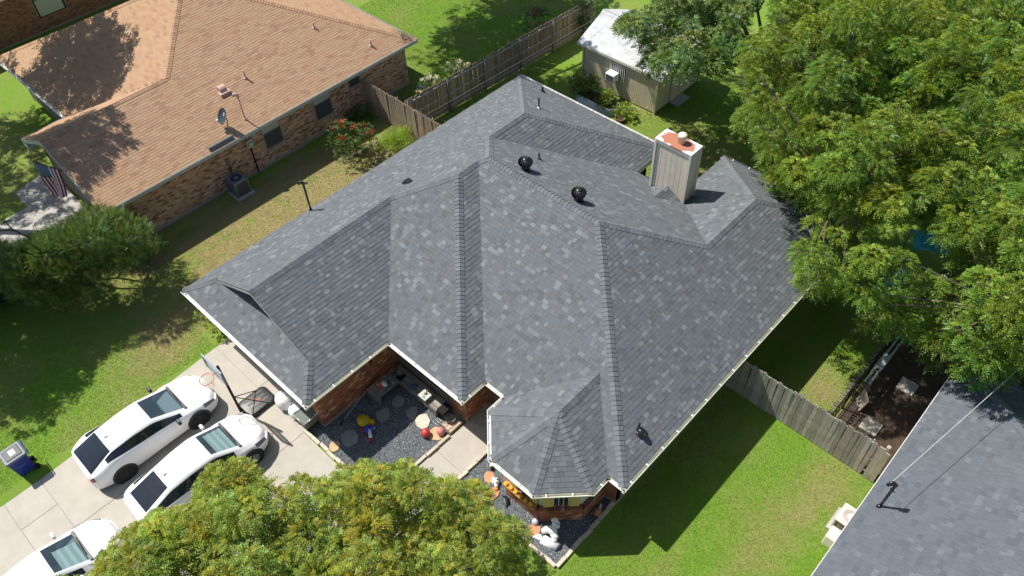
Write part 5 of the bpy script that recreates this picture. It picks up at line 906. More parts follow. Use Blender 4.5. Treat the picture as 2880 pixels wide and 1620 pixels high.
for k in range(8): MB().box(-19.74+k*.113, -19.71+k*.113, sy0-.06, sy0-.045, 1.03, 1.75).build('bar', M_WHITE, w_)
d_ = MB().box(sx1-.002, sx1+.012, 28.3, 29.9, .1, 1.9).build('door', M_SIDE, sh); MB().box(sx1+.012, sx1+.035, 28.28, 28.36, .1, 1.9).build('door_trim', M_SIDE, d_); MB().box(sx1+.012, sx1+.035, 29.06, 29.12, .1, 1.9).build('door_trim', M_SIDE, d_)
MB().box(sx1+.0, sx1+.5, 28.3, 29.3, 0, .1).build('door_step', M_CONCG, sh)
t = thing('window_air_conditioner', 'white window air conditioner sticking out of the shed window', 'air conditioner', (-19.45, sy0-.2, 1.2))
MB().bbox(-19.75, -19.22, sy0-.48, sy0-.07, 1.04, 1.42, .02).build('case', M_PLAST, t); MB().box(-19.70, -19.27, sy0-.487, sy0-.482, 1.08, 1.38).build('grille', M_DARK, t)
for k in range(6): MB().box(-19.70, -19.27, sy0-.494, sy0-.488, 1.10+k*.05, 1.112+k*.05).build('louvre', M_GREYM, t)

# ------------------------------------------------------------------ fences: every picket a piece
fr_ = random.Random(77)
def fence(name, label, a, b, m, h=1.83, w=.14, posts=2.4, side=1, zb0=.03, rail_m=None, dog=True, lean=.006, tone=(.75, 1.15), gap=None, post_m=None):
    a = Vector((a[0], a[1], 0)); b = Vector((b[0], b[1], 0)); d = b-a; L_ = d.length; d.normalize(); nrm = Vector((-d.y, d.x, 0))*side
    t = thing(name, label, 'fence', tuple((a+b)/2)); k = 0.0; meshes = []
    for j in range(10):
        v = fr_.uniform(*tone); hh = h+fr_.uniform(-.03, .02); ww = w-.008; c_ = .03 if dog else 0
        prof = [(0, zb0), (ww, zb0), (ww, hh-c_), (ww-c_, hh), (c_, hh), (0, hh-c_)]; n = len(prof)
        vs = [(x, 0, z) for x, z in prof]+[(x, .016, z) for x, z in prof]
        me = MB().add(vs, [tuple(range(n)), tuple(range(2*n-1, n-1, -1))]+[(i, n+i, n+(i+1) % n, (i+1) % n) for i in range(n)], (v, v*fr_.uniform(.96, 1.02), v*fr_.uniform(.9, 1.02))).mesh('picket'); me.materials.append(m); meshes.append(me)
    while k < L_-.02:
        if not (gap and gap[0] < k < gap[1]):
            o = bpy.data.objects.new('picket', fr_.choice(meshes)); link(o, t)
            ln = fr_.gauss(0, lean); ang = math.atan2(d.y, d.x)
            o.matrix_basis = Matrix.Translation(a+d*k+(nrm*.016 if side < 0 else nrm*0)) @ Matrix.Rotation(ang, 4, 'Z') @ Matrix.Rotation(ln, 4, 'Y') @ Matrix.Rotation(fr_.gauss(0, .01), 4, 'X')
        k += w
    for z in (.28, h*.52, h-.22): MB().para(a-nrm*.065+Vector((0, 0, z)), d*L_, nrm*.042, (0, 0, .085)).build('rail', rail_m or M_RAIL, t)
    k = .1
    while k < L_:
        MB().tube([a+d*k-nrm*.10, a+d*k-nrm*.10+Vector((0, 0, h-.02))], .032, 8).build('post', post_m or M_GREYM, t); k += posts
    return t
fence('board_fence', 'long brown board fence with rails showing, behind the house on the left', (-24.85, 18.35), (-24.25, 31.4), M_WOODB, side=1, h=1.85, tone=(.65, 1.15), post_m=M_GREYM)
fence('board_fence', 'short brown board fence joining the tan house to the long fence', (-27.9, 18.28), (-22.35, 18.28), M_WOODB, side=-1, tone=(.7, 1.15))
fence('gate_fence', 'pale weathered picket fence beside the right lawn', (-5.9, 16.08), (-.95, 16.04), M_WOOD, side=-1, tone=(.6, 1.2), lean=.012)
t = thing('gate_end', 'pale fence end piece with open slots against the slate-blue house', 'fence', (-.7, 16.04, 0))
MB().box(-.78, -.60, 16.0, 16.03, .03, 1.82, (1.0, .95, .88)).build('picket', M_WOOD, t); MB().box(-.6, -.42, 16.0, 16.03, .03, 1.70, (.95, .9, .82)).build('picket', M_WOOD, t)
for z in (.25, .95, 1.6): MB().box(-1.0, -.5, 16.032, 16.075, z, z+.09).build('rail', M_RAIL, t)
MB().bbox(-.62, -.5, 16.06, 16.18, 0, 1.9, .02).build('post', M_RAIL, t)
# dark wire fence with loose rails between the right lawns
t = thing('wire_fence', 'dark wire fence with loose rails between the side yard and bare soil', 'fence', (-2.45, 20, 0)); wr = random.Random(8)
for k in range(9): MB().tube([(-2.45, 16.2+k*1.7, 0), (-2.45+wr.uniform(-.03, .03), 16.2+k*1.7, 1.25)], .03, 8).build('post', M_DARK, t)
for z in (.25, .65, 1.05, 1.22): MB().tube([(-2.45, 16.15, z), (-2.46, 22, z-.02), (-2.44, 30, z)], .014, 6).build('rail', M_DARK, t)
for k in range(70): MB().box(-2.455, -2.443, 16.2+k*.2, 16.212+k*.2, .05, 1.22).build('wire', M_DARK, t)
for k in range(46):
    v = wr.uniform(.6, 1.3); y = 16.25+k*.12
    MB().box(-2.62+wr.uniform(-.05, .05), -2.50, y, y+.06, .9+wr.uniform(-.05, .1), .93, (v*.35, v*.33, v*.3)).build('slat_end', M_WOOD, t)
t = thing('metal_rail', 'grey metal roller conveyor rail leaning on the dark wire fence', 'metal rail', (-2.2, 20, 0))
for xo in (-.06, .10): MB().box(-2.28+xo, -2.22+xo, 18.7, 23.2, .85, .97).build('side_channel', M_STEEL, t)
MB().bbox(-2.36, -2.10, 19.4, 20.1, .96, 1.04, .02).build('plate', M_STEEL, t)
for k in range(9): MB().tube([(-2.22, 18.8+k*.5, .9), (-2.12, 18.8+k*.5, .9)], .03, 8).build('roller', M_GREYM, t)
for y in (19.0, 22.8): MB().box(-2.27, -2.13, y, y+.06, 0, .85).build('leg', M_GREYM, t)
for k in range(2):
    c_ = ((-1.24, 20.16), (-1.42, 17.86))[k]; o = MB().bbox(c_[0]-.29, c_[0]+.29, c_[1]-.29, c_[1]+.29, .006, .07, .012).build('paving_slab', M_CONCG)
    tag(o, ('square grey paving slab on bare soil farther from the picket fence', 'square grey paving slab on bare soil close behind the picket fence')[k], 'paving slab', 'paving slabs on the bare soil')
tag(MB().para((-2.30, 18.55, .02), (.32, -.42, 0), (.10, .06, .62), (.03, .02, 0)).build('leaning_panel', mat('beige_panel', (.36, .31, .27), .8)), 'beige square panel leaning on the dark wire fence', 'panel')
# ------------------------------------------------------------------ cars
def seats_and_dash(t, ox, oy, m_seat, ws0, ws1):
    def R_(x0, x1, y0, y1, z0, z1, m, nm, b=.05): return MB().bbox(ox+x0, ox+x1, oy+y0, oy+y1, z0, z1, b).build(nm, m, t)
    tub = MB(); d = M_BLACKP
    tub.box(ox-.70, ox+.70, oy-1.7, oy+ws1-.1, .34, .40); tub.box(ox-.76, ox-.72, oy-1.7, oy+ws1-.1, .4, .86); tub.box(ox+.72, ox+.76, oy-1.7, oy+ws1-.1, .4, .86)
    tub.build('cabin_tub', d, t)
    R_(-.68, .68, ws1-.55, ws1-.02, .70, .93, mat('dash', (.26, .29, .30), .7), 'dashboard')
    for s in (-.37, .37):
        R_(s-.25, s+.25, ws0-.75, ws0-.25, .45, .62, m_seat, 'seat'); R_(s-.24, s+.24, ws0-.88, ws0-.70, .55, 1.10, m_seat, 'seat_back'); R_(s-.13, s+.13, ws0-.90, ws0-.78, 1.10, 1.27, m_seat, 'headrest')
    R_(-.62, .62, -1.35, -.9, .45, .64, m_seat, 'rear_seat'); R_(-.60, .60, -1.5, -1.32, .6, 1.05, m_seat, 'rear_seat_back')
    MB().tube([(ox-.37+.17*math.cos(a), oy+ws1-.62+.05*math.sin(a), .92+.16*math.sin(a)) for a in [k*math.pi/6 for k in range(13)]], .016, 6, caps=False).build('steering_wheel', M_DARK, t)
def car(label, ox, oy, P, paint, wheel_m, arch_m, m_seat, spokes, seed=0, group=None):
    t = thing('parked_car', label, 'car', (ox, oy, 0), group); Ln = P['L']; y0, y1 = -Ln/2, Ln/2
    rg0, rg1, ws0, ws1 = P['rg']+P['ws']; sg0, sg1 = P['sg']
    ys = sorted(set([round(v, 3) for v in np.concatenate([np.linspace(y0, y0+.25, 8), np.linspace(y0+.25, y1-.3, 60), np.linspace(y1-.3, y1, 9), [rg0, rg1, ws0, ws1, sg0, sg1, P['pil']-.04, P['pil']+.04, y1-.62, y1-.2, y0+.12]])]))
    ip = lambda k, y: np.interp(y, [a for a, b in P[k]], [b for a, b in P[k]])
    def sm(k, y, r=.09): return float(np.mean([ip(k, min(y1, max(y0, y+e))) for e in np.linspace(-r, r, 7)])) if y0+.12 < y < y1-.12 else float(ip(k, y))
    rows = []
    for y in ys:
        zt_, wt, wb_, zb2, wm = (sm(k, y) for k in ('zt', 'wt', 'wb', 'zb', 'wm'))
        z3 = max(zt_-.055, zb2+.012); wt = min(wt, wb_-.01)
        L3 = lambda a, b, f: a+(b-a)*f
        pts = [(0, zt_), (wt*.45, zt_-.006), (wt*.82, max(zt_-.024, z3+.008)), (wt, z3), (L3(wt, wb_, .14), L3(z3, zb2, .14)), (L3(wt, wb_, .52), L3(z3, zb2, .5)), (L3(wt, wb_, .88), L3(z3, zb2, .88)), (wb_, zb2),
               (wm, L3(zb2, .55, .45)), (wm+.004, .58), (wm-.012, .40), (wm-.05, .25), (wm*.8, .19), (0, .19)]
        rows.append(pts)
    parts = {}
    def cls(i, j):
        ym_ = (ys[i]+ys[i+1])/2
        if ws0 < ym_ < ws1 and j < 2: return 'windshield'
        if rg0 < ym_ < rg1 and j < (3 if P['wide_rg'] else 2): return 'rear_window'
        if sg0 < ym_ < sg1 and j in (4, 5) and not (P['pil']-.041 < ym_ < P['pil']+.041): return 'side_window'
        if sg0 < ym_ < sg1 and j in (4, 5): return 'pillar'
        if ym_ > y1-.62 and ym_ < y1-.2 and j in (6, 7): return 'headlight'
        if ym_ < y0+.12 and j in (6, 7): return 'tail_light'
        if j >= 11: return 'underbody'
        return 'body'
    for s in (1, -1):
        for i in range(len(ys)-1):
            for j in range(len(rows[0])-1):
                q = [(ox+s*rows[i][j][0], oy+ys[i], rows[i][j][1]), (ox+s*rows[i+1][j][0], oy+ys[i+1], rows[i+1][j][1]), (ox+s*rows[i+1][j+1][0], oy+ys[i+1], rows[i+1][j+1][1]), (ox+s*rows[i][j+1][0], oy+ys[i], rows[i][j+1][1])]
                k = cls(i, j); key = (k, s) if k in ('side_window', 'headlight', 'tail_light', 'pillar') else (k, 0)
                if k == 'side_window': key = (k, s, ys[i] > P['pil'])
                parts.setdefault(key, []).append(q[::-1] if s > 0 else q)
    for i_, fl_ in ((0, 1), (len(ys)-1, -1)):
        for s in (1, -1):
            r_ = rows[i_]; poly = [(ox+s*p[0], oy+ys[i_], p[1]) for p in r_]; parts.setdefault(('body', 0), []).append(poly)
    MM = {'body': paint, 'windshield': M_GLASS, 'rear_window': M_GLASSD, 'side_window': M_GLASSD, 'pillar': M_BLACKP, 'headlight': mat('headlight', (.10, .11, .13), .12, spec=.8), 'tail_light': mat('tail_light', (.20, .012, .014), .2), 'underbody': M_DARK}
    for key, qs in parts.items():
        V = {}; vs = []; fs = []
        for q in qs:
            f = []
            for p in q:
                kk = tuple(round(c, 5) for c in p)
                if kk not in V: V[kk] = len(vs); vs.append(kk)
                if not f or V[kk] != f[-1]: f.append(V[kk])
            if len(f) > 2 and f[0] == f[-1]: f = f[:-1]
            if len(set(f)) > 2: fs.append(f)
        o = MB().add(vs, fs, None, True).build(key[0], MM[key[0]], t)
    seats_and_dash(t, ox, oy, m_seat, ws0, ws1)
    for yw in P['wh']:
        for s in (1, -1):
            xw = ox+s*(P['wmx']+.004)
            MB().lathe([(.415, -.06), (.415, .004), (.395, .010), (.36, .011)], (xw, oy+yw, .365), 28, axis=(s, 0, 0)).build('wheel_arch', arch_m, t)
            w = MB().lathe([(.20, -.16), (.325, -.16), (.338, -.13), (.338, .0), (.325, .022), (.235, .026)], (xw, oy+yw, .338), 28, axis=(s, 0, 0)).build('wheel', M_RUBBER, t)
            MB().lathe([(.232, .005), (.225, .028), (.215, .028), (.205, .012)], (xw+s*.001, oy+yw, .338), 24, axis=(s, 0, 0)).build('rim', wheel_m, w)
            sp = MB()
            for k in range(spokes):
                a = 2*math.pi*k/spokes; d1 = Vector((0, math.cos(a), math.sin(a))); d2_ = Vector((0, -math.sin(a), math.cos(a)))
                sp.para(Vector((xw+s*.027, oy+yw, .338))+d1*.03-d2_*(.12/spokes+.006), d1*.185, d2_*(.24/spokes+.012), (s*.010, 0, 0))
            sp.lathe([(.05, 0), (.045, .014)], (xw+s*.027, oy+yw, .338), 12, axis=(s, 0, 0)); sp.build('spokes', wheel_m, w)
    for s in (1, -1):
        xm = ox+s*(P['wmx']+.06); ymr = oy+ws1-.42
        MB().bbox(xm-.11, xm+.11, ymr-.06, ymr+.05, .93, 1.06, .03).build('mirror', P['mir'], t)
        for yd in P['han']: MB().bbox(ox+s*(P['wmx']-.005)-.012, ox+s*(P['wmx']-.005)+.012, oy+yd, oy+yd+.2, .76, .79, .006).build('door_handle', paint, t)
    zc = float(ip('zt', ws1)); MB().box(ox-.62, ox+.62, oy+ws1-.015, oy+ws1+.07, zc-.05, zc+.012).build('cowl', M_BLACKP, t)
    for s in (-1, 1): MB().tube([(ox+s*.1-.25, oy+ws1+.03, zc+.025), (ox+s*.1+.3, oy+ws1+.0, zc+.03)], .012, 5).build('wiper', M_DARK, t)
    za = float(ip('zt', rg1+.25)); MB().para((ox-.015, oy+rg1+.12, za-.01), (.03, 0, 0), (0, .13, 0), (0, -.03, .06)).build('antenna_fin', paint, t)
    return t
SEATL = mat('light_seat', (.42, .45, .45), .8); SEATD = mat('dark_seat', (.06, .065, .07), .8)
PA = dict(L=4.6, rg=(-2.17, -1.35), ws=(.15, 1.17), sg=(-1.62, .95), pil=-.28, wide_rg=True, wmx=.89, wh=(-1.40, 1.34), mir=M_BLACKP, han=(-.2,),
          zt=[(-2.3, .80), (-2.26, .98), (-2.18, 1.05), (-1.35, 1.35), (-.6, 1.43), (0, 1.41), (.16, 1.38), (1.17, .99), (1.7, .90), (2.05, .79), (2.22, .67), (2.3, .5)],
          wt=[(-2.3, .50), (-2.2, .62), (-1.35, .52), (0, .56), (.2, .57), (1.17, .70), (1.8, .70), (2.1, .60), (2.3, .36)], wb=[(-2.3, .55), (-2.2, .74), (-1.8, .81), (0, .82), (1.2, .82), (1.9, .79), (2.15, .68), (2.3, .42)],
          zb=[(-2.3, .74), (-2.2, .94), (-1.6, 1.16), (-1.1, 1.08), (-.5, 1.01), (.4, .95), (1.2, .89), (1.9, .76), (2.3, .48)], wm=[(-2.3, .60), (-2.22, .76), (-1.85, .885), (1.75, .885), (2.1, .79), (2.24, .60), (2.3, .42)])
PB2 = dict(L=4.54, rg=(-1.98, -1.10), ws=(.42, 1.24), sg=(-1.75, 1.0), pil=-.2, wide_rg=False, wmx=.88, wh=(-1.33, 1.37), mir=M_CAR, han=(-.15, -.95),
           zt=[(-2.27, .82), (-2.22, 1.0), (-2.1, 1.06), (-1.98, 1.10), (-1.1, 1.38), (-.4, 1.46), (.2, 1.46), (.43, 1.42), (1.24, 1.04), (1.65, .93), (2.0, .82), (2.18, .70), (2.27, .5)],
           wt=[(-2.27, .50), (-2.1, .60), (-1.1, .52), (.2, .58), (.43, .57), (1.24, .68), (1.75, .66), (2.05, .54), (2.27, .32)], wb=[(-2.27, .52), (-2.15, .70), (-1.8, .79), (0, .82), (1.2, .81), (1.8, .77), (2.1, .62), (2.27, .38)],
           zb=[(-2.27, .76), (-2.1, .96), (-1.6, 1.0), (-.4, .95), (1.2, .89), (1.8, .78), (2.27, .48)], wm=[(-2.27, .58), (-2.18, .74), (-1.85, .87), (1.7, .87), (2.05, .75), (2.2, .56), (2.27, .40)])
PC = dict(L=4.60, rg=(-1.75, -1.15), ws=(.44, 1.30), sg=(-1.5, 1.02), pil=-.25, wide_rg=False, wmx=.89, wh=(-1.36, 1.38), mir=M_CARP, han=(-.15, -.95),
          zt=[(-2.3, .85), (-2.22, 1.0), (-1.75, 1.06), (-1.15, 1.36), (-.5, 1.45), (.2, 1.45), (.45, 1.41), (1.30, 1.03), (1.7, .96), (2.05, .84), (2.22, .7), (2.3, .5)],
          wt=[(-2.3, .52), (-2.1, .64), (-1.15, .54), (.2, .58), (.45, .58), (1.3, .70), (1.8, .68), (2.05, .58), (2.3, .34)], wb=[(-2.3, .55), (-2.2, .72), (-1.8, .80), (0, .82), (1.2, .82), (1.8, .78), (2.1, .64), (2.3, .38)],
          zb=[(-2.3, .78), (-2.1, .98), (-1.6, .98), (-.4, .95), (1.2, .90), (1.8, .80), (2.3, .48)], wm=[(-2.3, .58), (-2.2, .75), (-1.85, .88), (1.7, .88), (2.05, .76), (2.2, .58), (2.3, .40)])
GC = 'white cars on the drive'
car('white fastback car with dark wheels, parked on the left of the drive', -19.02, 1.50, PA, M_CAR, M_WHEELD, M_BLACKP, SEATD, 5, group=GC)
car('white hatchback car with silver wheels beside the basketball hoop', -16.38, 1.83, PB2, M_CAR, M_ALLOY, M_RUBBER, SEATL, 10, group=GC)
c3 = car('pale pearl white car in the lower left corner, nose under the tree', -16.42, -3.30, PC, M_CARP, M_ALLOY, M_RUBBER, SEATL, 7, group=GC)
for cx_, cy_c, P_, x0_, x1_ in ((-16.38, 1.83, PB2, -.60, .60), (-16.42, -3.30, PC, -.30, .58)):        # folding sun shades behind the glass
    a_, b_ = P_['ws']; za_ = float(np.interp(a_, *zip(*P_['zt'])))-.10; zb3 = float(np.interp(b_, *zip(*P_['zt'])))-.07; q = MB()
    for k in range(6):
        f0, f1 = .22+.7*k/6, .22+.7*(k+1)/6; s_ = .025 if k % 2 else 0
        q.add([(cx_+x, cy_c+a_+(b_-a_)*f, za_+(zb3-za_)*f-sg_) for f, sg_ in ((f0, s_), (f1, .025-s_)) for x in (x0_, x1_)], [(0, 1, 3, 2)])
    q.build('sun_shade', mat('sun_shade', (.50, .56, .54), .45), [o for o in bpy.data.objects if o.name.startswith('parked_car') and abs(o.location.y-cy_c) < .01][0])
# dark pickup almost hidden by the big shrub
t = thing('dark_pickup', 'black pickup truck mostly hidden behind the big shrub on the left', 'truck', (-29.4, -.6, 0)); M_NAVY = mat('black_car_paint', (.012, .014, .018), .25, coat=.4)
MB().bbox(-30.35, -28.45, -3.6, 2.1, .45, 1.05, .12).build('body', M_NAVY, t); MB().bbox(-30.2, -28.6, -1.2, .9, 1.04, 1.78, .2).build('cab', M_NAVY, t)
MB().bbox(-30.1, -28.7, .92, 1.3, 1.03, 1.4, .1).build('windshield', M_GLASSD, t)
for y in (-2.6, 1.2):
    for x, s in ((-30.38, -1), (-28.42, 1)): MB().lathe([(.2, -.2), (.38, -.2), (.39, 0), (.36, .02), (.2, .02)], (x, y, .39), 20, axis=(s, 0, 0)).build('wheel', M_RUBBER, t)
MB().box(-30.42, -30.38, -3.4, 2.0, .9, .94).build('trim_strip', M_STEEL, t); MB().box(-28.43, -28.39, -3.4, 2.0, .98, 1.02).build('trim_strip', M_STEEL, t)

# ------------------------------------------------------------------ drive: bin, basketball hoop, bags
t = thing('wheelie_bin', 'blue wheeled bin with grey lid at the drive edge', 'bin', (-21.0, -2.02, 0)); M_BIN = mat('blue_plastic', (.020, .035, .22), .45, noise=(4, .1)); M_LID = mat('grey_lid', (.13, .15, .19), .4, noise=(6, .1))
def taper(x0, x1, y0, y1, z0, a0, a1, b0, b1, z1): return MB().add([(x0, y0, z0), (x1, y0, z0), (x1, y1, z0), (x0, y1, z0), (a0, b0, z1), (a1, b0, z1), (a1, b1, z1), (a0, b1, z1)], [(3, 2, 1, 0), (4, 5, 6, 7), (0, 1, 5, 4), (1, 2, 6, 5), (2, 3, 7, 6), (3, 0, 4, 7)])
taper(-21.22, -20.82, -2.28, -1.80, .06, -21.32, -20.74, -2.34, -1.74, .98).build('bin_body', M_BIN, t)
MB().bbox(-21.36, -20.68, -2.38, -1.70, .98, 1.05, .03).build('lid', M_LID, t); MB().bbox(-21.27, -20.78, -2.29, -1.79, 1.051, 1.075, .02).build('lid_panel', mat('dark_lid', (.045, .05, .06), .4), t); MB().box(-21.14, -20.90, -2.12, -1.94, 1.076, 1.081).build('lid_sticker', M_WHITE, t)
MB().tube([(-21.36, -1.66, .98), (-20.70, -1.66, .98)], .02, 8).build('handle', M_BIN, t); MB().box(-20.775, -20.755, -2.16, -1.95, .55, .62).build('grip', mat('blue_grip', (.06, .09, .30), .5), t)
for x in (-21.24, -20.80): MB().lathe([(.10, -.03), (.10, .03)], (x, -1.76, .10), 14, axis=(1, 0, 0)).build('wheel', M_RUBBER, t)

t = thing('basketball_hoop', 'portable basketball hoop with black base and orange rim on the drive', 'basketball hoop', (-17.5, 4.5, 0))
def rounded(x0, x1, y0, y1, r, n=5):
    p = []
    for cx, cy, a0 in ((x1-r, y0+r, -90), (x1-r, y1-r, 0), (x0+r, y1-r, 90), (x0+r, y0+r, 180)):
        for k in range(n+1): a = RAD(a0+90*k/n); p.append((cx+r*math.cos(a), cy+r*math.sin(a)))
    return p
hb = MB(); lv = [(0, .0), (.0, .10), (.05, .16), (.09, .17)]; n_ = 24; vs = []
for ins, z in lv: vs += [(x, y, z) for x, y in rounded(-17.93+ins, -17.02-ins, 4.05+ins, 5.2-ins, .2)]
hb.add(vs, [tuple(range(n_-1, -1, -1)), tuple(range(3*n_, 4*n_))]+[(k*n_+i, k*n_+(i+1) % n_, (k+1)*n_+(i+1) % n_, (k+1)*n_+i) for k in range(3) for i in range(n_)], None, True); hb.build('base', mat('scuffed_black_plastic', (.022, .023, .025), .4, noise=(5, .5), spec=.5), t)
for k in range(3): MB().bbox(-17.75+k*.20, -17.68+k*.20, 4.30, 5.0, .168, .19, .02).build('base_rib', mat('grey_plastic', (.16, .165, .17), .4), t)
MB().lathe([(.09, 0), (.08, .012)], (-17.45, 4.72, .172), 16).build('rust_patch', M_RUSTW, t); MB().lathe([(.06, 0), (.055, .012)], (-17.62, 4.55, .172), 16).build('rust_patch', M_RUSTW, t)
px, py = -17.55, 4.02
MB().tube([(px, py, .12), (px, py, 2.75)], .045, 10).build('pole', M_DARK, t)
for x in (-17.85, -17.1): MB().tube([(px, py, 1.0), (x, 4.85, .18)], .016, 6).build('brace', M_DARK, t)
MB().tube([(px-.25, py+.05, .25), (px+.35, py+.05, .25)], .02, 6).build('axle', M_DARK, t)
bk = MB().box(-18.10, -17.0, 3.86, 3.90, 2.40, 3.0).build('backboard', glassmat('acrylic', (.25, .28, .30), .35), t)
for q in ((-18.12, -16.98, 3.0, 3.03), (-18.12, -16.98, 2.37, 2.40)): MB().box(q[0], q[1], 3.85, 3.91, q[2], q[3]).build('board_frame', M_GREYM, bk)
for x in (-18.12, -17.0): MB().box(x, x+.02, 3.85, 3.91, 2.40, 3.0).build('board_frame', M_GREYM, bk)
for z in (2.45, 2.75): MB().tube([(px, py, z-.1), (px, 3.92, z)], .018, 6).build('arm', M_DARK, t)
M_RIM = mat('orange_rim', (.62, .09, .04), .5)
rc = (-17.58, 3.55, 2.5)
MB().tube([(rc[0]+.23*math.cos(a), rc[1]+.23*math.sin(a), rc[2]) for a in [2*math.pi*k/24 for k in range(25)]], .012, 6, caps=False).build('rim', M_RIM, t); MB().tube([(rc[0], rc[1]+.22, 2.5), (rc[0], 3.86, 2.5)], .015, 6).build('rim_bracket', M_RIM, t)
for k in range(12):
    a = 2*math.pi*k/12; b_ = a+.5; MB().tube([(rc[0]+.23*math.cos(a), rc[1]+.23*math.sin(a), 2.49), (rc[0]+.15*math.cos(b_), rc[1]+.15*math.sin(b_), 2.25), (rc[0]+.13*math.cos(a), rc[1]+.13*math.sin(a), 2.08)], .005, 4).build('net_cord', M_WHITE, t)
# bags and cart by the garage corner
rg = random.Random(12)
def lump(name, label, cat, c, r, m, jit=.13, n=16, mm=10, group=None):
    return one(name, MB().blob(c, r, rg, n, mm, jit), m, label, cat, group)
M_BAG = mat('white_bag', (.80, .80, .79), .5, noise=(9, .06), bump=(14, .7))
lump('white_sack', 'bulging white sack under the garage eave beside the hoop base', 'sack', (-16.62, 5.24, .34), (.36, .30, .36), M_BAG, .10)
lump('white_sack', 'white sack wedged between the grey cart and the bulging sack', 'sack', (-15.98, 5.26, .28), (.30, .24, .30), M_BAG, .10)
t = thing('folding_cart', 'grey-green folding utility cart with a wire handle at the garage corner', 'cart', (-15.5, 5.3, 0)); M_CART = mat('cart_green', (.15, .17, .14), .7)
taper(-15.72, -15.22, 5.08, 5.62, .14, -15.78, -15.16, 5.05, 5.66, .58).build('tub', M_CART, t)
for a, b in (((-15.78, 5.05), (-15.16, 5.05)), ((-15.16, 5.05), (-15.16, 5.66)), ((-15.16, 5.66), (-15.78, 5.66)), ((-15.78, 5.66), (-15.78, 5.05))): MB().tube([(*a, .60), (*b, .60)], .018, 6).build('top_rail', M_STEEL, t)
MB().tube([(-15.30, 5.66, .6), (-15.1, 5.75, .95), (-14.98, 5.62, .95), (-15.16, 5.4, .6)], .013, 6).build('handle', M_STEEL, t)
for x in (-15.68, -15.26):
    for y in (5.14, 5.56): MB().lathe([(.07, -.02), (.07, .02)], (x, y, .07), 12, axis=(1, 0, 0)).build('wheel', M_RUBBER, t)
t = thing('blue_cooler', 'small blue-grey cooler behind the white sacks', 'cooler', (-16.3, 5.45, 0)); MB().bbox(-16.42, -16.12, 5.36, 5.60, 0.03, .42, .03).build('box', mat('blue_grey', (.14, .21, .30), .5), t); MB().bbox(-16.44, -16.10, 5.34, 5.62, .421, .47, .02).build('lid', mat('pale_blue_grey', (.35, .42, .48), .5), t)

# ------------------------------------------------------------------ air conditioners
def condenser(name, label, x0, x1, y0, y1, h, m, fan_m, pad):
    t = thing(name, label, 'air conditioner', ((x0+x1)/2, (y0+y1)/2, 0)); cx, cy = (x0+x1)/2, (y0+y1)/2
    MB().bbox(x0-.13, x1+.13, y0-.13, y1+.13, .0, .08, .015).build('pad', pad, t)
    MB().bbox(x0+.02, x1-.02, y0+.02, y1-.02, .08, h-.06, .04).build('coil', M_DARK, t)
    for k in range(18):
        f = (k+.5)/18
        for (p, u) in (((x0+f*(x1-x0), y0), 0), ((x0+f*(x1-x0), y1), 0), ((x0, y0+f*(y1-y0)), 1), ((x1, y0+f*(y1-y0)), 1)): MB().box(p[0]-.007, p[0]+.007, p[1]-.007, p[1]+.007, .10, h-.07).build('grille_bar', m, t)
    for x in (x0, x1):
        for y in (y0, y1): MB().bbox(x-.03, x+.03, y-.03, y+.03, .08, h-.05, .01).build('corner_post', m, t)
    r = min(x1-x0, y1-y0)*.40; MB().bbox(x0-.035, x1+.035, y0-.035, y1+.035, h-.06, h, .02).build('top_cover', m, t)
    MB().lathe([(r, .001), (r*.98, .012), (r*.93, .006), (.01, .004)], (cx, cy, h), 28).build('fan_opening', fan_m, t)
    for k in range(4): MB().tube([(cx+r*(k+1)/4.2*math.cos(a), cy+r*(k+1)/4.2*math.sin(a), h+.02) for a in [2*math.pi*j/20 for j in range(21)]], .006, 4, caps=False).build('guard_ring', m, t)
    MB().lathe([(.11, .01), (.10, .03), (.02, .035)], (cx, cy, h), 16).build('hub', m, t)
condenser('air_conditioner', 'grey air conditioner beside the brick wall of the tan house', -27.68, -27.06, 10.30, 10.92, .86, M_GREYM, mat('fan_dark', (.02, .025, .04), .5), M_CONCG)
condenser('air_conditioner', 'cream air conditioner at the eave of the slate-blue house', -.66, -.04, 13.80, 14.42, .62, M_SIDEC, mat('fan_rust', (.45, .40, .40), .5), M_CONCG)
t = thing('equipment_box', 'small cream equipment box next to the cream air conditioner', 'utility box', (-.4, 13.4, 0)); MB().bbox(-.64, .1, 13.16, 13.62, 0, .50, .03).build('box', M_SIDEC, t); MB().bbox(-.62, -.34, 13.20, 13.58, .501, .53, .02).build('lid', M_CREAM, t); MB().bbox(-.31, .05, 13.20, 13.58, .501, .53, .02).build('lid', M_CREAM, t)

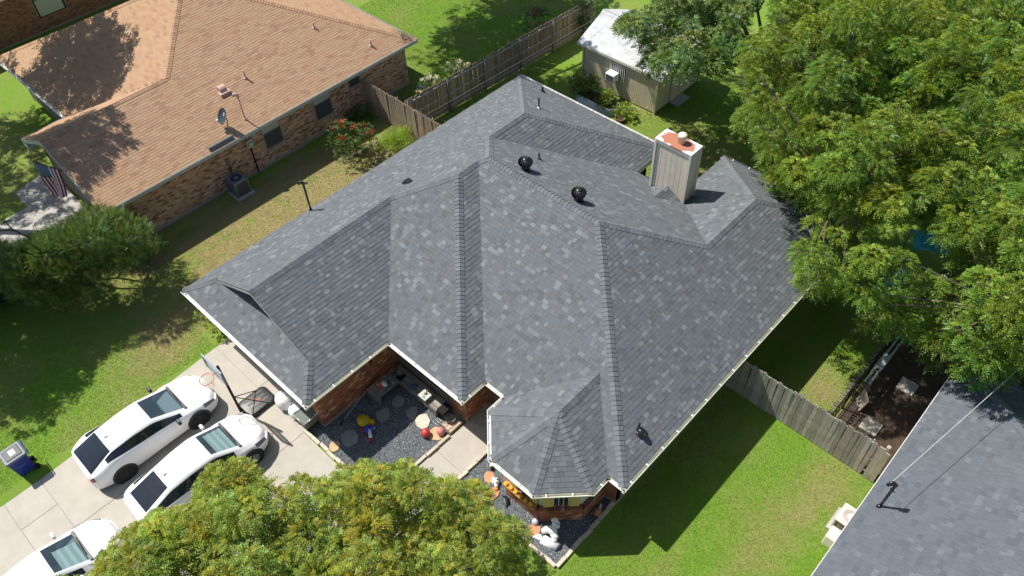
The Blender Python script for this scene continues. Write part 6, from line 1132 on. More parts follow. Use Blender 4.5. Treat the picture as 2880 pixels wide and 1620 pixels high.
# ------------------------------------------------------------------ courtyard
t = thing('corner_bench', 'L-shaped weathered board bench in the courtyard corner', 'bench', (-14, 8.4, 0)); br = random.Random(6); zbn = .46
for k in range(4): v = br.uniform(.75, 1.2); MB().box(-14.80+k*.155, -14.80+k*.155+.145, 7.40, 8.40+k*.155-.155, zbn-.04, zbn, (v, v, v)).build('seat_board', M_BENCH, t)
for k in range(3): v = br.uniform(.75, 1.25); MB().box(-14.75+.155*(2-k), -12.36, 8.42+k*.16, 8.565+k*.16, zbn-.04, zbn, (v, v, v)).build('seat_board', M_BENCH, t)
for x, y in ((-14.72, 7.5), (-14.26, 7.5), (-14.24, 8.46), (-12.46, 8.46), (-12.46, 8.82), (-13.3, 8.46)): MB().box(x-.04, x+.04, y-.04, y+.04, .02, zbn-.041, (.8, .8, .8)).build('leg', M_BENCH, t)
MB().box(-14.76, -14.22, 7.405, 7.44, .08, zbn-.042, (.7, .7, .7)).build('apron', M_BENCH, t); MB().box(-14.2, -12.38, 8.425, 8.46, .2, zbn-.042, (.8, .8, .8)).build('apron', M_BENCH, t)
for k in range(2): MB().box(-14.5, -12.3, 8.93, 8.955, .55+k*.2, .66+k*.2, (.6, .6, .6)).build('back_board', M_BENCH, t)
t = thing('grill', 'black grill with folding legs beyond the bench end', 'grill', (-12.15, 8.6, 0)); MB().bbox(-12.33, -11.98, 8.42, 8.86, .50, .62, .03).build('firebox', M_DARK, t)
for x in (-12.3, -12.0):
    for y in (8.45, 8.83): MB().tube([(x, y, .02), (x, y, .5)], .012, 6).build('leg', M_DARK, t)
for k in range(3): MB().tube([(-12.33, 8.42-.02-k*.1, .12), (-11.98, 8.42-.02-k*.1, .12)], .010, 5).build('rack_rod', M_STEEL, t)
o = MB().lathe([(.0, 0), (.19, .0), (.20, .02), (.19, .05), (.06, .055), (.05, .045)], (-11.93, 8.66, .20), 24); one('stone_disc', o, mat('grey_stone', (.30, .28, .25), .9, noise=(8, .2)), 'round grey stone disc by the entry steps', 'stone disc')
for k, (x0, x1, y0, y1) in enumerate(((-12.05, -11.86, 8.33, 8.78), (-11.84, -11.67, 8.30, 8.80), (-11.64, -11.55, 8.28, 8.86))):
    one('timber_step', MB().bbox(x0, x1, y0, y1, .02, .09+.03*k, .012, (1, 1, 1)), mat('pale_timber', (.48, .38, .28), .9, noise=(4, .2), aniso=(2, .6, 2), tint=True), ('pale timber step, left of three beside the porch', 'pale timber step, middle of three beside the porch', 'narrow pale timber step against the front walk')[k], 'timber step', 'timber steps')
def toy(t): return t
t = thing('toy_figure', 'white and orange plastic toy figure lying on the bench', 'toy', (-14.5, 7.95, zbn)); pl = lambda c, r=.4: mat('plastic_%d_%d_%d' % tuple(int(v*255) for v in c), c, r, spec=.5)
MB().blob((-14.46, 7.95, zbn+.09), (.15, .10, .09), rg, 12, 8, .03).build('body', pl((.75, .74, .76)), t); MB().blob((-14.62, 7.80, zbn+.08), (.09, .08, .08), rg, 10, 7, .03).build('head', pl((.62, .12, .07)), t)
for k in range(3): MB().bbox(-14.42+.06*k, -14.37+.06*k, 8.06+.05*k, 8.13+.05*k, zbn, zbn+.12, .01).build('shell_plate', pl((.35, .42, .33)), t)
MB().blob((-14.36, 8.05, zbn+.07), (.13, .12, .07), rg, 12, 7, .03).build('tail_shell', pl((.05, .11, .14)), t); MB().tube([(-14.55, 7.90, zbn+.06), (-14.52, 7.72, zbn+.04)], .03, 8).build('arm', pl((.62, .12, .07)), t); MB().tube([(-14.42, 7.86, zbn+.06), (-14.36, 7.72, zbn+.04)], .03, 8).build('arm', pl((.62, .12, .07)), t)
one('blue_cushion', MB().blob((-13.64, 8.54, zbn+.05), (.10, .17, .06), rg, 14, 8, .05), pl((.045, .11, .25), .7), 'small blue oblong cushion on the bench', 'cushion')
t = thing('wire_basket', 'square metal basket of shells and stones on the bench', 'basket', (-13.0, 8.56, zbn)); taper(-13.16, -12.86, 8.40, 8.70, zbn+.001, -13.19, -12.83, 8.37, 8.73, zbn+.19).build('basket', M_STEEL, t)
for k in range(14):
    c_ = rg.choice(((.75, .72, .66), (.08, .07, .06), (.55, .35, .15), (.85, .84, .82))); MB().blob((-13.01+rg.uniform(-.13, .13), 8.55+rg.uniform(-.13, .13), zbn+.20), (.035, .035, .03), rg, 7, 5, .15).build('pebble', pl(c_), t)
t = thing('ride_on_toy', 'yellow, blue and red plastic ride-on toy lying on the gravel', 'toy', (-13.8, 6.5, 0))
MB().blob((-14.06, 6.62, .16), (.27, .22, .17), rg, 16, 10, .03).build('yellow_body', pl((.62, .40, .006)), t); MB().blob((-13.86, 6.78, .12), (.14, .11, .12), rg, 12, 8, .03).build('yellow_lobe', pl((.62, .40, .006)), t)
MB().lathe([(.05, -.06), (.17, -.05), (.18, 0), (.16, .05), (.08, .06)], (-13.62, 6.50, .22), 18, axis=(.75, -.35, .5)).build('blue_wheel', pl((.02, .035, .42)), t); MB().lathe([(.09, -.05), (.10, .05), (.04, .06)], (-13.80, 6.36, .12), 14, axis=(.3, .9, 0)).build('red_wheel', pl((.40, .012, .02)), t)
MB().tube([(-13.60, 6.50, .26), (-13.36, 6.34, .18)], [.05, .065], 10).build('white_post', pl((.75, .76, .78)), t); MB().lathe([(.05, -.04), (.075, 0), (.07, .05), (.0, .07)], (-13.33, 6.31, .14), 14).build('red_foot', pl((.40, .012, .02)), t); MB().blob((-13.55, 6.62, .22), (.04, .09, .04), rg, 8, 6, .05).build('grip', pl((.70, .71, .75)), t)
one('red_ball', MB().lathe([(.16*math.sin(math.pi*k/12), -.16*math.cos(math.pi*k/12)) for k in range(13)], (-12.14, 7.70, .18), 24), pl((.48, .045, .05)), 'red play ball on the courtyard gravel', 'ball')
one('pink_ball', MB().lathe([(.15*math.sin(math.pi*k/12), -.15*math.cos(math.pi*k/12)) for k in range(13)], (-11.80, 8.08, .20), 24), pl((.55, .20, .18)), 'faded pink play ball on the tan flagstone', 'ball')
def flag_stone(c, r, m, label, seed):
    q = random.Random(seed); n = 7; pts = [(c[0]+r*q.uniform(.72, 1.15)*math.cos(2*math.pi*k/n+.3*q.random()), c[1]+r*q.uniform(.72, 1.15)*math.sin(2*math.pi*k/n)) for k in range(n)]
    one('flagstone', MB().prism(pts, .02, .065), m, label, 'flagstone', 'flagstones in the gravel')
FSG = mat('grey_flagstone', (.25, .26, .255), .9, noise=(6, .2)); FST = mat('tan_flagstone', (.50, .36, .21), .9, noise=(5, .2)); FSC = mat('cream_flagstone', (.54, .49, .40), .9, noise=(5, .15)); FSO = mat('orange_flagstone', (.50, .25, .14), .9, noise=(5, .15))
for i, (c, r, m_, lb) in enumerate((((-13.80, 7.24), .30, FSG, 'grey flagstone between the bench and the yellow toy'), ((-13.14, 7.95), .27, FSG, 'grey flagstone in front of the wire basket'), ((-13.83, 7.95), .26, FSG, 'dark grey flagstone in the bench corner'),
        ((-14.0, 5.94), .34, FSG, 'wide grey flagstone below the ride-on toy'), ((-12.62, 7.95), .31, FSC, 'cream flagstone left of the red ball'), ((-11.92, 8.0), .33, FST, 'tan flagstone under the pink ball'), ((-14.1, 5.36), .24, FST, 'brown flagstone at the drive edge of the gravel'),
        ((-8.98, 7.70), .22, FSO, 'orange flagstone below the spotted garden figure'), ((-7.22, 7.66), .24, FSO, 'orange flagstone beside the white cherub statue'), ((-9.46, 8.02), .21, FSO, 'orange flagstone nearest the front walk'))): flag_stone(c, r, m_, lb, 90+i)
t = thing('garden_rake', 'long thin pole lying on the gravel beside the garage wall', 'tool', (-14.7, 6.7, 0)); MB().tube([(-14.86, 7.40, .30), (-14.66, 6.20, .06)], .014, 6).build('pole', mat('pale_pole', (.5, .48, .44), .6), t); MB().tube([(-14.66, 6.20, .06), (-14.61, 5.97, .05)], .022, 6).build('tip', M_DARK, t)
one('bamboo_cane', MB().tube([(-14.36, 6.45, .05), (-14.49, 5.74, .05)], .010, 6), mat('cane', (.35, .31, .25), .8), 'thin cane on the gravel below the yellow toy', 'cane')
t = thing('wall_lamp', 'black coach lamp on the courtyard brick wall', 'lamp', (-14.9, 7.9, 1.7)); MB().bbox(-14.94, -14.82, 7.82, 7.94, 1.5, 1.78, .02).build('lantern', M_DARK, t); MB().tube([(-14.95, 7.88, 1.85), (-14.88, 7.88, 1.8)], .012, 6).build('bracket', M_DARK, t)
one('garden_hose', MB().tube([(-14.3, 8.86, .62), (-13.9, 8.88, .5), (-13.4, 8.87, .56), (-12.9, 8.88, .47), (-12.4, 8.87, .52), (-11.9, 8.86, .42), (-11.62, 8.8, .2)], .012, 6), M_GREYM, 'thin grey hose strung along the wall behind the bench', 'hose')
# edging blocks: each a thing
er = random.Random(15)
ECM = mat('edging_block', (.50, .44, .36), .92, noise=(5, .2), tint=True)
def edging(a, b, n, w, label, skip=()):
    a, b = Vector(a), Vector(b); d = (b-a)/n; u = d.normalized(); nn = Vector((-u.y, u.x))
    t = thing('garden_edging', label, 'edging', (*((a+b)/2), 0))
    for k in range(n):
        if k in skip: continue
        v = er.uniform(.8, 1.15); p = a+d*k+u*.01+nn*er.uniform(-.02, .02); z = er.uniform(.08, .13)
        MB().para((p.x, p.y, .004), (d.x-u.x*.02+nn.x*er.uniform(-.02, .02), d.y-u.y*.02, 0), (nn.x*w, nn.y*w, 0), (0, 0, z), (v, v, v*.97)).build('block', ECM, t)
edging((-15.35, 5.03), (-11.6, 5.03), 9, .11, 'stone edging between the drive and the courtyard gravel')
edging((-11.50, 5.1), (-11.50, 8.2), 6, .10, 'stone edging along the left side of the front walk')
edging((-10.12, 7.25), (-10.12, 9.0), 4, .10, 'pale stone edging along the right side of the front walk')
edging((-5.92, 7.25), (-5.92, 10.05), 7, .11, 'stone edging between the bay gravel and the right lawn'); edging((-10.1, 7.18), (-6.0, 7.18), 8, .11, 'stone edging in front of the bay gravel')

# ------------------------------------------------------------------ garden ornaments by the bay
M_STAT = mat('white_stone', (.78, .79, .79), .7, noise=(7, .06))
t = thing('cherub_statue', 'white cherub statue leaning over its curved white plinth', 'statue', (-6.65, 7.85, 0))
sk = MB()
for c, r in (((-6.72, 7.92, .34), (.17, .14, .16)), ((-6.86, 7.86, .30), (.13, .12, .12)), ((-6.58, 7.86, .30), (.14, .11, .11)), ((-6.74, 8.05, .52), (.10, .09, .13)), ((-6.76, 8.10, .72), (.075, .075, .085)), ((-6.62, 8.06, .55), (.055, .055, .10)), ((-6.86, 8.10, .56), (.05, .05, .10)), ((-6.52, 7.78, .22), (.10, .09, .10)), ((-6.94, 7.78, .22), (.09, .08, .10)), ((-6.74, 8.14, .60), (.13, .04, .09))):
    sk.blob(c, r, rg, 12, 8, .04)
sk.build('figure', M_STAT, t)
vs = []
for k in range(9):
    a = math.pi*k/8
    for x in (0, 1): vs.append((-6.83+.50*x+.0*k, 7.62+.13*x*0-.15*math.cos(a)+.10*x, .02+.20*math.sin(a)))
MB().add(vs, [(2*k, 2*k+1, 2*k+3, 2*k+2) for k in range(8)]+[tuple(range(0, 18, 2)), tuple(range(17, 0, -2))], None, True).build('plinth', M_STAT, t)
one('white_stone', MB().prism([(-7.08, 7.44), (-6.88, 7.50), (-6.84, 7.62), (-6.98, 7.66), (-7.06, 7.56)], .02, .13), M_STAT, 'flat white stone beside the cherub statue', 'stone')
lump('gazing_globe', 'pale lilac globe on the gravel by the bay', 'globe', (-7.36, 7.86, .12), (.105, .105, .105), mat('lilac', (.55, .55, .66), .3, spec=.6), .01, 20, 14)
lump('white_pebble', 'white round stone by the bay gutter corner', 'stone', (-9.72, 8.62, .08), (.085, .10, .08), M_STAT, .05)
t = thing('bird_figure', 'small black and white bird figure near the front walk', 'garden figure', (-9.66, 8.3, 0)); MB().blob((-9.70, 8.34, .09), (.06, .06, .07), rg, 10, 7, .05).build('white_part', M_STAT, t); MB().blob((-9.62, 8.28, .09), (.07, .07, .08), rg, 10, 7, .05).build('dark_part', M_DARK, t)
t = thing('spotted_figure', 'white spotted dog figure with an orange bowl on the gravel', 'garden figure', (-9.15, 7.95, 0)); MB().blob((-9.22, 8.02, .12), (.15, .13, .12), rg, 14, 9, .05).build('body', M_STAT, t)
for c in ((-9.28, 8.08, .22), (-9.17, 8.07, .225), (-9.31, 7.97, .17), (-9.13, 7.98, .19)): MB().blob(c, (.035, .03, .02), rg, 7, 5, .1).build('spot', M_DARK, t)
MB().blob((-9.08, 7.92, .11), (.07, .06, .09), rg, 10, 7, .05).build('head', M_STAT, t); MB().blob((-9.02, 7.86, .07), (.08, .08, .06), rg, 10, 7, .05).build('bowl', mat('orange_clay', (.55, .20, .05), .6), t)
t = thing('heron_figure', 'thin dark metal bird silhouette on the gravel', 'garden figure', (-8.5, 7.8, 0)); MB().tube([(-8.72, 7.82, .06), (-8.60, 7.86, .10), (-8.50, 7.80, .12), (-8.40, 7.72, .08), (-8.36, 7.62, .04)], [.015, .04, .06, .04, .015], 8).build('body', M_DARK, t); MB().tube([(-8.52, 7.82, .10), (-8.48, 7.92, .06)], [.03, .01], 6).build('head', M_DARK, t)
t = thing('clay_figure', 'terracotta goose figure at the gravel edge by the right lawn', 'garden figure', (-6.15, 9.42, 0)); MB().blob((-6.15, 9.38, .16), (.12, .15, .16), rg, 12, 8, .04).build('body', mat('terracotta', (.40, .17, .09), .8), t); MB().tube([(-6.14, 9.46, .26), (-6.15, 9.52, .42), (-6.16, 9.50, .48)], [.05, .035, .03], 8).build('neck', mat('clay_pale', (.46, .34, .26), .8), t)
one('paper_scrap', MB().prism([(-6.75, 9.02), (-6.66, 8.92), (-6.58, 8.98), (-6.70, 9.08)], .03, .04), M_STAT, 'scrap of white card on the shaded gravel under the bay', 'card')
t = thing('window_box', 'orange flower box with yellow flowers under the bay window', 'flower box', (-8.2, 7.95, .7)); MB().box(-8.72, -7.45, 7.86, 8.02, .74, .80).build('box', mat('orange_wood', (.50, .24, .07), .7), t)
for k in range(6): MB().blob((-8.6+.2*k, 7.93, .84), (.07, .06, .05), rg, 8, 5, .25).build('flower', pl((.70, .42, .02)), t)
# raised bed and pot by the shed
t = thing('raised_bed', 'oval corrugated metal raised bed by the shed', 'raised bed', (-19.6, 26.0, 0)); cy_ = []
def oval(r, n=16): 
    p = []
    for k in range(n+1): a = RAD(-90+180*k/n); p.append((-18.75+r*math.cos(a), 25.93+r*math.sin(a)))
    for k in range(n+1): a = RAD(90+180*k/n); p.append((-20.45+r*math.cos(a), 25.93+r*math.sin(a)))
    return p
prof = []
for k in range(17): prof.append((.0+.016*math.sin(k*math.pi/2), .02+.40*k/16))
vs = []; N2 = len(oval(.4))
for r_, z in prof: vs += [(x, y, z) for x, y in oval(.40+r_)]
for r_, z in ((-.01, .42), (-.02, .30)): vs += [(x, y, z) for x, y in oval(.39+r_)]
R2 = len(prof)+2
MB().add(vs, [(k*N2+i, k*N2+(i+1) % N2, (k+1)*N2+(i+1) % N2, (k+1)*N2+i) for k in range(R2-1) for i in range(N2)], None, False).build('bed_wall', M_STEEL, t); MB().prism(oval(.375), .2, .34).build('soil', M_SOIL, t)
t = thing('clay_pot', 'dark round pot on the grass at the end of the raised bed', 'pot', (-17.95, 25.65, 0)); MB().lathe([(.16, 0), (.24, .16), (.25, .2), (.21, .2), (.19, .14), (.02, .13)], (-17.95, 25.62, .0), 20).build('pot', mat('dark_clay', (.12, .07, .05), .9), t)
one('shed_tap', MB().tube([(-17.35, 26.95, 0), (-17.35, 26.95, .35), (-17.35, 26.86, .38)], .022, 6), M_CREAM, 'thin standpipe tap at the shed corner', 'tap')
one('splash_block', MB().prism([(-27.5, 21.3), (-26.6, 21.65), (-26.55, 21.52), (-27.45, 21.15)], .01, .09), M_STAT, 'white downspout splash block at the tan house corner', 'splash block')
t = thing('dog_bowl', 'small blue-white bag on the grass at the short fence foot', 'bag', (-23.6, 17.6, 0)); MB().blob((-23.7, 17.55, .09), (.22, .14, .09), rg, 12, 7, .2).build('bag', M_BAG, t)
# teal play tarps and blue awning under the tree
TEAL = mat('teal_fabric', (.02, .30, .36), .6, noise=(3, .15)); BLUT = mat('blue_fabric', (.012, .03, .36), .6)
def sail(c, sx, sy, sag, m, name, label, cat, rz=0.0):
    vs = []; n = 7
    for i in range(n):
        for j in range(n):
            u, v = i/(n-1)*2-1, j/(n-1)*2-1; x, y = u*sx, v*sy; vs.append((c[0]+x*math.cos(rz)-y*math.sin(rz), c[1]+x*math.sin(rz)+y*math.cos(rz), c[2]-sag*(1-u*u)*(1-v*v)+.04*math.sin(5*u+3*v)))
    t = thing(name, label, cat, (c[0], c[1], 0)); o = MB().add(vs, [(i*n+j, (i+1)*n+j, (i+1)*n+j+1, i*n+j+1) for i in range(n-1) for j in range(n-1)], None, True).build('fabric', m, t)
    for a, b in ((0, 0), (n-1, 0), (0, n-1), (n-1, n-1)): p = vs[a*n+b]; MB().tube([(p[0], p[1], 0), p], .025, 6).build('post', M_GREYM, t)
sail((-3.3, 26.0, 1.3), .8, .55, .25, TEAL, 'shade_canopy', 'teal fabric canopy glimpsed through a gap in the big tree', 'canopy', .5)
sail((-3.6, 23.6, .9), .8, .28, .15, TEAL, 'shade_canopy', 'teal fabric strip along the dark wire fence under the tree', 'canopy', 1.35)
sail((-.9, 24.6, 1.2), .75, .55, .2, BLUT, 'shade_canopy', 'deep blue fabric canopy beneath the tree by the soil yard', 'canopy', .4)
# overhead wires
def wire(a, b, sag, label, r=.006, m=None, n=14):
    a, b = Vector(a), Vector(b); one('overhead_wire', MB().tube([a.lerp(b, k/n)-Vector((0, 0, sag*4*(k/n)*(1-k/n))) for k in range(n+1)], r, 5), m or M_GREYM, label, 'wire')
M_WIRE = mat('wire_grey', (.22, .23, .24), .6)
wire(mb_, (-14, 50, 6.5), .6, 'overhead wire running from the tan roof mast over the back yard', m=M_WIRE)
wire(mh, (-17, 52, 7.5), .7, 'overhead wire running from the black mast at the left eave', m=M_WIRE)
wire(rm, (3.2, 30, 6.5), .3, 'pale overhead wire rising from the mast on the slate-blue roof', .009, mat('wire_pale', (.55, .56, .56), .5))
# ------------------------------------------------------------------ trees and shrubs
def parse(s): return [tuple(float(v)/d for v, d in zip(q.split(','), (20, 20, 20, 50))) for q in s.split()]
def crown(parent, clumps, m, per, seed, flen=(.24, .36), pairs=5, lw=.034, ll=.10, droop=.5, up=.25, base=(1, 1, 1), var=.22, odd=None, zmin=-.12, name='crown', shell=(.62, 1.0), flatk=1.0):
    """compound leaves set round the twig-end clumps of a crown"""
    r = np.random.default_rng(seed); C = np.array([c[:3] for c in clumps]); Rr = np.array([c[3] for c in clumps])
    cnt = np.maximum(6, (per*(Rr/.6)**2).astype(int)); idx = np.repeat(np.arange(len(C)), cnt); N = len(idx)
    d = r.normal(size=(N, 3)); d /= np.linalg.norm(d, axis=1)[:, None]; neg = d[:, 2] < zmin; d[neg, 2] *= -1
    rad = r.uniform(shell[0], shell[1], N)**.6*Rr[idx]
    p = C[idx]+d*rad[:, None]*np.array([1, 1, .8*flatk])
    f = d*np.array([1, 1, .5])+r.normal(size=(N, 3))*.35+np.array([0, 0, up]); f /= np.linalg.norm(f, axis=1)[:, None]
    nrm = d*.7+np.array([0, 0, .8])+r.normal(size=(N, 3))*.3; s = np.cross(f, nrm); s /= np.linalg.norm(s, axis=1)[:, None]; nn = np.cross(s, f)
    L = r.uniform(flen[0], flen[1], N)
    quads = []
    for k in range(pairs*2+1):
        if k == pairs*2: t = 1.0; side = 0.0
        else: t = (k//2+1)/(pairs+.6); side = 1.0 if k % 2 else -1.0
        q = p+f*(L*t)[:, None]-np.array([0, 0, 1])*(droop*L*t*t)[:, None]
        a = np.radians(58)+r.normal(size=N)*.15
        dirv = (f*np.cos(a)[:, None]+s*(side*np.sin(a))[:, None]) if side else f-np.array([0, 0, droop])
        dirv = dirv-nn*(.15+.25*r.random(N))[:, None]; dirv /= np.linalg.norm(dirv, axis=1)[:, None]
        wv = np.cross(dirv, nn); wv /= np.linalg.norm(wv, axis=1)[:, None]
        ln = ll*(1-.35*abs(t-.5))*r.uniform(.8, 1.2, N); w = lw*r.uniform(.8, 1.2, N)
        b = q; tip = q+dirv*ln[:, None]; md = q+dirv*(ln*.45)[:, None]
        quads.append(np.stack([b, md+wv*(w/2)[:, None], tip, md-wv*(w/2)[:, None]], 1))
    V = np.stack(quads, 1)                                              # N, K, 4, 3
    cl = 1+r.normal(size=len(C))*var*.6; fr_v = cl[idx]*(1+r.normal(size=N)*var); fr_v = np.clip(fr_v, .35, 1.9)
    T = np.ones((N, 4)); T[:, :3] = np.array(base)*fr_v[:, None]
    hue = r.normal(size=N)*.5+r.normal(size=len(C))[idx]*.5; T[:, 0] *= np.clip(1+.17*hue, .6, 1.6); T[:, 2] *= np.clip(1-.15*hue, .4, 1.6)
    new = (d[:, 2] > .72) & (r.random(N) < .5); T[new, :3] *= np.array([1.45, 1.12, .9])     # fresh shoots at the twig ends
    if odd:
        frac, colr, spread = odd; pick = r.random(len(C)) < frac; sel = pick[idx] & (r.random(N) < spread); sel |= r.random(N) < frac*.12
        T[sel, :3] = np.array(colr)*r.uniform(.7, 1.2, (sel.sum(), 1))
    K = V.shape[1]; T = np.repeat(np.repeat(T[:, None, :], K, 1)[:, :, None, :], 4, 2)
    return npmesh_obj(name, V.reshape(-1, 3), 4, m, parent, T.reshape(-1, 4))
def limbs(parent, base, fork, clumps, m, r0, seed, n=40, name='trunk'):
    r = random.Random(seed); b = MB(); base, fork = Vector(base), Vector(fork); mid = base.lerp(fork, .5)+Vector((r.uniform(-.1, .1), r.uniform(-.1, .1), 0))
    b.tube([base-Vector((0, 0, .2)), base+Vector((0, 0, .15)), mid, fork], [r0*1.5, r0*1.1, r0*.95, r0*.85], 12)
    cs = clumps[:]; r.shuffle(cs)
    mains = []
    for c in cs[:7]:
        e = fork.lerp(Vector(c[:3]), .62); e.z = max(e.z, fork.z+.4); q = fork.lerp(e, .5)+Vector((r.uniform(-.3, .3), r.uniform(-.3, .3), r.uniform(.0, .35)))
        b.tube([fork-Vector((0, 0, .1)), q, e], [r0*.6, r0*.42, r0*.28], 8, caps=False); mains += [q, e]
    for c in cs[:n]:
        e = Vector(c[:3]); o = min(mains, key=lambda v: (v-e).length); q = o.lerp(e, .55)+Vector((r.uniform(-.25, .25), r.uniform(-.25, .25), r.uniform(-.1, .25)))
        b.tube([o, q, e], [r0*.22, r0*.14, .012], 6, caps=False)
        for k in range(3):
            d = Vector((r.uniform(-1, 1), r.uniform(-1, 1), r.uniform(-.1, .9)))*c[3]*.8; b.tube([q.lerp(e, .5+.2*k), e+d*.5, e+d], [.014, .010, .005], 4, caps=False)
    return b.build(name, m, parent)
L_A = leafmat('leaf_pinnate', (0.190, 0.300, 0.046), .45)
L_S = leafmat('leaf_blue_green', (0.150, 0.245, 0.075), .38)
L_B = leafmat('leaf_yellow_green', (0.300, 0.385, 0.075), .46)
L_U = leafmat('leaf_dark', (0.115, 0.195, 0.055), .34)
L_P = leafmat('leaf_plain', (0.080, 0.140, 0.030), .35)
cm_ = parse(CL_M); cs_ = parse(CL_S); cb_ = parse(CL_B); cu_ = parse(CL_U)
# the big canopy on the right is several trees; share its clumps out by nearest stem
stems = [((-6.2, 24.2), 'large leafy tree overhanging the right end of the grey roof', .24), ((-8.6, 28.6), 'leafy tree right of the shed with a low curved limb', .22), ((-1.6, 30.5), 'broad leafy tree at the top right edge of the yard', .24), ((1.2, 22.6), 'leafy tree overhanging the slate-blue roof', .20)]
grp = [[] for _ in stems]
for c in cm_: grp[min(range(4), key=lambda k: (c[0]-stems[k][0][0])**2+(c[1]-stems[k][0][1])**2)].append(c)
for k, ((x, y), lb, r0) in enumerate(stems):
    t = thing('leafy_tree', lb, 'tree', (x, y, 0), 'pinnate-leaved trees on the right')
    limbs(t, (x, y, 0), (x+.2, y-.1, 2.4), grp[k], M_BARK, r0, 100+k, 60)
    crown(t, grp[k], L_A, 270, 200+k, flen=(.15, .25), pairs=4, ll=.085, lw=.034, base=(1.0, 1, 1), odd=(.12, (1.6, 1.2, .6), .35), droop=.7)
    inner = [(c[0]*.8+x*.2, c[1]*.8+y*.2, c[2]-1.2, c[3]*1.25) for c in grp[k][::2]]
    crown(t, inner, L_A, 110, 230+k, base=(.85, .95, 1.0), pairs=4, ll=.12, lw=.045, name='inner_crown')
    if k == 1:
        MB().tube([(-8.7, 28.4, .6), (-11.0, 28.9, 1.35), (-12.9, 29.4, 1.5), (-13.8, 30.0, 2.0), (-14.6, 29.8, 3.0), (-15.4, 28.7, 3.9)], [.16, .14, .12, .11, .09, .06], 10).build('limb', M_BARK, t)
        MB().tube([(-13.8, 30.0, 2.0), (-15.6, 30.4, 2.6), (-16.8, 29.6, 3.6)], [.10, .08, .04], 8).build('limb', M_BARK, t)
    if k == 0:
        rr = random.Random(5)
        for (a, b) in (((-3.9, 24.9, 5.3), (-6.2, 22.3, 6.4)), ((-2.9, 23.8, 5.8), (-4.3, 20.7, 6.2)), ((-3.2, 24.6, 5.5), (-3.8, 21.6, 6.9)), ((-6.0, 22.0, 5.4), (-7.4, 19.2, 5.2))):
            a, b = Vector(a), Vector(b); bb = MB(); pp = [a.lerp(b, q/5)+Vector((rr.uniform(-.08, .08), rr.uniform(-.08, .08), .25*math.sin(q))) for q in range(6)]
            bb.tube(pp, [.035, .03, .026, .02, .014, .008], 6)
            for q in range(9):
                s = pp[rr.randint(1, 4)]; e = s+Vector((rr.uniform(-.9, .4), rr.uniform(-1.0, .2), rr.uniform(-.5, .25))); bb.tube([s, s.lerp(e, .5)+Vector((0, 0, .08)), e], [.014, .010, .005], 5)
            bb.build('bare_branch', M_BARKG, t)
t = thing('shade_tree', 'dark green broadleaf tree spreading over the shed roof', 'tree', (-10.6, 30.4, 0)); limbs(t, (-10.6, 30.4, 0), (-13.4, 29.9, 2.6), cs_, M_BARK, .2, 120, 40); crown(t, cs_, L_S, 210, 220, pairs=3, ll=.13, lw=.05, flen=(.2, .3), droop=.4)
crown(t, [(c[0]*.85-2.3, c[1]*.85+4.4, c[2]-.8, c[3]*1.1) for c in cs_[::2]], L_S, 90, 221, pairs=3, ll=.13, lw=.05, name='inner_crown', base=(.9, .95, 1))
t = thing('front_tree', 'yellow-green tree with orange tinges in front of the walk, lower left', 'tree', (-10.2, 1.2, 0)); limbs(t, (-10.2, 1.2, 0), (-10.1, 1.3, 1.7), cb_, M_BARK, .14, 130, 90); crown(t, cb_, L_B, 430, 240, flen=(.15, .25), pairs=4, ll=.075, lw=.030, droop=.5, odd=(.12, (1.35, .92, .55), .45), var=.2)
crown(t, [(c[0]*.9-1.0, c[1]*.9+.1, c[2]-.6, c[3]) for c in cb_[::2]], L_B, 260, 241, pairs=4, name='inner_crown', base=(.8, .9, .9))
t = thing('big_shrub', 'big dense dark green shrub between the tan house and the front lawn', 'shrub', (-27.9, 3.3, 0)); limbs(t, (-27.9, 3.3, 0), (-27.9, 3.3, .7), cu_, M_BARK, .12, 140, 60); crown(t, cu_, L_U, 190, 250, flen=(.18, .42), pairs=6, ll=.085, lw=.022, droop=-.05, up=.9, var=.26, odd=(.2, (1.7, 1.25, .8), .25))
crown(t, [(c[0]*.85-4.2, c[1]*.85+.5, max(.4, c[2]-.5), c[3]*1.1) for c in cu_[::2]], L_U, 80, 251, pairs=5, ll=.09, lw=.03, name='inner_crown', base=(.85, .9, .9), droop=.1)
def bush(name, label, c, r, h, n, m, seed, flower=None, nfl=0, cat='shrub', stems_=6, **kw):
    q = random.Random(seed); t = thing(name, label, cat, (c[0], c[1], 0)); cl = []
    for k in range(n):
        a = q.uniform(0, 6.28); rr = r*math.sqrt(q.random()); z = h*(.25+.75*q.random()*(1-.45*(rr/r)**2)); cl.append((c[0]+rr*math.cos(a), c[1]+rr*math.sin(a), z, q.uniform(.16, .30)))
    b = MB()
    for k in range(stems_):
        e = Vector(q.choice(cl)[:3]); b.tube([(c[0]+q.uniform(-.08, .08), c[1]+q.uniform(-.08, .08), -.05), Vector((c[0], c[1], 0)).lerp(e, .5)+Vector((0, 0, .15)), e], [.03, .02, .008], 6)
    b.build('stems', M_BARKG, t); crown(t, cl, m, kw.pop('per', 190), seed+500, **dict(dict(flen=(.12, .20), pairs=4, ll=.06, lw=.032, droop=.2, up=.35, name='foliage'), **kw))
    if flower:
        top = sorted(cl, key=lambda v: -v[2])[:nfl]; fc_ = [(x+q.uniform(-.12, .12), y+q.uniform(-.12, .12), z+.14, .10) for x, y, z, rr in top]
        crown(t, fc_, mat_petal(flower), 900, seed+900, flen=(.05, .09), pairs=3, ll=.028, lw=.024, droop=-.1, up=.8, name='blossom', var=.15)
    return t
def mat_petal(c): return MATS.get('petal_%.2f_%.2f' % c[:2]) or leafmat('petal_%.2f_%.2f' % c[:2], c, .3)
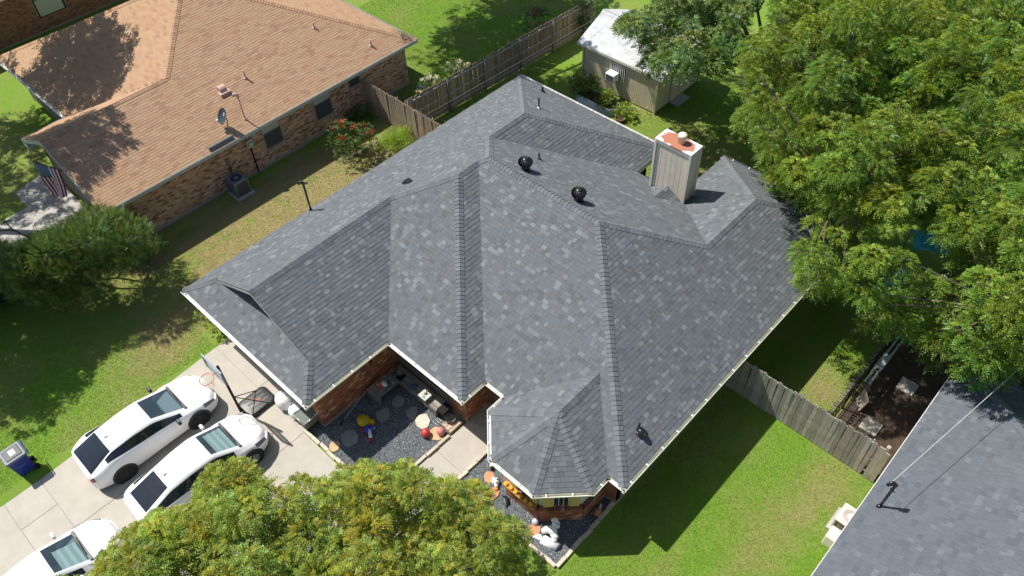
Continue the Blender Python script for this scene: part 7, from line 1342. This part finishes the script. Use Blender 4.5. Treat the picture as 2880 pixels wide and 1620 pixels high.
bush('crepe_myrtle', 'red-flowered crepe myrtle bush in the side yard', (-25.6, 15.6), .95, 1.9, 34, L_P, 301, (.50, .03, .03), 13)
bush('crepe_myrtle', 'white-flowered bush along the brown fence, left part', (-25.95, 20.9), .75, 1.5, 20, L_P, 302, (.80, .78, .72), 17)
bush('crepe_myrtle', 'white-flowered bush along the brown fence, right part', (-25.6, 22.5), .7, 1.6, 18, L_P, 306, (.80, .78, .72), 14)
bush('crepe_myrtle', 'purple-flowered bush behind the long brown fence', (-25.6, 28.2), .7, 1.9, 16, L_P, 303, (.34, .06, .36), 9)
bush('boxwood', 'rounded green shrub at the garage corner by the drive', (-21.35, 5.75), .62, 1.5, 26, L_B, 304, base=(.8, .85, .7))
bush('tomato_plant', 'bushy green plant filling the left end of the raised bed', (-20.35, 25.9), .55, 1.45, 26, L_P, 305, base=(1.4, 1.35, 1.3), cat='plant')
bush('squash_plant', 'low green plants in the right end of the raised bed', (-19.1, 25.95), .42, .75, 16, L_P, 307, base=(1.6, 1.5, 1.1), cat='plant')
bush('weed_clump', 'clump of tall green grass at the foot of the short fence', (-24.75, 17.55), .55, .35, 14, L_B, 308, base=(.75, 1.0, .5), cat='plant', flen=(.2, .35), pairs=2, ll=.2, lw=.02)
bush('vine', 'dark ivy draped over the far end of the brown fence', (-24.3, 30.4), .6, 2.1, 22, L_U, 309, base=(.7, .8, .8), cat='plant')
bush('ground_weeds', 'weedy green plants spilling beside the pot and raised bed', (-18.0, 26.1), .45, .4, 10, L_B, 310, base=(.85, .95, .7), cat='plant')
bush('foundation_plant', 'low dark plants at the brick wall by the short fence', (-27.3, 17.3), .5, .7, 12, L_P, 311, cat='plant')
# trees standing outside the picture whose shade falls into it
def shade_tree(label, c, rx, ry, z0, rz, n, seed, m, foot=None):
    q = random.Random(seed); cl = []
    while len(cl) < n:
        u, v, w = q.uniform(-1, 1), q.uniform(-1, 1), q.uniform(-1, 1)
        if .15 < u*u+v*v+w*w < 1: cl.append((c[0]+u*rx, c[1]+v*ry, z0+w*rz, q.uniform(.6, .95)))
    foot = foot or c; t = thing('shade_tree', label, 'tree', (foot[0], foot[1], 0), 'trees outside the picture'); limbs(t, (foot[0], foot[1], 0), (c[0]*.6+foot[0]*.4, c[1]*.6+foot[1]*.4, z0-rz*.6), cl, M_BARK, .2, seed, 30)
    crown(t, cl, m, 36, seed, pairs=3, ll=.17, lw=.075, flen=(.3, .45), droop=.4)
shade_tree('tall pecan tree shading the front of the tan roof', (-39.8, 8.3), 2.9, 2.4, 8.6, 1.6, 60, 401, L_P, (-46.5, 2.5))
shade_tree('tall tree shading the tan gable', (-34.9, 4.6), 2.6, 2.0, 8.8, 1.2, 34, 402, L_P, (-39.0, -2.0))
shade_tree('wide tree shading the yard beside the tan gable', (-42.0, 3.2), 4.2, 3.4, 8.2, 1.4, 60, 406, L_P, (-46.0, -3.0))
shade_tree('street tree shading the front lawn on the left', (-30.6, -1.4), 3.6, 3.2, 6.9, 1.5, 80, 403, L_P)
shade_tree('big tree shading the back yard behind the fence', (-32.8, 26.8), 3.4, 6.6, 8.8, 1.6, 150, 404, L_P, (-36.0, 30.0))
shade_tree('big tree shading the fence and shed', (-27.4, 23.2), 2.0, 2.4, 9.4, 1.0, 50, 405, L_P, (-28.5, 36.0))
